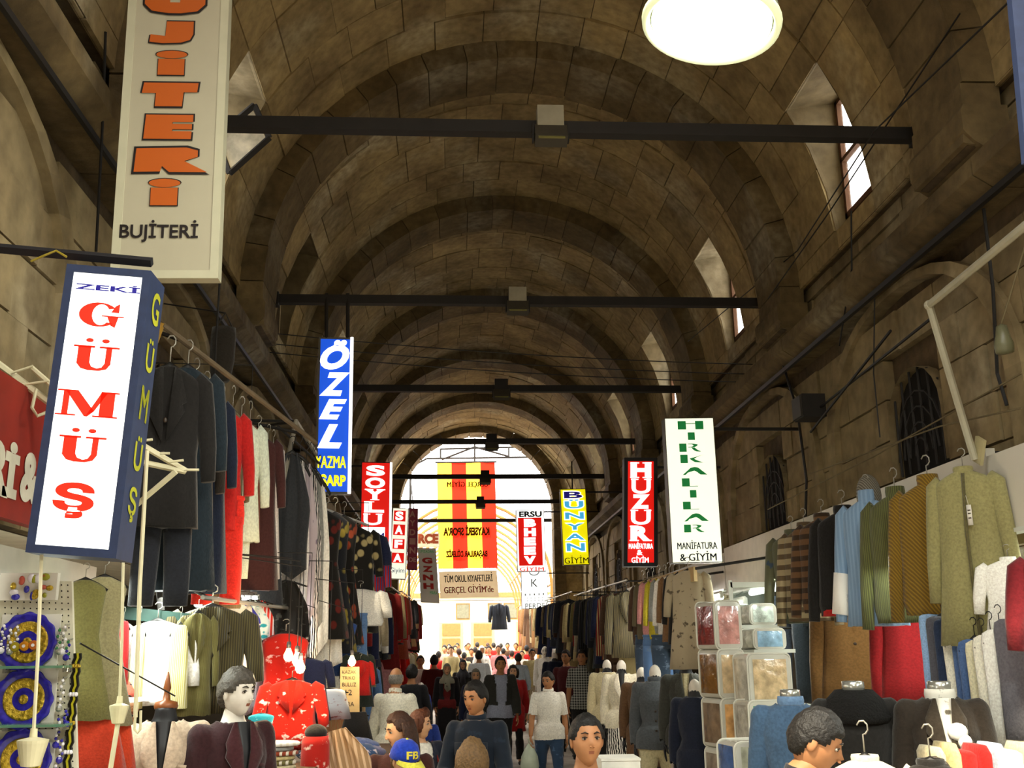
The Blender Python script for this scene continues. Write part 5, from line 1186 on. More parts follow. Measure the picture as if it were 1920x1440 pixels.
# man in the white short sleeved shirt carrying a bag
p = ground(1027, 14.4); t, m = person('person', 'man in a white short-sleeved shirt and jeans carrying a plastic bag', 'person', B('walk2', .016, hyaw=R(-35), hpitch=R(12)), p, R(2), 1.66, 'tan', 'black', 'short', WHITE_C, 'shirt_short', JEANS, collar=WHITE_C, wide=1.04)
w = m @ B('walk2', .016, hyaw=R(-35), hpitch=R(12))['J']['wrr']; bg = thing('plastic_bag', 'pale green translucent plastic bag in the hand of the man in white', 'bag', w+Vector((0, 0, -.5)))
MB().lathe([(.02, -.10), (.06, -.16), (.11, -.26), (.125, -.38), (.10, -.47), (.03, -.50)], w+Vector((-.02, -.02, .02)), 16).build('bag', mat('bag_film', 'b8c4b0', .3, amp=.1, alpha=.85), bg, smooth=True)
MB().tube([w+Vector((-.02, -.02, -.08)), w+Vector((-.035, -.05, -.02)), w+Vector((-.0, -.06, -.09))], .008, 6).build('bag_handle', mat('bag_film', 'b8c4b0', .3), bg)
# balding man from behind
p = ground(742, 12.3, fz(12.3)); t, m = person('person', 'balding man in a white shirt seen from behind', 'person', B('back', .015, g=1.08), p, R(170), 1.79, 'tan', 'grey', 'bald', fabric('d4d0be'), 'shirt_long', DARK_T, vol=.008, collar=fabric('d4d0be'))
# plaid and maroon shirts by the right kerb
p = ground(1092, 17.2, .13+fz(17)); person('person', 'man in a black and white checked shirt with hand on hip', 'person', B('hip', .016, hyaw=R(-10)), p, R(-8), 1.76, 'tan', 'dark', 'short', fabric('1c1c20', 'plaid', 'b0b0a8', 1.6), 'shirt_short', DARK_T, collar=fabric('1c1c20', 'plaid', 'b0b0a8', 1.6))
p = ground(1062, 18.4, .13+fz(18)); person('person', 'man with a moustache in a maroon shirt behind the checked shirt', 'person', B('stand', .018, hyaw=R(-15)), p, R(-15), 1.74, 'tan', 'dark', 'short', fabric('4a1216'), 'shirt_long', DARK_T)
# near heads at the lower edge
p = Vector((at(1098, 1400, 5.3).x, 5.3, -.055)); person('person', 'young man with short black hair facing the camera at the bottom edge', 'person', B('stand', .015, hyaw=R(0), hpitch=R(-6)), p, R(8), 1.70, 'tan', 'black', 'short', fabric('1d1a17'), 'shirt_long', DARK_T)
p = Vector((at(885, 1420, 6.1).x, 6.1, 0)); person('person', 'person with fair brown hair seen from behind at the bottom edge', 'person', B('back', .018), p, R(176), 1.475, 'fair', 'fair', 'bob', fabric('30343c'), 'shirt_long', DARK_T, vol=.024)
p = Vector((at(757, 1420, 6.3).x, 6.3, 0)); t, m = person('person', 'boy in a blue and yellow peaked cap at the bottom edge', 'person', B('stand', .018, hyaw=R(20), hpitch=R(14)), p, R(15), 1.455, 'fair', 'fair', 'short', fabric('b8a878'), 'shirt_short', JEANS)
def cap_mb():
    mb = MB(); mb.lathe([(.001, .135), (.04, .13), (.075, .105), (.093, .06), (.097, .02), (.094, .018)], (0, .005, .0), 20, 0, cap=False); 
    pts = [Vector((.082*math.cos(a), -.03+.09*math.sin(a), .028)) for a in [PI+PI*k/10 for k in range(11)]]; out = [Vector((.082*math.cos(a), -.04+.165*math.sin(a), .012-.01*abs(math.cos(a)))) for a in [PI+PI*k/10 for k in range(11)]]
    n = len(pts); mb.add(pts+out+[v-Vector((0, 0, .006)) for v in pts+out], [(i, i+1, n+i+1, n+i) for i in range(n-1)]+[(2*n+i, 3*n+i, 3*n+i+1, 2*n+i+1) for i in range(n-1)]+[(n+i, n+i+1, 3*n+i+1, 3*n+i) for i in range(n-1)], 1)
    mb.ball((0, .005, .137), (.010, .010, .006), 8, 5, 1); return mb
Mh = m @ B('stand', .018, hyaw=R(20), hpitch=R(14))['Mh']; cp = thing('peaked_cap', 'blue peaked cap with a yellow brim and yellow letters on the boy', 'cap', m=Mh @ Matrix.Scale(1.07, 4))
o = paint(obj('cap', gmesh('cap', cap_mb), cp), fabric('1c3aa8'), fabric('d8d048'))
vs, fs = text_mesh('FB', .03)
paint(obj('lettering', gmesh('captext', lambda: MB().add([Vector((.10*math.sin((x-.5)*.9), .005-.1005*math.cos((x-.5)*.9)+.012*y, .040+.045*y)) for x, y in vs], fs)), cp), mat('cap_letters', 'd8c83c', .7, amp=0))
# bending man in a beige vest at the right
p = Vector((1.16, 4.0, .06)); t, m = person('person', 'dark-haired man in a beige vest looking down at the lower right', 'person', B('bend', .013), p, R(72), 1.70, 'tan', 'black', 'fringe', fabric('15151a'), 'shirt_long', DARK_T, vol=.014, collar=fabric('15151a'))
paint(obj('vest', wear(B('bend', .013), 'v', 'vest', .03, .004), t), fabric('aaa27c'))
p = Vector((at(1742, 1440, 4.9).x, 4.9, .0)); person('person', 'grey-haired person in red whose head top shows at the lower right', 'person', B('stand', .018), p, R(60), 1.45, 'fair', 'wig', 'short', fabric('b01712'), 'shirt_long', DARK_T, vol=.02)
# women on the left
p = ground(752, 6.9); t, m = person('person', 'smiling woman with long dark red hair reaching over the clothes table', 'person', B('reach', .014, female=True), p, R(-5), 1.585, 'fair', 'brown', 'long', fabric('3a1a14'), 'shirt_long', JEANS, vol=.018)
p = ground(787, 8.4); t, m = person('person', 'girl with bobbed brown hair in a dark jacket looking right', 'person', B('stand', .016, female=True, hyaw=R(55)), p, R(20), 1.52, 'fair', 'auburn', 'bob', WHITE_C, 'shirt_long', JEANS, jacket=(fabric('1a2030'), 'open'), vol=.018)
bp = thing('backpack', 'small red backpack on the girl with bobbed brown hair', 'bag', m @ Vector((.02, .20, 1.15))); bb = MB(); bb.loft([[m @ Vector((.02+w_*math.cos(a), .20+.075*math.sin(a), 1.05+z)) for a in [2*PI*k/16 for k in range(16)]] for w_, z in ((.08, 0), (.125, .03), (.13, .18), (.11, .30), (.05, .34))]); bb.build('bag', mat('red_nylon', '8a1a14', .6), bp, smooth=True)
for s in (1, -1): MB().tube([m @ Vector((.02+s*.07, .15, 1.36)), m @ Vector((.02+s*.11, .02, 1.45)), m @ Vector((.02+s*.12, -.12, 1.30))], .014, 6, flat=.4).build('strap', mat('red_nylon', '8a1a14', .6), bp)
# mid crowd, each placed where the photograph shows it: px of head, depth, ...
MID = [
 (838, 20.5, 1.60, 0, 'stand', 'fair', None, 'woman in a patterned headscarf and open black coat over dark red', dict(scarf=fabric('8a8a78', 'spots', '3a3a30'), top=fabric('6a1c1c'), jacket=(fabric('16161a'), 'open'), skirt=fabric('17171b')), True),
 (868, 22.5, 1.62, 0, 'stand', 'fair', None, 'woman in a dark headscarf walking behind the denim man', dict(scarf=fabric('2a2a30'), top=fabric('1d1a17'), skirt=fabric('1d1a17')), True),
 (892, 17.5, 1.60, 0, 'walk', 'fair', None, 'woman in a grey headscarf and navy coat right behind the denim man', dict(scarf=fabric('7a7468', 'spots', '4a4438'), top=fabric('1c2240'), jacket=(fabric('1c2240'), 'coat'), low=DARK_T), True),
 (938, 17.0, 1.80, 0, 'walk', 'tan', 'dark', 'tall man in a grey shirt and dark open jacket', dict(top=fabric('8e94a8'), jacket=(fabric('2a2a26'), 'open'), low=DARK_T), False),
 (962, 18.5, 1.62, 0, 'walk2', 'fair', 'dark', 'woman in a knee-length red coat beside the tall man', dict(top=fabric('a01818'), jacket=(fabric('a01818'), 'coat'), low=DARK_T, hstyle='bob'), True),
 (814, 21.5, 1.74, 180, 'back', 'tan', 'black', 'man in a dark red sweater seen from behind', dict(top=fabric('5a1614'), low=fabric('6a6238')), False),
 (772, 15.5, 1.74, 175, 'back', 'tan', 'black', 'man in a black jacket in front of the balding man', dict(top=fabric('15151a'), low=DARK_T), False),
 (790, 19.5, 1.30, 0, 'stand', 'fair', None, 'child in a white headscarf and blue smock', dict(scarf=fabric('e8e4dc'), top=fabric('2a4aa8'), low=DARK_T), True),
 (797, 13.5, 1.28, 170, 'back', 'fair', 'auburn', 'schoolchild in a blue smock with a white collar', dict(top=fabric('1c3480'), jacket=(fabric('1c3480'), 'coat'), collar=WHITE_C, low=DARK_T), False),
 (788, 22.0, 1.72, 0, 'stand', 'tan', 'dark', 'man in a white shirt and grey vest facing the camera at the left', dict(top=WHITE_C, low=DARK_T), False),
 (898, 24.5, 1.76, 180, 'back', 'tan', 'black', 'man in a pale blue white shirt with his back to us mid street', dict(top=fabric('d0d8e0'), low=DARK_T), False),
 (972, 25.0, 1.68, 180, 'back', 'tan', 'dark', 'person in a light blue shirt walking away right of centre', dict(top=fabric('a8b8c8'), low=fabric('4a4a40')), False),
 (998, 26.5, 1.75, 0, 'stand', 'tan', 'dark', 'person in beige leaning at the right side of the arch', dict(top=fabric('b8a878'), low=fabric('a89a80')), False),
 (918, 21.5, 1.2, 0, 'stand', 'fair', 'dark', 'child in a dark top beside the pale shirted man', dict(top=fabric('4a3424'), low=DARK_T), False),
]
for (px, Y, H, rz, pose, sk_, hair, lab, kw, fem) in MID:
    person('person', lab, 'person', B(pose, .020, female=fem), ground(px, Y), R(rz+random.uniform(-6, 6)), H, sk_, hair, kw.pop('hstyle', 'short'), low=kw.pop('low', None), **kw)
# far crowd beyond the arch
rc = random.Random(21); FARC = [('white', 'e8e4dc'), ('black', '1d1a17'), ('red', 'b01712'), ('beige', 'b8a878'), ('grey', '8a8a86'), ('navy', '1c2240'), ('cream', 'c0b490'), ('brown', '4a3424'), ('pink', 'c88a8a')]
spots = [(822, 31), (834, 34), (846, 30.5), (853, 37), (861, 33), (870, 31.5), (878, 39), (884, 34.5), (891, 36.5), (903, 31), (910, 38), (917, 33.5), (926, 42), (935, 31.5), (944, 35.5), (952, 40), (960, 33), (968, 37.5), (979, 32), (842, 43), (858, 45), (874, 47), (895, 44), (915, 48), (988, 35), (940, 46)]
cnt = {}
for i, (px, Y) in enumerate(spots):
    cn_, c = rc.choice(FARC); back = rc.random() < .5; sc_ = (not back) and rc.random() < .35; key = (cn_, back, sc_); cnt[key] = cnt.get(key, 0)+1
    lab = '%s person in %s%s among the sunlit far crowd%s' % (ORD[cnt[key]-1] if cnt[key] > 1 else 'first', cn_, ' with a headscarf' if sc_ else (' seen from behind' if back else ' facing us'), '')
    person('person', lab, 'person', B('walk' if not back else 'back', .032, res=(14, 12)), ground(px, Y), R((180 if back else 0)+rc.uniform(-25, 25)), rc.uniform(1.58, 1.78), rc.choice(['tan', 'fair', 'tan']), None if sc_ else rc.choice(['black', 'dark', 'brown']), 'short', top=fabric(c), low=fabric(rc.choice(['1d1a17', '30343c', '6a6238', '4a3424'])), scarf=fabric(rc.choice(['e8e4dc', 'c0b490', '8a8a86'])) if sc_ else None, group='far crowd beyond the arch', hres=(14, 12))

# ---- display figures
WOODK = mat('turned_wood', '7a4420', .35, amp=.2); BLKM = mat('black_mannequin', '16161a', .5, amp=0); CHR = mat('chrome_ring', 'b4b4ac', .25, metal=.7, amp=0)
def mannequin(label, p, rz, H, top, low=None, lapel=None, knob=None, head=False, collar=None, buttons=0, hair=None, kind='coat', fem=True, base=True, hyaw=0, inner=None, group='clothed mannequins', skirt=None, stand=None):
    b = B('mann', .016, female=fem, head=bool(head), hyaw=R(hyaw)); s = H/1.72
    m = Matrix.Translation(Vector(p)) @ Matrix.Rotation(rz, 4, 'Z') @ Matrix.Diagonal((s, s, s, 1))
    t = thing('mannequin', label, 'mannequin', m=m, group=None)
    sk_ = SKIN['plaster'] if head else BLKM
    paint(obj('figure', b['me'], t), sk_, LIPS if head else sk_, EYEW if head else sk_, EYED if head else sk_, sk_)
    if top: paint(obj('jacket', wear(b, 'm', kind, .022, .005), t), top)
    if low: paint(obj('trousers', wear(b, 'a', 'trousers', .013, .008), t), low)
    if skirt:
        paint(obj('skirt', gmesh('pskirt', lambda: torso_mb([(0, .155, .115), (.1, .18, .13), (.5, .21, .16), (1, .27, .20)], .84, 4, 8, .02, z0=.98)), t), skirt)
    if knob == 'wood': child_mesh(t, 'neck_cap', 'capw', lambda: MB().lathe([(.055, 1.515), (.06, 1.53), (.055, 1.55), (.02, 1.56), (.014, 1.60), (.02, 1.62), (.012, 1.66), (.004, 1.70)], (0, .01, 0), 16), WOODK)
    if knob == 'chrome': child_mesh(t, 'neck_cap', 'capc', lambda: MB().lathe([(.056, 1.495), (.060, 1.50), (.060, 1.54), (.052, 1.545)], (0, .005, 0), 18), CHR)
    if knob == 'cream': child_mesh(t, 'neck_cap', 'capk', lambda: MB().ball((0, .005, 1.53), (.06, .06, .09), 12, 8), SKIN['plaster'])
    FY = lambda z, x: -.030-(.075 if z > 1.45 else .075+(1.45-z)*.36 if z > 1.33 else .118 if z > 1.2 else .118-(1.2-z)*.06)+x*x*2.2
    def strip(x0, x1, off, key, zt=1.462, zb=1.13):
        mb = MB(); F_, B_ = [], []
        for j in range(11):
            q = j/10; z = zt+(zb-zt)*q
            for i in range(4): x = x0(q)+(x1(q)-x0(q))*i/3; F_.append(Vector((x, FY(z, x)-off, z))); B_.append(Vector((x, FY(z, x)-off+.012, z)))
        n = len(F_); fs = []
        for j in range(10):
            for i in range(3): k = j*4+i; fs += [(k, k+4, k+5, k+1), (n+k, n+k+1, n+k+5, n+k+4)]
            fs += [(j*4, n+j*4, n+j*4+4, j*4+4), (j*4+3, j*4+7, n+j*4+7, n+j*4+3)]
        mb.add(F_+B_, fs); return mb
    if lapel:
        child_mesh(t, 'shirt_front', 'vfront', lambda: strip(lambda q: -.040*(1-q), lambda q: .040*(1-q), .006, 'v'), inner or BLKM)
        for s_ in (1, -1):
            child_mesh(t, 'lapel', 'lapel%d' % s_, lambda: strip(lambda q: s_*.038*(1-q), lambda q: s_*((.052+.16*q if q < .38 else (.098-.0*q if q < .45 else .112*(1-q)/.55+.002))), .022, 'l'), lapel)
        child_mesh(t, 'breast_pocket', 'mpock', lambda: MB().box((.085, -.128, 1.25), (.075, .012, .016), Matrix.Rotation(.15, 3, 'Y')), lapel)
    if collar: child_mesh(t, 'collar', 'mcollar', lambda: MB().add([v*1.0+Vector((0, .008, 1.455)) for v in collar_mb(.05, .075).v], collar_mb(.05, .075).f), collar)
    for i in range(buttons): child_mesh(t, 'button', 'mbtn%d' % i, lambda: MB().ball((.0, -.158+.006*i, 1.18-.09*i), (.012, .008, .012), 8, 5), BTN if buttons < 4 else SILV)
    if hair: o = child_mesh(t, 'hair', 'wig', lambda: hair_mb('fringe', 40, 32, .022), HAIRS[hair], m=b['Mh'])
    return t
mannequin('headless mannequin in a beige wool jacket with a wooden neck knob', (-1.50, 5.75, .13), R(12), 1.76, fabric('b09c86'), DARK_T, lapel=fabric('b8a48e'), knob='wood', buttons=2)
mannequin('pale mannequin with a painted face and short wig in a maroon jacket', (-1.16, 5.82, .13), R(38), 1.745, fabric('2e1216'), DARK_T, lapel=fabric('3a181c'), head=True, hair='wig', hyaw=20)
mannequin('headless black mannequin in a light blue shirt collar at the right', (2.02, 6.35, .17), R(-20), 1.72, fabric('45607e'), DARK_T, knob='chrome', collar=fabric('6a88ac'))
mannequin('headless black mannequin in a black coat with a fur collar', (2.24, 5.9, .19), R(-12), 1.76, fabric('1a1816'), DARK_T, knob='chrome', buttons=4)
child_mesh(bpy.data.objects['mannequin.003'], 'fur_collar', 'furc', lambda: MB().lathe([(.07, 1.48), (.10, 1.50), (.15, 1.45), (.19, 1.36), (.17, 1.33), (.10, 1.40)], (0, .0, 0), 26, cap=False), mat('black_fur', '0a0908', .95, amp=.4, scale=80, bump=1))
t = mannequin('headless black mannequin in a brown jacket over a white flowered shirt', (2.64, 5.7, .19), R(-18), 1.76, fabric('2a221a'), DARK_T, lapel=fabric('30281e'), knob='chrome', inner=fabric('dcd8cc', 'spots', '5a5448'), collar=fabric('dcd8cc', 'spots', '5a5448'))
child_mesh(t, 'shirt_bow', 'bow', lambda: MB().ball((.045, -.165, 1.30), (.05, .02, .045), 10, 7).ball((.075, -.17, 1.25), (.035, .02, .04), 10, 7), fabric('dcd8cc', 'spots', '5a5448'))
mannequin('headless mannequin in a slate grey shirt jacket and cream trousers', (at(1228, 1260, 11.0).x, 11.0, .13), R(-15), 1.78, fabric('484c50'), fabric('b4ab88'), knob='cream', collar=fabric('484c50'), buttons=3, kind='shirt_long')
mannequin('headless mannequin in a dark grey suit jacket and pinkish trousers', (at(1285, 1240, 10.4).x, 10.4, .2), R(-15), 1.80, fabric('34342e'), fabric('a89a90'), knob='cream', lapel=fabric('3a3a34'), inner=fabric('c0b490'), kind='shirt_long')
mannequin('mannequin in a white jacket and zebra striped skirt', (at(1165, 1250, 13.2).x, 13.2, .2), R(-10), 1.74, fabric('d8d0b8'), None, lapel=fabric('e0d8c4'), knob='cream', kind='shirt_long', skirt=fabric('e0dcd0', 'zebra', '14120f'))
mannequin('mannequin in a cream blouse left of the zebra skirt', (at(1138, 1250, 14.2).x, 14.2, .2), R(-10), 1.74, fabric('c0b490'), DARK_T, knob='cream', kind='shirt_long')
mannequin('mannequin in a camel brown coat beside the slate shirt jacket', (at(1203, 1260, 12.0).x, 12.0, .15), R(-15), 1.72, fabric('5a4028'), DARK_T, knob='cream')
mannequin('mannequin in a navy coat beside the bedding stack', (at(1303, 1300, 9.7).x, 9.7, .13), R(-25), 1.66, fabric('141a2c'), DARK_T, knob='cream')
mannequin('mannequin in a long navy robe far along the right kerb', (at(1040, 1240, 21.0).x, 21.0, .13+fz(21)), R(-10), 1.74, fabric('10162c'), None, knob='cream', skirt=fabric('10162c'))
mannequin('white-headed mannequin in a white dress far along the right kerb', (at(1022, 1240, 24.0).x, 24.0, .13+fz(24)), R(-10), 1.72, fabric('e8e4dc'), None, head=True, skirt=fabric('e8e4dc'))
# ------------------------------------------------------------------ shop fronts, lamps, stalls
FASC = mat('fascia_offwhite', 'cfcabb', .35, amp=.06, scale=2); FASCG = mat('fascia_grey', 'a8a494', .5, amp=.08); TUBE = glow('fluorescent_tube', 'f4fff2', 9); ALU = mat('white_aluminium', 'cfd2c8', .35, amp=0)
def fascia(name, label, x, ya, yb, z0, z1, m, th=.06):
    t = thing(name, label, 'fascia', (x, (ya+yb)/2, z0)); s = 1 if x > 0 else -1
    MB().box((x+s*th/2, (ya+yb)/2, (z0+z1)/2), (th, yb-ya-.012, z1-z0)).build('panel', m, t)
    MB().box((x+s*(th/2-.01), (ya+yb)/2, z0-.012), (th+.03, yb-ya-.012, .024)).build('lower_trim', ALU, t)
    MB().box((x+s*.14, (ya+yb)/2, z1-.03), (.22, yb-ya-.1, .04)).build('wall_batten', IRON, t)
    return t
fascia('shop_fascia', 'off-white fascia panel at the right frame edge', 3.30, 3.0, 6.14, HC+.67, HC+1.14, FASC)
fascia('shop_fascia', 'off-white fascia panel behind the hung sweaters', 3.32, 6.16, 9.3, HC+.66, HC+1.20, FASC)
fascia('shop_fascia', 'grey fascia panel above the bedding stack', 3.32, 9.32, 12.6, HC+.66, HC+1.20, FASCG)
fascia('shop_fascia', 'dull fascia panel past the bedding shop on the right', 3.32, 12.62, 20, HC+.72, HC+1.15, FASCG)
fascia('shop_fascia', 'pale grey fascia beam under the dark red board', -2.05, 3.2, 6.15, HC+.36, HC+.50, FASCG)
fascia('shop_fascia', 'dull fascia panel along the left shops', -2.05, 6.3, 20, HC+.66, HC+1.15, FASCG)
def tube_lamp(a, b, label, r=.019):
    a, b = Vector(a), Vector(b); t = thing('fluorescent_lamp', label, 'lamp', (a+b)/2)
    up = Vector((0, 0, .05)); d = (b-a).normalized()
    MB().tube([a, b], r, 8).build('tube', TUBE, t)
    MB().tube([a+up, b+up], .028, 4).build('housing', ALU, t)
    for p in (a, b): MB().box(p+up*.5, (.04, .04, .07)).build('socket', ALU, t)
    return t
tube_lamp((3.42, 8.2, HC+.62), (3.42, 9.7, HC+.62), 'bright fluorescent tube over the bedding shelves')
tube_lamp((3.28, 9.9, HC+.60), (3.28, 11.4, HC+.60), 'second fluorescent tube further back over the bedding', .032)
tube_lamp((3.28, 12.7, HC+.62), (3.28, 13.9, HC+.62), 'third fluorescent tube behind the plywood strip', .032)
tube_lamp((3.15, 11.2, HC+.48), (3.15, 12.4, HC+.48), 'lower fluorescent tube beside the plywood strip'); MB().tube([(3.15, 11.8, HC+.53), (3.36, 11.8, HC+.68)], .008, 5).build('bracket', IRON, [o for o in bpy.data.objects if o.get('label') == 'lower fluorescent tube beside the plywood strip'][0])
tube_lamp((3.75, 5.7, HC+.52), (3.75, 6.6, HC+.56), 'fluorescent tube above the white folded trousers')
tube_lamp((-2.4, 5.6, HC+.28), (-2.0, 6.4, HC+.28), 'fluorescent tube behind the black suit trousers', .03)
tube_lamp((-1.75, 7.3, HC+.36), (-1.4, 7.6, HC+.36), 'short white lamp above the colourful scarves', .04)
area((3.0, 9.6, HC+.60), 3.4, .12, 60, COOL, (-.5, -.15, -1)); area((3.5, 6.0, HC+.58), 2.4, .12, 40, COOL, (-.15, -.1, -1)); area((3.3, 3.9, HC+.6), 1.6, .12, 32, COOL, (-.6, 0, -1)); area((4.0, 7.0, HC+.55), 1.6, .15, 70, COOL, (-.1, .35, -1))  # last one is an added fill for the coats under the fascia
area((-1.95, 5.4, HC+.34), 2.2, .12, 55, COOL, (.35, -.2, -1)); area((-1.8, 7.8, HC+.45), 2.6, .12, 60, (1, .95, .82), (.4, -.2, -1))
for y in (11.5, 15, 19, 23, 27):
    for s in (1, -1): area((1.0+s*2.15-.3, y, HC+.75+fz(y)), 2.4, .12, 58, (1, .94, .82), (-s*.6, -.15, -1))

# round pendant lamp
LT = Matrix.Rotation(R(9), 3, 'Y')
c = at(1333, 46, 3.6); t = thing('pendant_lamp', 'large round white pendant lamp glowing near the top of the frame', 'lamp', c)
MB().lathe([(.001, 0), (.12, -.004), (.22, -.002), (.240, .004), (.240, .012), (.001, .012)], c, 40, m=LT).build('diffuser', glow('lamp_diffuser', 'fbffee', 5.5), t, smooth=False)
MB().lathe([(.246, .012), (.250, -.008), (.262, -.016), (.276, -.008), (.280, .014), (.262, .03), (.246, .02)], c, 40, m=LT, cap=False).build('rim', mat('lamp_rim', 'e4ecc0', .3, emit=.55, amp=0), t, smooth=True)
MB().lathe([(.272, .015), (.26, .07), (.18, .14), (.09, .20), (.05, .22), (.045, .32), (.001, .33)], c, 32, m=LT).build('reflector', mat('lamp_back', '8a8c7a', .5), t, smooth=True)
MB().tube([c+Vector((0, 0, .32)), Vector((c.x, c.y, ZC+2.75))], .012, 6).build('hanging_rod', IRON, t)
for lc, w in ((c+Vector((-.06, 0, -.08)), 190), (Vector((.9, -.3, 4.3)), 420)):  # second spot is an added fill behind the camera, without a lamp
    pl = bpy.data.lights.new('pendant_light', 'SPOT'); pl.energy = w; pl.shadow_soft_size = .2; pl.color = (.96, 1, .87); pl.spot_size = R(165); pl.spot_blend = .6
    po = bpy.data.objects.new('pendant_light', pl); C.objects.link(po); po.location = lc; po.rotation_euler = (R(8), R(34), 0) if lc.y > 0 else (R(32), R(6), 0)

# right: bent white pipe, cables, boxes on the wall
PIPE = mat('white_painted_pipe', 'a8a48e', .5, amp=.1); CABLE = mat('black_cable', '120f0d', .6, amp=0); ROPE = mat('pale_rope', '6c6044', .9)
p0, p1, p2 = Vector((3.22, 6.12, HC+1.12)), at(1742, 572, 6.0), at(1960, 392, 4.6)
t = thing('pipe_bracket', 'bent white steel pipe rising from the right fascia', 'pipe', p0)
MB().tube([p0, p1], .024, 8).build('upright', PIPE, t); MB().tube([p1, p2], .024, 8).build('arm', PIPE, t); MB().ball(p1, (.032, .032, .032), 10, 8).build('elbow', PIPE, t)
MB().box(p0+Vector((.02, -.03, .05)), (.02, .1, .16), Matrix.Rotation(.5, 3, 'X')).build('bracket_plate', mat('cream_plate', 'b0a67c', .6), t)
def cable(pts, r, label, m=CABLE, name='cable', cat='cable', sag=0):
    pts = [Vector(p) for p in pts]
    if len(pts) == 2 and sag:
        a, b = pts; pts = [a.lerp(b, q/10)-Vector((0, 0, sag*4*q/10*(1-q/10))) for q in range(11)]
    o = MB().tube(pts, r, 5).build(name, m); return tag(o, label, cat)
cable([(3.40, 3, HC+2.78), (3.40, 28, HC+2.78)], .03, 'black conduit running under the right string course')
cable([(-2.0, 3, HC+2.80), (-2.0, 28, HC+2.80)], .022, 'dark conduit running under the left string course')
cable([at(1895, 0, 4.3), at(1640, 245, 6.4), at(1495, 470, 9.3), at(1290, 640, 13)], .006, 'thin black wire slanting across the right vault', sag=0)
cable([at(1800, 25, 5.6), at(1560, 390, 7.9), at(1440, 560, 9.9)], .006, 'second thin black wire slanting past the right window')
cable([at(1596, 395, 7.9), at(1597, 505, 8.0), Vector((3.42, 8.6, HC+2.6))], .008, 'black wire dropping from the nearest right window')
cable([Vector((3.3, 10.4, HC+3.6)), atX(1450, 600, 3.3), atX(1470, 690, 3.42), atX(1495, 770, 3.44), atX(1512, 900, 3.44), atX(1510, 970, 3.44)], .014, 'thick black cable snaking down the right wall')
cable([atX(1640, 560, 3.46), atX(1638, 700, 3.46), atX(1650, 820, 3.46)], .006, 'thin cable beside the near arched grille')
cable([Vector((3.47, atX(1862, 540, 3.46).y, HC+2.78)), atX(1862, 540, 3.50), atX(1870, 700, 3.54), atX(1888, 760, 3.56)], .012, 'dark cable down the wall at the right edge')
cable([atX(1670, 620, 3.40), atX(1520, 810, 3.40)], .012, 'dark slanting pole on the right wall', name='wall_pole', cat='pole')
cable([atX(1748, 595, 3.42), atX(1505, 790, 3.42)], .012, 'second dark slanting cable on the right wall')
cable([atX(1515, 890, 3.36), atX(1760, 800, 3.36), atX(1915, 765, 3.36)], .006, 'pale rope tied along the right wall', ROPE, 'rope', 'rope')
cable([atX(1440, 955, 3.36), atX(1640, 855, 3.36), atX(1915, 700, 3.36)], .006, 'second pale rope crossing below the arched grille', ROPE, 'rope', 'rope')
cable([at(198, 60, 5.2), at(192, 240, 5.3), at(180, 472, 5.4)], .008, 'dark wire hanging left of the cream box sign')
cable([at(412, 526, 6.3), at(405, 640, 6.4), at(400, 760, 6.5)], .007, 'dark wire hanging below the cream box sign')
for i, (z, lab) in enumerate(((.42, 'upper'), (.30, 'middle'), (.2, 'lower'))): cable([Vector((XL-.04, 10.9, HC+3.0+z)), Vector((XR+.04, 11.6, HC+2.85+z))], .006, '%s of three wires strung across behind the blue sign' % lab, sag=.06)
def wall_box(p, s, label, name='junction_box', cat='box'):
    t = thing(name, label, cat, p); MB().box(p, s).build('case', IRON, t); MB().box(p+Vector((-.5*s[0]-.01 if p.x > 0 else .5*s[0]+.01, 0, 0)), (.02, s[1]*.9, s[2]*.9)).build('lid', mat('dark_lid', '2a241e', .6), t); return t
wall_box(atX(1518, 765, 3.36), (.22, .26, .22), 'dark speaker box fixed to the right wall', 'speaker_box', 'speaker')
t = thing('wall_lamp', 'small dull glass lamp hanging on a cord at the right edge', 'lamp', atX(1880, 630, 3.2)); q = atX(1880, 630, 3.2)
MB().tube([q+Vector((.25, -.1, .75)), q+Vector((0, 0, .07))], .006, 5).build('cord', ROPE, t); MB().lathe([(.01, .07), (.03, .06), (.04, 0), (.055, -.05), (.05, -.10), (.01, -.11)], q, 14).build('glass', mat('dusty_glass', '6a6a50', .3), t, smooth=True)
t = thing('cloth_bag', 'dark brown cloth bag hanging on the left wall above the suits', 'bag', at(420, 655, 7.2)); q = at(420, 615, 7.2)
MB().loft([[q+Vector((w_*math.cos(a), .06*math.sin(a), z)) for a in [2*PI*k/14 for k in range(14)]] for w_, z in ((.085, .0), (.09, -.06), (.088, -.25), (.07, -.38), (.05, -.40))]).build('bag', fabric('1e1810'), t, smooth=True)
MB().tube([q+Vector((-.06, 0, 0)), q+Vector((0, .02, .12)), q+Vector((.06, 0, 0))], .008, 5).build('bag_handle', fabric('1e1810'), t); MB().tube([q+Vector((0, .02, .12)), Vector((XL-.05, 7.4, q.z+.25))], .006, 5).build('cord', CABLE, t)

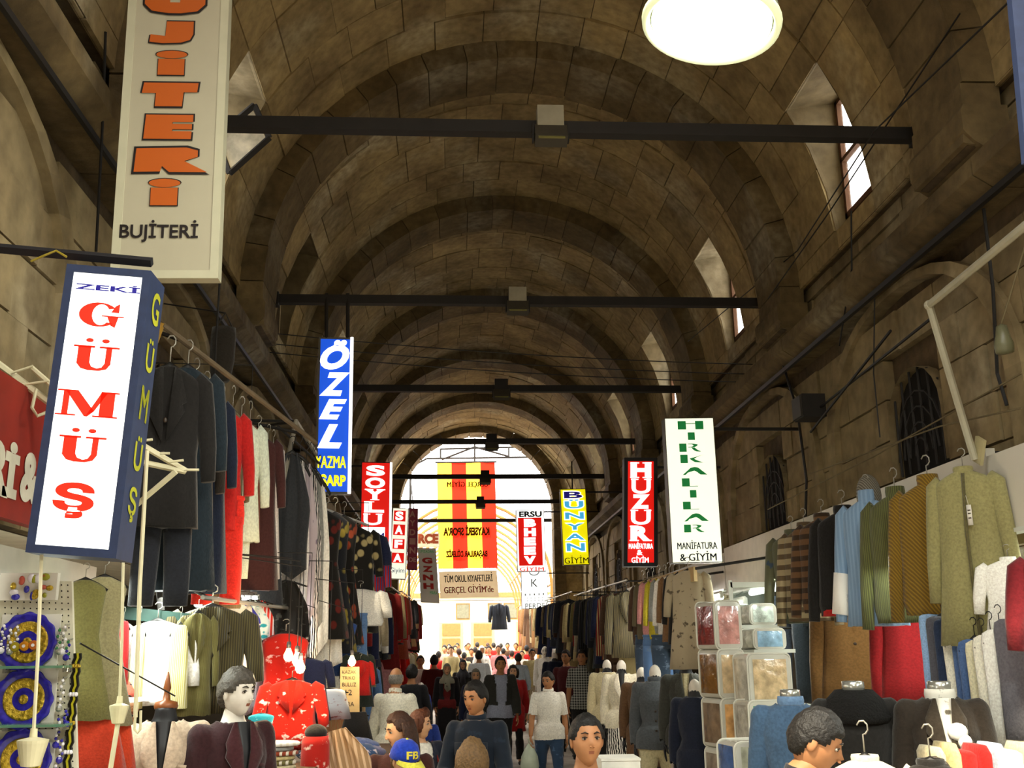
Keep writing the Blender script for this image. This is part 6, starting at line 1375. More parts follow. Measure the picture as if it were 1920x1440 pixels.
# right: bedding packs
VINYL = mat('clear_vinyl', 'c8c6ba', .12, amp=.05, spec=.8, coat=.5); PIPING = mat('white_piping', 'd6d4c8', .35, amp=0)
def pack(label, p, rz, w, d, h, c_front, c_side, group):
    m = Matrix.Translation(Vector(p)) @ Matrix.Rotation(rz, 4, 'Z'); t = thing('bedding_pack', label, 'bedding', m=m, group=group)
    def rr(w_, h_, r, n=4): return [(sx*(w_/2-r)+r*math.cos(a0+q*PI/2/n), sz*(h_/2-r)+r*math.sin(a0+q*PI/2/n)) for sx, sz, a0 in ((1, 1, 0), (-1, 1, PI/2), (-1, -1, PI), (1, -1, 3*PI/2)) for q in range(n+1)]
    o = rr(w, h, .045); b = MB(); b.loft([[Vector((x*s_, y, h/2+z*s_)) for x, z in o] for y, s_ in ((-d/2, .96), (-d/2+.02, 1), (d/2-.02, 1), (d/2, .96))]); b.build('cover', VINYL, t, local=True, smooth=False)
    def puff(nx, nz, fn, mt, nm):
        vs = [fn(i/nx, j/nz, .012*math.sin(PI*i/nx)*math.sin(PI*j/nz)*(1.2+1.2*noise.noise(Vector((i*.9, j*.8, p[2]*3+p[1]))))) for j in range(nz+1) for i in range(nx+1)]
        fs = [(j*(nx+1)+i, j*(nx+1)+i+1, (j+1)*(nx+1)+i+1, (j+1)*(nx+1)+i) for j in range(nz) for i in range(nx)]
        MB().add(vs, fs).build(nm, mt, t, local=True, smooth=True)
    puff(8, 8, lambda a, b_, e: Vector(((a-.5)*w*.78, -d/2-.003-e, h/2+(b_-.5)*h*.78)), fab_v(c_front), 'front_window')
    puff(8, 8, lambda a, b_, e: Vector((-w/2-.003-e, (.5-a)*d*.80, h/2+(b_-.5)*h*.80)), fab_v(c_side), 'side_window')
    for y in (-d/2+.01, d/2-.01): MB().tube([Vector((x*1.01, y, h/2+z*1.01)) for x, z in o+[o[0]]], .007, 5).build('piping', PIPING, t, local=True)
    return t
def fab_v(c):
    k = 'packed_'+c
    if k in MATS: return MATS[k]
    m = mat(k, c, .18, amp=.35, scale=14, bump=.6, spec=.7, coat=.6); return m
zf = .13; xs = at(1353, 1300, 8.8).x; hts = [.40, .385, .385, .40]; z = 0
for k, (h, cf, cs, lab) in enumerate([(.42, 'b4a896', '8a7c6c', 'grey bedding pack lowest in the stack, cut by the frame edge'), (.395, 'd8a468', '7c6650', 'grey and apricot bedding pack third from the top of the stack'), (.395, 'd2b890', '7a5424', 'brown sided bedding pack second from the top of the stack'), (.40, 'c48880', '7c2c28', 'dark red bedding pack on top of the stack')]):
    zz = at(1353, 1405, 8.8).z-.42 if k == 0 else zz+hprev
    pack(lab, (xs+.06, 8.95+.02*k, zz), R(16), .25, .34, h, cf, cs, 'bedding packs stacked beside the shelf'); hprev = h
t = thing('low_table', 'low wooden bench under the bedding stack', 'table', (xs+.05, 9.0, .13)); zb_ = at(1353, 1405, 8.8).z-.42
MB().box((xs+.2, 9.05, zb_-.02), (.8, .7, .035)).build('top', mat('bench_wood', '5a4630', .8), t)
for a in (-.12, .52):
    for b in (-.25, .25): MB().box((xs+a, 9.05+b, (zb_-.04+.13)/2), (.05, .05, zb_-.04-.13)).build('leg', mat('bench_wood', '5a4630', .8), t)
for (px, py, w, h, Y, c, lab) in [(1434, 1322, .38, .40, 8.55, 'cdb48c', 'beige bedding pack with a printed band beside the stack'), (1432, 1400, .34, .34, 8.35, '3f9a78', 'green bedding pack below the beige one'), (1432, 1217, .30, .17, 9.0, '8ab0cc', 'pale blue bedding pack on the shelf above'), (1420, 1171, .26, .18, 9.4, 'c8d4cc', 'whitish bedding pack behind the shelf glass')]:
    q = at(px, py, Y); pack(lab, (q.x+.04, Y+.15, q.z), R(10), w, .28, h, c, 'c0bcae', 'bedding packs on the shelf')
    MB().box((q.x+.08, Y+.18, q.z-.015), (w+.1, .4, .022)) .build('shelf_board', ALU) if False else None
sh = thing('shelf_unit', 'white aluminium shelf frame holding the bedding packs', 'shelf', (3.1, 9.2, .13))
xl_, xr_ = at(1392, 1200, 9.3).x, at(1392, 1200, 9.3).x+.36
for x in (xl_, xr_):
    for y in (8.35, 9.6): MB().box((x, y, (HC+.62+.13)/2), (.035, .035, HC+.62-.13)).build('post', ALU, sh) if y > 9 else None
for py, Y in ((1322, 8.55), (1400, 8.35), (1217, 9.0), (1171, 9.4)):
    zz = at(1430, py, Y).z-.018; MB().box(((xl_+xr_)/2, Y+.18, zz), (xr_-xl_, .44, .03)).build('shelf_board', ALU, sh)
MB().box(((xl_+xr_)/2, 9.6, HC+.58), (xr_-xl_, .035, .05)).build('top_rail', ALU, sh)
MB().box(((xl_+xr_)/2, 9.62, HC+.30), (xr_-xl_, .006, .52)).build('glass_pane', mat('shelf_glass', '8a9690', .1, alpha=.35, amp=0), sh)
q = at(1420, 1440, 6.9); pack('quilted pale bedding pack with round pattern at the bottom edge', (q.x, 7.0, q.z-.08), R(8), .36, .3, .24, 'b0b09a', '4a68a0', None)
st = thing('display_table', 'dark display table at the lower right carrying folded clothes', 'table', (2.6, 5.1, .13)); MB().box((2.75, 5.15, 1.22), (1.2, .8, .04)).build('top', SHOPD, st)
for a in (-.55, .55):
    for b in (-.35, .35): MB().box((2.75+a, 5.15+b, .665), (.05, .05, 1.07)).build('leg', SHOPD, st)
for i, c in enumerate(['c0b490', 'b8a878', 'b01712', 'b01712', 'a8b8c8', 'e8e4dc', 'c0b490', 'a89a80', '7a1a18', 'e8e4dc', 'd6d0b0', 'a89a80', 'a8b8c8']):
    CN.setdefault('a8b8c8', 'pale blue'); x = 2.24+.072*i; o = MB(); o.loft([[Vector((x+.031*math.cos(a)*g, 5.0+.14*math.sin(a)*g, z)) for a in [2*PI*k/10 for k in range(10)]] for g, z in ((.9, 1.245), (1, 1.27), (1, 1.47), (.75, 1.50+.02*math.sin(i*2.2)))])
    tag(o.build('folded_garment', fabric(c), smooth=True), '%s folded garment, %s in the row on the lower right table' % (cname(c), ORD[i] if i else 'first'), 'garment', 'folded garments on the lower right table')

# left stall: pegboard, plates, trinkets
PEG = mat('pegboard_white', 'cfcab4', .5, amp=.05); Yp = 4.45
f = face_px((-80, 1082), (134, 1092), (-80, 1470), (146, 1470), Yp)
t = thing('pegboard', 'white perforated board behind the plates at the left edge', 'board', f.p(.5, 1, 0)); b = MB(); b.hexa([f.p(a, c_, 0) for a, c_ in ((0, 0), (0, 1), (1, 1), (1, 0))]+[f.p(a, c_, -.02) for a, c_ in ((0, 0), (0, 1), (1, 1), (1, 0))]); b.build('panel', PEG, t)
hl = MB()
for i in range(18):
    for j in range(32):
        q = f.p(.03+.055*i, .02+.031*j, .0012); hl.add([q+f.u.normalized()*.0035*math.cos(a)+f.v.normalized()*.0035*math.sin(a) for a in [2*PI*k/6 for k in range(6)]], [tuple(range(6))])
hl.build('peg_holes', VOID, t, kind='stuff')
MB().tube([f.p(.95, 1, -.05), Vector((f.p(.95, 1, 0).x, Yp+.05, 0))], .02, 6).build('support_leg', IRON, t); MB().tube([f.p(.2, 1, -.05), Vector((f.p(.2, 1, 0).x, Yp+.05, 0))], .02, 6).build('support_leg', IRON, t)
COBALT = mat('cobalt_glaze', '2a2490', .2, amp=.35, scale=50, coat=.5); GOLD = mat('gold_relief', 'b89a30', .3, metal=.6, amp=.45, scale=60, bump=.8); PLW = mat('plate_mount', 'd6d2c6', .4, amp=.02); WHG = mat('white_glaze', 'd8d4d8', .25, amp=.1)
for px, py, r, lab in [(53, 1204, .118, 'uppermost'), (46, 1311, .118, 'middle'), (42, 1424, .118, 'lowest')]:
    q = at(px, py, Yp-.03); t = thing('wall_plate', '%s blue rimmed plate with a gold centre on the pegboard' % lab, 'plate', q, group='blue and gold plates on the pegboard'); mx = Matrix.Rotation(PI/2, 3, 'X')
    MB().box(q+Vector((0, .012, 0)), (.235, .008, .222)).build('mount', PLW, t)
    def scal(r_, y, amp): return [q+Vector((r_*(1+amp*math.cos(12*a))*math.cos(a), y, r_*(1+amp*math.cos(12*a))*math.sin(a))) for a in [2*PI*k/72 for k in range(72)]]
    MB().loft([scal(r*.62, -.006, 0), scal(r*.80, -.012, .0), scal(r*.97, -.020, .03), scal(r, -.016, .03), scal(r*.7, .006, 0)], 0, False).build('rim', COBALT, t, smooth=True)
    MB().lathe([(r*.70, .008), (r*.66, .016), (r*.60, .012), (r*.42, .014), (r*.36, .010)], q, 40, m=mx, cap=False).build('gold_ring', GOLD, t, smooth=True)
    MB().lathe([(r*.38, .011), (r*.20, .009), (.001, .010)], q, 32, m=mx).build('center', COBALT, t); MB().lathe([(r*.16, .012), (r*.1, .015), (.001, .014)], q, 18, m=mx).build('rosette', GOLD, t)
q = at(55, 1100, Yp-.03); t = thing('wall_plate', 'small box of trinkets and charms above the plates', 'plate', q); MB().box(q, (.23, .03, .11)).build('mount', PLW, t); 
rt = random.Random(3)
for i in range(16):
    mb = MB(); mb.ball(q+Vector((rt.uniform(-.1, .1), -.03, rt.uniform(-.045, .04))), (rt.uniform(.008, .02), .008, rt.uniform(.008, .02)), 8, 6); mb.build('charm', [GOLD, COBALT, WHG, mat('coral_bead', 'a84a38', .3), mat('olive_bead', '8a8a20', .3)][i % 5], t, smooth=True)
for k, py in enumerate((1253, 1362)):
    a, b = at(-60, py, Yp-.08), at(128, py-4, Yp-.08); o = MB(); o.box((a+b)/2, (abs(b.x-a.x), .12, .010)); t = thing('glass_shelf', '%s green-edged glass shelf on the pegboard' % ('upper', 'lower')[k], 'shelf', (a+b)/2); o.build('pane', mat('green_glass', '5a8468', .15, amp=0, alpha=.75), t)
    for q in (.35, .95): MB().box(a.lerp(b, q)+Vector((0, .045, -.012)), (.012, .07, .02)).build('clip', CHR, t)
for i, (px, py, n, cols) in enumerate([(122, 1172, 9, 'ws'), (112, 1178, 8, 'gs'), (128, 1200, 6, 'gb'), (118, 1272, 10, 'ws'), (110, 1345, 9, 'bw'), (124, 1330, 5, 'bb'), (116, 1385, 7, 'bw'), (108, 1420, 5, 'wb'), (20, 1178, 8, 'ws'), (8, 1170, 9, 'ws'), (33, 1172, 7, 'ws')]):
    q = at(px, py, Yp-.05); t = thing('bead_string', '%s string of beads and charms on the pegboard hooks, from the top right' % (ORD[i] if i else 'first'), 'trinket', q, group='bead strings on the pegboard')
    MB().tube([q, q+Vector((0, .05, .005))], .003, 5).build('hook', CHR, t)
    for j in range(n): MB().ball(q+Vector((.006*math.sin(j*2), 0, -.012*j-.008)), .0065 if j < n-1 else .014, 8, 5).build('bead', {'w': WHG, 's': CHR, 'g': mat('green_bead', '2a6a3a', .3), 'b': COBALT}[cols[j % 2]], t)
q = at(28, 1213, Yp-.06)
for i, c in enumerate(('8a7a18', 'b87818', 'a85a20')):
    t = thing('medallion', '%s yellow medallion of the short row across the top plate' % ('left', 'middle', 'right')[i], 'trinket', q+Vector((.032*i, 0, .003*i)), group='yellow medallions'); MB().lathe([(.018, -.004), (.02, 0), (.016, .006), (.001, .007)], q+Vector((.036*i, 0, .003*i)), 14, m=Matrix.Rotation(PI/2, 3, 'X')).build('disc', mat('medal_'+c, c, .3), t); MB().lathe([(.007, .007), (.006, .010), (.001, .010)], q+Vector((.036*i, 0, .003*i)), 10, m=Matrix.Rotation(PI/2, 3, 'X')).build('eye', WHG, t)
for i, (dx, c) in enumerate(((.0, '12100e'), (.012, 'a8a020'), (.022, '12100e'))):
    q = at(140, 1225, Yp-.02)+Vector((dx, 0, 0)); t = thing('bead_necklace', '%s long bead necklace on the pegboard side' % ('leftmost black', 'yellow', 'right black')[i], 'necklace', q, group='long necklaces beside the pegboard')
    MB().tube([q-Vector((0, 0, .006*k))+Vector((.004*math.sin(k*.7), 0, 0)) for k in range(0, 84, 3)], .006, 6).build('strand', mat('beads_'+c, c, .3, amp=0), t)
    for k in range(4): MB().ball(q-Vector((0, .006, .05+.11*k)), .009, 8, 5).build('bead', WHG if k % 2 else GOLD, t)

# cream awning frame and lamps on cords in front of the left stalls
t = thing('awning_frame', 'cream steel awning arms with short prongs behind the navy sign', 'frame', at(150, 850, 4.8)); Yf = 4.75
for a, b, r in [((-40, 655), (100, 760), .017), ((262, 832), (350, 884), .014), ((262, 866), (348, 884), .014), ((330, 884), (252, 950), .014), ((95, 742), (262, 832), .015), ((60, 690), (262, 866), .012)]:
    MB().tube([at(*a, Yf), at(*b, Yf+.05)], r, 6).build('arm', CREAM_ST, t)
for a, b in [((20, 700), (62, 686)), ((38, 722), (92, 714)), ((345, 881), (373, 881)), ((300, 850), (318, 850)), ((318, 866), (344, 863)), ((268, 826), (286, 824))]: MB().tube([at(*a, Yf-.02), at(*b, Yf-.02)], .006, 6).build('prong', CREAM_ST, t)
MB().tube([at(68, 730, Yf), at(60, 765, Yf-.05), at(70, 780, Yf-.05), at(95, 770, Yf)], .008, 6).build('tie_loop', mat('white_cord', 'b8b090', .8), t)
MB().tube([at(-40, 655, Yf), Vector((XL-.1, Yf+.2, at(-40, 655, Yf).z))], .014, 6).build('wall_stay', CREAM_ST, t)
def cord_lamp(label, top, bot, Y, r, h):
    a, b = at(*top, Y), at(*bot, Y); t = thing('cord_lamp', label, 'lamp', b)
    MB().tube([a, a.lerp(b, .5)+Vector((.006, 0, 0)), b+Vector((0, 0, h))], .007, 6).build('cord', CREAM_ST, t)
    MB().lathe([(.012, h+.03), (.014, h), (r*1.0, h-.01), (r*.98, h-.02), (r*.62, 0), (.012, -.005)], b, 20).build('cone_shade', mat('cream_plastic', 'd2caa4', .4), t, smooth=False)
    return t, b
t, b = cord_lamp('cream upturned cone hanging on a cord before the lowest plate', (78, 1040), (57, 1436), 4.1, .055, .10)
t, b = cord_lamp('cream cone on a cord left of the beige jacket', (231, 1052), (221, 1356), 4.9, .042, .085)
MB().tube([b, b+Vector((-.02, 0, -.24))], .011, 8).build('lower_tube', CREAM_ST, t); MB().lathe([(.012, .03), (.03, .01), (.036, -.06), (.02, -.07)], b+Vector((-.02, 0, -.24)), 14).build('lower_socket', mat('cream_plastic', 'd2caa4', .4), t)
a = at(276, 845, 4.75); t = thing('hook_pole', 'long cream pole with a bent hook hanging beside the navy sign', 'pole', at(258, 1370, 4.75)); MB().tube([a, at(262, 1100, 4.75), at(254, 1345, 4.75)], .0095, 8).build('pole', CREAM_ST, t)
MB().tube([at(254, 1340, 4.75), at(252, 1368, 4.75), at(258, 1374, 4.75), at(263, 1368, 4.75), at(264, 1332, 4.75)], .006, 6).build('hook', CREAM_ST, t)
cable([at(150, 1206, 5.0), at(328, 1305, 5.7)], .004, 'thin dark rod with a clip slanting across the beige robes', name='thin_rod', cat='rod')

# left: lit shop behind the suits
GR7 = 'garments hung in the lit left shop'
for (px, ya, yb, Y, kind, w, c, pat, c2, rz, lab) in [
 (160, 1088, 1335, 5.2, 'dress', .55, '6e6a3a', 'plain', 'ffffff', 15, 'olive beige long robe beside the pegboard'),
 (196, 1082, 1345, 5.35, 'dress', .60, '8c8460', 'plain', 'ffffff', 15, 'beige long robe right of the olive one'),
 (172, 1332, 1470, 5.25, 'skirt', .70, 'b0341a', 'plain', 'ffffff', 15, 'orange red skirt with a white band below the olive robe'),
 (208, 1325, 1470, 5.4, 'skirt', .55, 'b83818', 'plain', 'ffffff', 15, 'orange red skirt with a white band below the beige robe'),
 (232, 1165, 1275, 5.9, 'vest', .2, 'a01418', 'plain', 'ffffff', 0, 'narrow crimson top beside the white blouse'),
 (296, 1165, 1312, 6.0, 'sweater', .78, 'f4f2ea', 'plain', 'ffffff', 0, 'bright white blouse in the lit left shop'),
 (262, 1172, 1318, 5.93, 'vest', .20, 'd8d088', 'stripe', 'f0ecc8', 0, 'left striped cream cardigan front over the white blouse'),
 (338, 1172, 1318, 5.93, 'vest', .28, 'd0c87c', 'stripe', 'f0ecc8', 0, 'right striped cream cardigan front over the white blouse'),
 (398, 1138, 1325, 6.1, 'jacket', .92, '5c5230', 'rib', '3a3420', 12, 'olive ribbed cardigan behind the pale mannequin'),
 (372, 1150, 1330, 6.0, 'jacket', .4, '7a7240', 'rib', '5a542c', 12, 'yellow olive ribbed sleeve garment beside the white blouse'),
 (444, 1130, 1270, 7.0, 'coat', .35, 'c8c4bc', 'plain', 'ffffff', 10, 'pale grey blouse right of the olive cardigan'),
 (452, 1128, 1215, 7.2, 'scarf', .8, '3a3aa0', 'spots', 'e8e4dc', 10, 'blue spotted scarf under the short white lamp'),
 (470, 1126, 1225, 7.3, 'scarf', .8, 'dce8e8', 'floral', '2aa0b0', 10, 'white scarf with turquoise pattern under the white lamp'),
 (484, 1126, 1210, 7.4, 'scarf', .7, 'd83a2a', 'stripe', 'f0e0e0', 10, 'red striped scarf under the white lamp'),
 (473, 1215, 1335, 7.5, 'scarf', .5, 'b8b8c4', 'plain', 'ffffff', 10, 'pale lilac long scarf in the lit left shop'),
 (488, 1210, 1320, 7.55, 'scarf', .4, '2a2a80', 'plain', 'ffffff', 10, 'indigo long scarf in the lit left shop'),
 (498, 1160, 1330, 7.6, 'scarf', .45, 'd0ac80', 'plain', 'ffffff', 10, 'apricot long scarf beside the red dress'),
 (536, 1188, 1392, 7.3, 'dress', .86, 'b01606', 'spots', 'e0a8a0', 8, 'bright red embroidered dress lit by the bulbs'),
 (548, 1275, 1392, 7.1, 'jacket', .75, 'c81e0c', 'spots', 'e8d0c8', 8, 'red embroidered jacket in front of the red dress'),
 (578, 1235, 1345, 7.7, 'coat', .6, '1c2240', 'plain', 'ffffff', 8, 'navy coat right of the red embroidered dress'),
 (616, 1292, 1345, 8.4, 'vest', .8, 'b0b4bc', 'spots', '8a5a5a', 8, 'pale patterned vest beside the cardboard notice'),
 (672, 1225, 1320, 9.6, 'coat', .5, '2a3028', 'plain', 'ffffff', 8, 'dark green grey coat behind the clothes table'),
 (668, 1335, 1395, 9.0, 'skirt', .55, '14110f', 'plain', 'ffffff', 8, 'black skirt hung behind the clothes table'),
 (676, 1238, 1300, 9.3, 'jacket', .4, 'b01712', 'plain', 'ffffff', 8, 'small red jacket above the black skirt'),
 (490, 1338, 1412, 6.6, 'dress', .42, '2a98a8', 'spots', 'b0e0e0', 10, 'small shiny turquoise child dress above the folded stack')]:
    hang_simple(at(px, ya, Y), R(rz), (yb-ya)*mpp(Y, (ya+yb)/2), kind, fabric(c, pat, c2), lab, GR7, wide=w)
t = thing('clothes_rail', 'dark green rail across the lit left shop', 'rail', at(290, 1158, 6.0)); f = face_px((213, 1136), (362, 1150), (217, 1158), (362, 1176), 6.05); mb = MB(); mb.hexa([f.p(a, b, .03) for a, b in ((0, 0), (0, 1), (1, 1), (1, 0))]+[f.p(a, b, -.03) for a, b in ((0, 0), (0, 1), (1, 1), (1, 0))]); mb.build('rail_board', mat('dark_green_paint', '1c3a34', .4), t); MB().tube([f.p(.6, 0, 0), f.p(.6, -2.2, 0)], .02, 6).build('stay', IRON, t); MB().tube([f.p(0, .5, 0), Vector((-2.6, 6.2, f.p(0, .5, 0).z))], .02, 6).build('wall_stay', IRON, t)
t = thing('clothes_rail', 'rail under the left fascia carrying the lit scarves', 'rail', at(470, 1110, 7.3)); MB().tube([at(380, 1120, 5.9), at(620, 1150, 9.8)], .014, 6).build('pole', HANG_W, t)
for q in (at(390, 1121, 6.0), at(610, 1149, 9.6)): MB().tube([q, Vector((-2.05, q.y, HC+.66))], .01, 6).build('wall_stay', IRON, t)
# bulbs
def bulb(px, py, Y, lab, w=6):
    q = at(px, py, Y); t = thing('light_bulb', lab, 'bulb', q); MB().lathe([(.001, -.055), (.018, -.05), (.030, -.03), (.030, -.012), (.016, .016), (.013, .03)], q, 14).build('glass', glow('bulb_glow', 'ffdca0', 14), t, smooth=True); MB().lathe([(.014, .028), (.016, .05), (.012, .07)], q, 10).build('socket', BLKM, t); MB().tube([q+Vector((0, 0, .07)), q+Vector((0, 0, .6)), Vector((-1.98, q.y+.1, HC+.70))], .004, 5).build('cord', CABLE, t)
    l = bpy.data.lights.new('bulb_light', 'POINT'); l.energy = w; l.color = (1, .72, .4); l.shadow_soft_size = .04; o = bpy.data.objects.new('bulb_light', l); C.objects.link(o); o.location = q+Vector((.05, -.12, -.02))
bulb(541, 1224, 6.9, 'left bare bulb glowing before the red dress', 14); bulb(557, 1232, 6.8, 'large bare bulb glowing before the red dress', 18); bulb(563, 1246, 6.7, 'lower bare bulb of the cluster before the red dress', 10); bulb(660, 1236, 8.6, 'single bare bulb above the cardboard notice', 12)
# cardboard notices
CARD = mat('cardboard', 'a08a60', .9)
def card(box, Y, lab, lines):
    f = face_px((box[0], box[1]), (box[2], box[1]), (box[0], box[3]), (box[2], box[3]), Y); t = thing('cardboard_notice', lab, 'notice', f.p(.5, 1, 0)); mb = MB(); mb.hexa([f.p(a, b, 0) for a, b in ((0, 0), (0, 1), (1, 1), (1, 0))]+[f.p(a, b, -.008) for a, b in ((0, 0), (0, 1), (1, 1), (1, 0))]); mb.build('card', CARD, t); letters(t, f, lines, INK_BLACK, .004)
    MB().tube([f.p(.5, 0, -.01), f.p(.5, 0, -.01)+Vector((0, .02, .45)), Vector((-1.98, f.p(.5, 0, 0).y+.1, HC+.68))], .003, 4).build('cord', CABLE, t)
card((638, 1250, 674, 1335), 8.7, 'large cardboard notice with handwritten price under the single bulb', [('KAZAK', (642, 1257, 668, 1263)), ('TRIKO', (642, 1268, 666, 1274)), ('BULUZ', (642, 1280, 668, 1287)), ('12', (648, 1293, 660, 1303)), ('LIRA', (644, 1316, 664, 1324))])
card((575, 1256, 597, 1318), 8.0, 'narrow cardboard notice beside the navy coat', [('ESARP', (578, 1268, 594, 1273)), ('5', (582, 1284, 590, 1296))])
# clothes table with heaps
t = thing('market_table', 'wooden market table heaped with clothes on the left', 'table', at(640, 1420, 8.0)); q = at(640, 1395, 8.0); TW = mat('table_wood', '4a3826', .85)
MB().box((q.x-.1, 8.0, q.z-.1), (.9, 2.0, .04)).build('top', TW, t)
for a in (-.5, .3):
    for b in (-.9, .9): MB().box((q.x+a, 8+b, (q.z-.12)/2), (.05, .05, q.z-.12)).build('leg', TW, t)
for i, (px, py, Y, r, c, pat, lab) in enumerate([(622, 1352, 8.3, (.16, .12, .05), '9a1c18', 'plain', 'crumpled red jumper on the clothes table'), (645, 1362, 8.1, (.14, .12, .05), 'c8c0b8', 'plain', 'crumpled off-white shirt on the clothes table'), (683, 1364, 8.2, (.13, .12, .04), '9a5a74', 'stripe', 'pinkish striped top on the clothes table'), (668, 1378, 7.8, (.17, .13, .05), '4a5a88', 'plain', 'faded blue top on the clothes table'), (690, 1380, 7.7, (.12, .12, .05), '5a5a80', 'plain', 'violet grey top at the table edge'), (637, 1372, 7.7, (.06, .06, .03), 'd8d07a', 'plain', 'small yellow cloth on the clothes table'), (612, 1362, 7.6, (.20, .2, .06), '24364e', 'spots', 'dark blue jeans thrown over the table corner'), (650, 1400, 7.5, (.22, .16, .07), '2c4870', 'spots', 'blue jeans jacket in the woman\'s hand')]):
    c0 = at(px, py, Y); mb = MB(); rings = []; c0.z = q.z-.08+r[2]*.85+(.04 if i in (0, 3) else 0)
    for j in range(9):
        ph = PI*(.04+.92*j/8); rings.append([c0+Vector((r[0]*math.sin(ph)*math.cos(a)*(1+.25*noise.noise(Vector((a*1.5, j, i)))), r[1]*math.sin(ph)*math.sin(a), -r[2]*math.cos(ph)*(1+.5*noise.noise(Vector((math.cos(a)*3+j*.6, math.sin(a)*3, i*3)))))) for a in [2*PI*k/22 for k in range(22)]])
    tag(mb.loft(rings).build('crumpled_garment', fabric(c, pat, 'd0c0c8'), smooth=True), lab, 'garment', 'garments heaped on the left table')
c0 = at(630, 1375, 6.9); tag(drape_mb(.32, .55, 2).build('striped_cloth', fabric('9a7a58', 'stripe', 'c8a888'), smooth=True), 'striped brown cloth hanging from the reaching woman\'s hand', 'cloth').matrix_world = Matrix.Translation(at(632, 1368, 6.75)) @ Matrix.Rotation(R(-14), 4, 'Y')
t = thing('side_stall', 'low stall table with folded cloths at the lower left centre', 'table', at(520, 1440, 6.6)); q = at(515, 1436, 6.6); MB().box((q.x, 6.6, q.z-.03), (.5, .6, .04)).build('top', TW, t)
for a in (-.2, .2): MB().box((q.x+a, 6.6, (q.z-.05)/2), (.05, .5, q.z-.05)).build('leg', TW, t)
for i, c in enumerate(['c0b490', '6a6238', 'b8a878', '8a3a20', '8a8a86', 'e8e4dc']):
    z = q.z-.008+.026*i; o = MB(); o.loft([[Vector((q.x+.03*math.sin(i*3)+g*(.14*math.cos(a)), 6.5+g*.11*math.sin(a), z+dz)) for a in [2*PI*k/16 for k in range(16)]] for g, dz in ((.92, 0), (1, .006), (1, .018), (.92, .024))])
    tag(o.build('folded_cloth', fabric(c, 'stripe' if i % 2 else 'plain', 'd8d0c0'), smooth=True), '%s folded cloth, %s from the bottom of the low stall stack' % (cname(c), ORD[i] if i else 'lowest'), 'cloth', 'folded cloths on the low stall')
q = at(590, 1445, 6.7); t = thing('red_sack', 'red patterned carrier sack standing at the low stall', 'bag', q); MB().loft([[q+Vector((w_*math.cos(a), .08*math.sin(a), z)) for a in [2*PI*k/16 for k in range(16)]] for w_, z in ((.085, -.12), (.09, .0), (.085, .15), (.08, .2))]).build('bag', fabric('a81a10', 'spots', 'e0c0b0'), t, smooth=True); MB().ball(q+Vector((0, 0, .22)), (.07, .07, .05), 12, 8).build('contents', fabric('1d1a17'), t, smooth=True); MB().box(q+Vector((0, 0, -.55)), (.2, .2, .86)).build('plinth', TW, t)
p = Vector((at(238, 1310, 6.0).x, 6.0, .13)); t, m = person('person', 'person in a pink cap behind the beige jacket mannequin', 'person', B('stand', .018, hyaw=R(25)), p, R(15), 1.70, 'fair', 'dark', 'short', fabric('3a1418'), 'shirt_long', DARK_T)
cp = thing('peaked_cap', 'pink cap with a white band on the person at the left', 'cap', m=m @ B('stand', .018, hyaw=R(25))['Mh']); paint(obj('cap', GM['cap'], cp), fabric('c05a48'), fabric('d8d0cc'))

# ---- the open street beyond the arch
FAC = mat('sunny_plaster', 'eee2c6', .9, amp=.05); FACD = mat('door_panel_cream', 'b8a270', .7); ORN = mat('ornament_tan', '7e6436', .8); RIBT = mat('canopy_rib_tan', '94662c', .6, amp=.05)
zg = fz(58)
fb = thing('street_building', 'sunlit cream building closing the far street', 'building', (.8, 60, zg))
MB().box((.8, 60, zg+2.1), (13, .6, 4.2)).build('wall', FAC, fb); MB().box((.8, 59.6, zg+4.2), (13, .5, .25)).build('cornice', ORN, fb)
for i, px in enumerate((846, 905, 990)):
    q = at(px, 1200, 59.6); d = MB().box((q.x, 59.65, zg+1.35), (1.35, .12, 2.7)).build('door', FACD, fb)
    for z in (.55, 1.5, 2.3): MB().box((q.x, 59.57, zg+z), (1.0, .06, .65)).build('door_panel', ORN, d)
for i, px in enumerate((868, 928, 958)):
    q = at(px, 1165, 59.6); w_ = MB().box((q.x, 59.66, zg+3.3), (.8, .1, .9)).build('window', ORN, fb); MB().box((q.x, 59.6, zg+3.3), (.66, .04, .76)).build('pane', mat('far_glass', '6a6a5a', .2), w_)
for s, x, nm in ((1, 4.5, 'right'), (-1, -3.3, 'left')):
    b = thing('street_building', 'row of low sunlit shops on the %s of the open street' % nm, 'building', (x, 45, fz(45)))
    MB().box((x+s*1.0, 44.8, fz(45)+1.75), (2, 29, 4.3)).build('wall', FAC, b)
    for i in range(5):
        y = 33+5.3*i; w_ = MB().box((x-s*.03, y, fz(y)+1.3), (.10, 3.6, 2.5)).build('shop_opening', mat('far_shop_dark', '4a3826', .8), b); MB().box((x-s*.25, y, fz(y)+2.75), (.6, 3.9, .08)).build('awning', mat('awning_tan', 'c89a58', .8), b)  # solid box, its dark colour stands in for the shaded shop interior
cv = thing('street_canopy', 'barrel-shaped canopy of tan ribs over the sunlit street', 'canopy', (.55, 45, 4.0)); CR, cz0 = 2.75, HC+2.2
for i in range(11):
    y = 35+i*2.0; MB().tube([(.55+CR*math.cos(PI*k/20), y, cz0+CR*math.sin(PI*k/20)) for k in range(21)], .055, 6).build('rib', RIBT, cv)
for k in (0, 3, 17, 20): MB().tube([(.55+CR*math.cos(PI*k/20), 35, cz0+CR*math.sin(PI*k/20)), (.55+CR*math.cos(PI*k/20), 55, cz0+CR*math.sin(PI*k/20))], .04, 6).build('purlin', RIBT, cv)
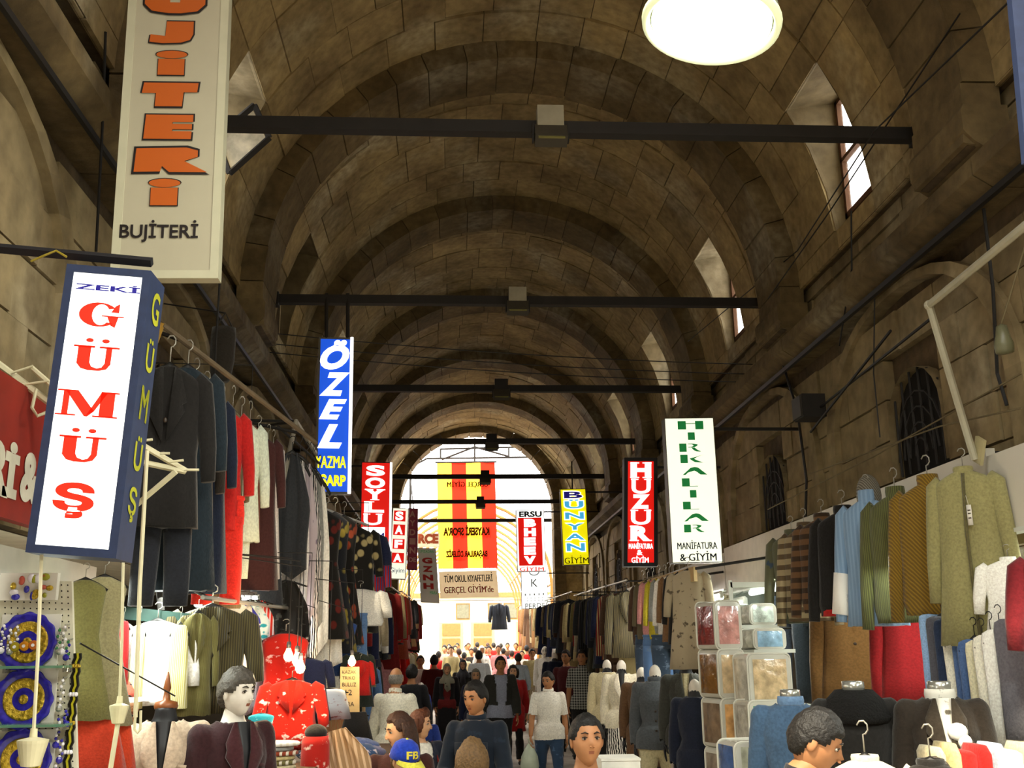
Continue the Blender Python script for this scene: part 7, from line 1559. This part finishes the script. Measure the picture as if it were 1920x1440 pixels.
for s in (1, -1):
    for y in (35, 41, 47, 53): MB().tube([(.55+s*CR, y, fz(y)), (.55+s*CR, y, cz0)], .05, 6).build('post', RIBT, cv)
tr = thing('roof_truss', 'thin steel truss above the striped banner in the opening', 'truss', at(905, 850, 33.4)); Yt = 33.4
for a, b in [((800, 860), (1010, 857)), ((825, 842), (985, 838)), ((826, 842), (826, 861)), ((954, 838), (954, 858)), ((828, 862), (890, 838)), ((890, 838), (954, 856)), ((890, 822), (890, 866)), ((860, 830), (930, 827)), ((770, 876), (800, 860)), ((1010, 857), (1040, 872))]: MB().tube([at(*a, Yt), at(*b, Yt)], .034, 5).build('bar', IRON, tr)
for s, px in ((1, 1040), (-1, 770)): q = at(px, 874, Yt); MB().tube([q, Vector((q.x, Yt, fz(Yt)))], .04, 6).build('post', IRON, tr)
rail_run(1, 2.75, 31.2, 42, 3.0, ['folded', 'coat', 'scarf'], ['b8a878', '7a5a3a', 'c0b490', '8a3a20', '4a3424', 'c88a8a'], .7, 'on the sunlit right side of the street', 'sunlit clothes right of the street', lo=1.0, hi=1.4, seed=31)
rail_run(-1, -1.75, 31.2, 42, 2.8, ['folded', 'scarf'], ['b8a878', '7a5a3a', 'c0b490', '4a3424'], .9, 'on the sunlit left side of the street', 'sunlit clothes left of the street', lo=1.0, hi=1.4, seed=32)
q = at(936, 1133, 31.0); hang_simple(q, 0, .72, 'jacket', fabric('30343c', 'stripe', '4a505c'), 'slate jacket hung on a wire in the far bright opening', None, wide=1.0, seed=1)
cable([Vector((-1.5, 31.0, q.z+.12)), Vector((2.9, 31.0, q.z+.12))], .008, 'wire across the opening carrying the slate jacket')

for px, py, Y, c, lab in ((1622, 1424, 4.5, 'c8c2a4', 'cream shirt on a wire hanger at the bottom edge, right of the bending man'), (1745, 1432, 4.4, '1d1a17', 'dark garment on a wire hanger at the lower right edge')):
    t = hang_full(at(px, py, Y), R(-20), .66, 'sweater', fabric(c), lab, None, seed=2, wide=.8, tagm=False, collar=.02)
    q = at(px, py, Y); rl = thing('garment_stand', 'steel stand inside the %s' % lab.split(' on ')[0], 'stand', (q.x, q.y, 0)); MB().tube([(q.x, q.y, .02), (q.x, q.y, q.z+.0)], .012, 6).build('post', IRON, rl); MB().lathe([(.001, 0), (.2, 0), (.2, .02), (.001, .03)], (q.x, q.y, 0), 20).build('foot', IRON, rl)

for o in list(bpy.data.objects):
    lb = o.get('label', '')
    if any(k in lb for k in ('red and blue striped top', 'small red jacket above', 'navy coat right of the red', 'pale patterned vest', 'narrow rust coloured', 'navy short top')):
        q = MW[o.name].translation.copy(); z = max(q.z+.45, HC+.72); w_ = MB().tube([q+Vector((0, 0, .13)), Vector((q.x, q.y, z)), Vector((-2.15, q.y+.02, z+.02))], .004, 5); w_.build('hanging_cord', CABLE, o)
    if 'cream board with large brown' in lb:
        q = o.matrix_world.translation; e = at(770, 900, 33.4); MB().tube([Vector((q.x-.3, 31.56, q.z+.2)), Vector((e.x, 33.4, e.z))], .02, 5).build('stay', IRON, o)

q = at(1158, 1422, 5.7); t = thing('white_carton', 'white carton right of the young man at the bottom edge', 'box', (q.x, q.y, .0))
MB().box((q.x, q.y, q.z-.1), (.20, .22, .2)).build('body', mat('white_card', 'd4d2c8', .7), t); MB().box((q.x, q.y, q.z+.004), (.206, .226, .012)).build('lid', mat('white_card', 'd4d2c8', .7), t); MB().box((q.x, q.y, (q.z-.2)/2), (.3, .3, q.z-.2)).build('plinth', SHOPD, t)
bpy.context.view_layer.update()
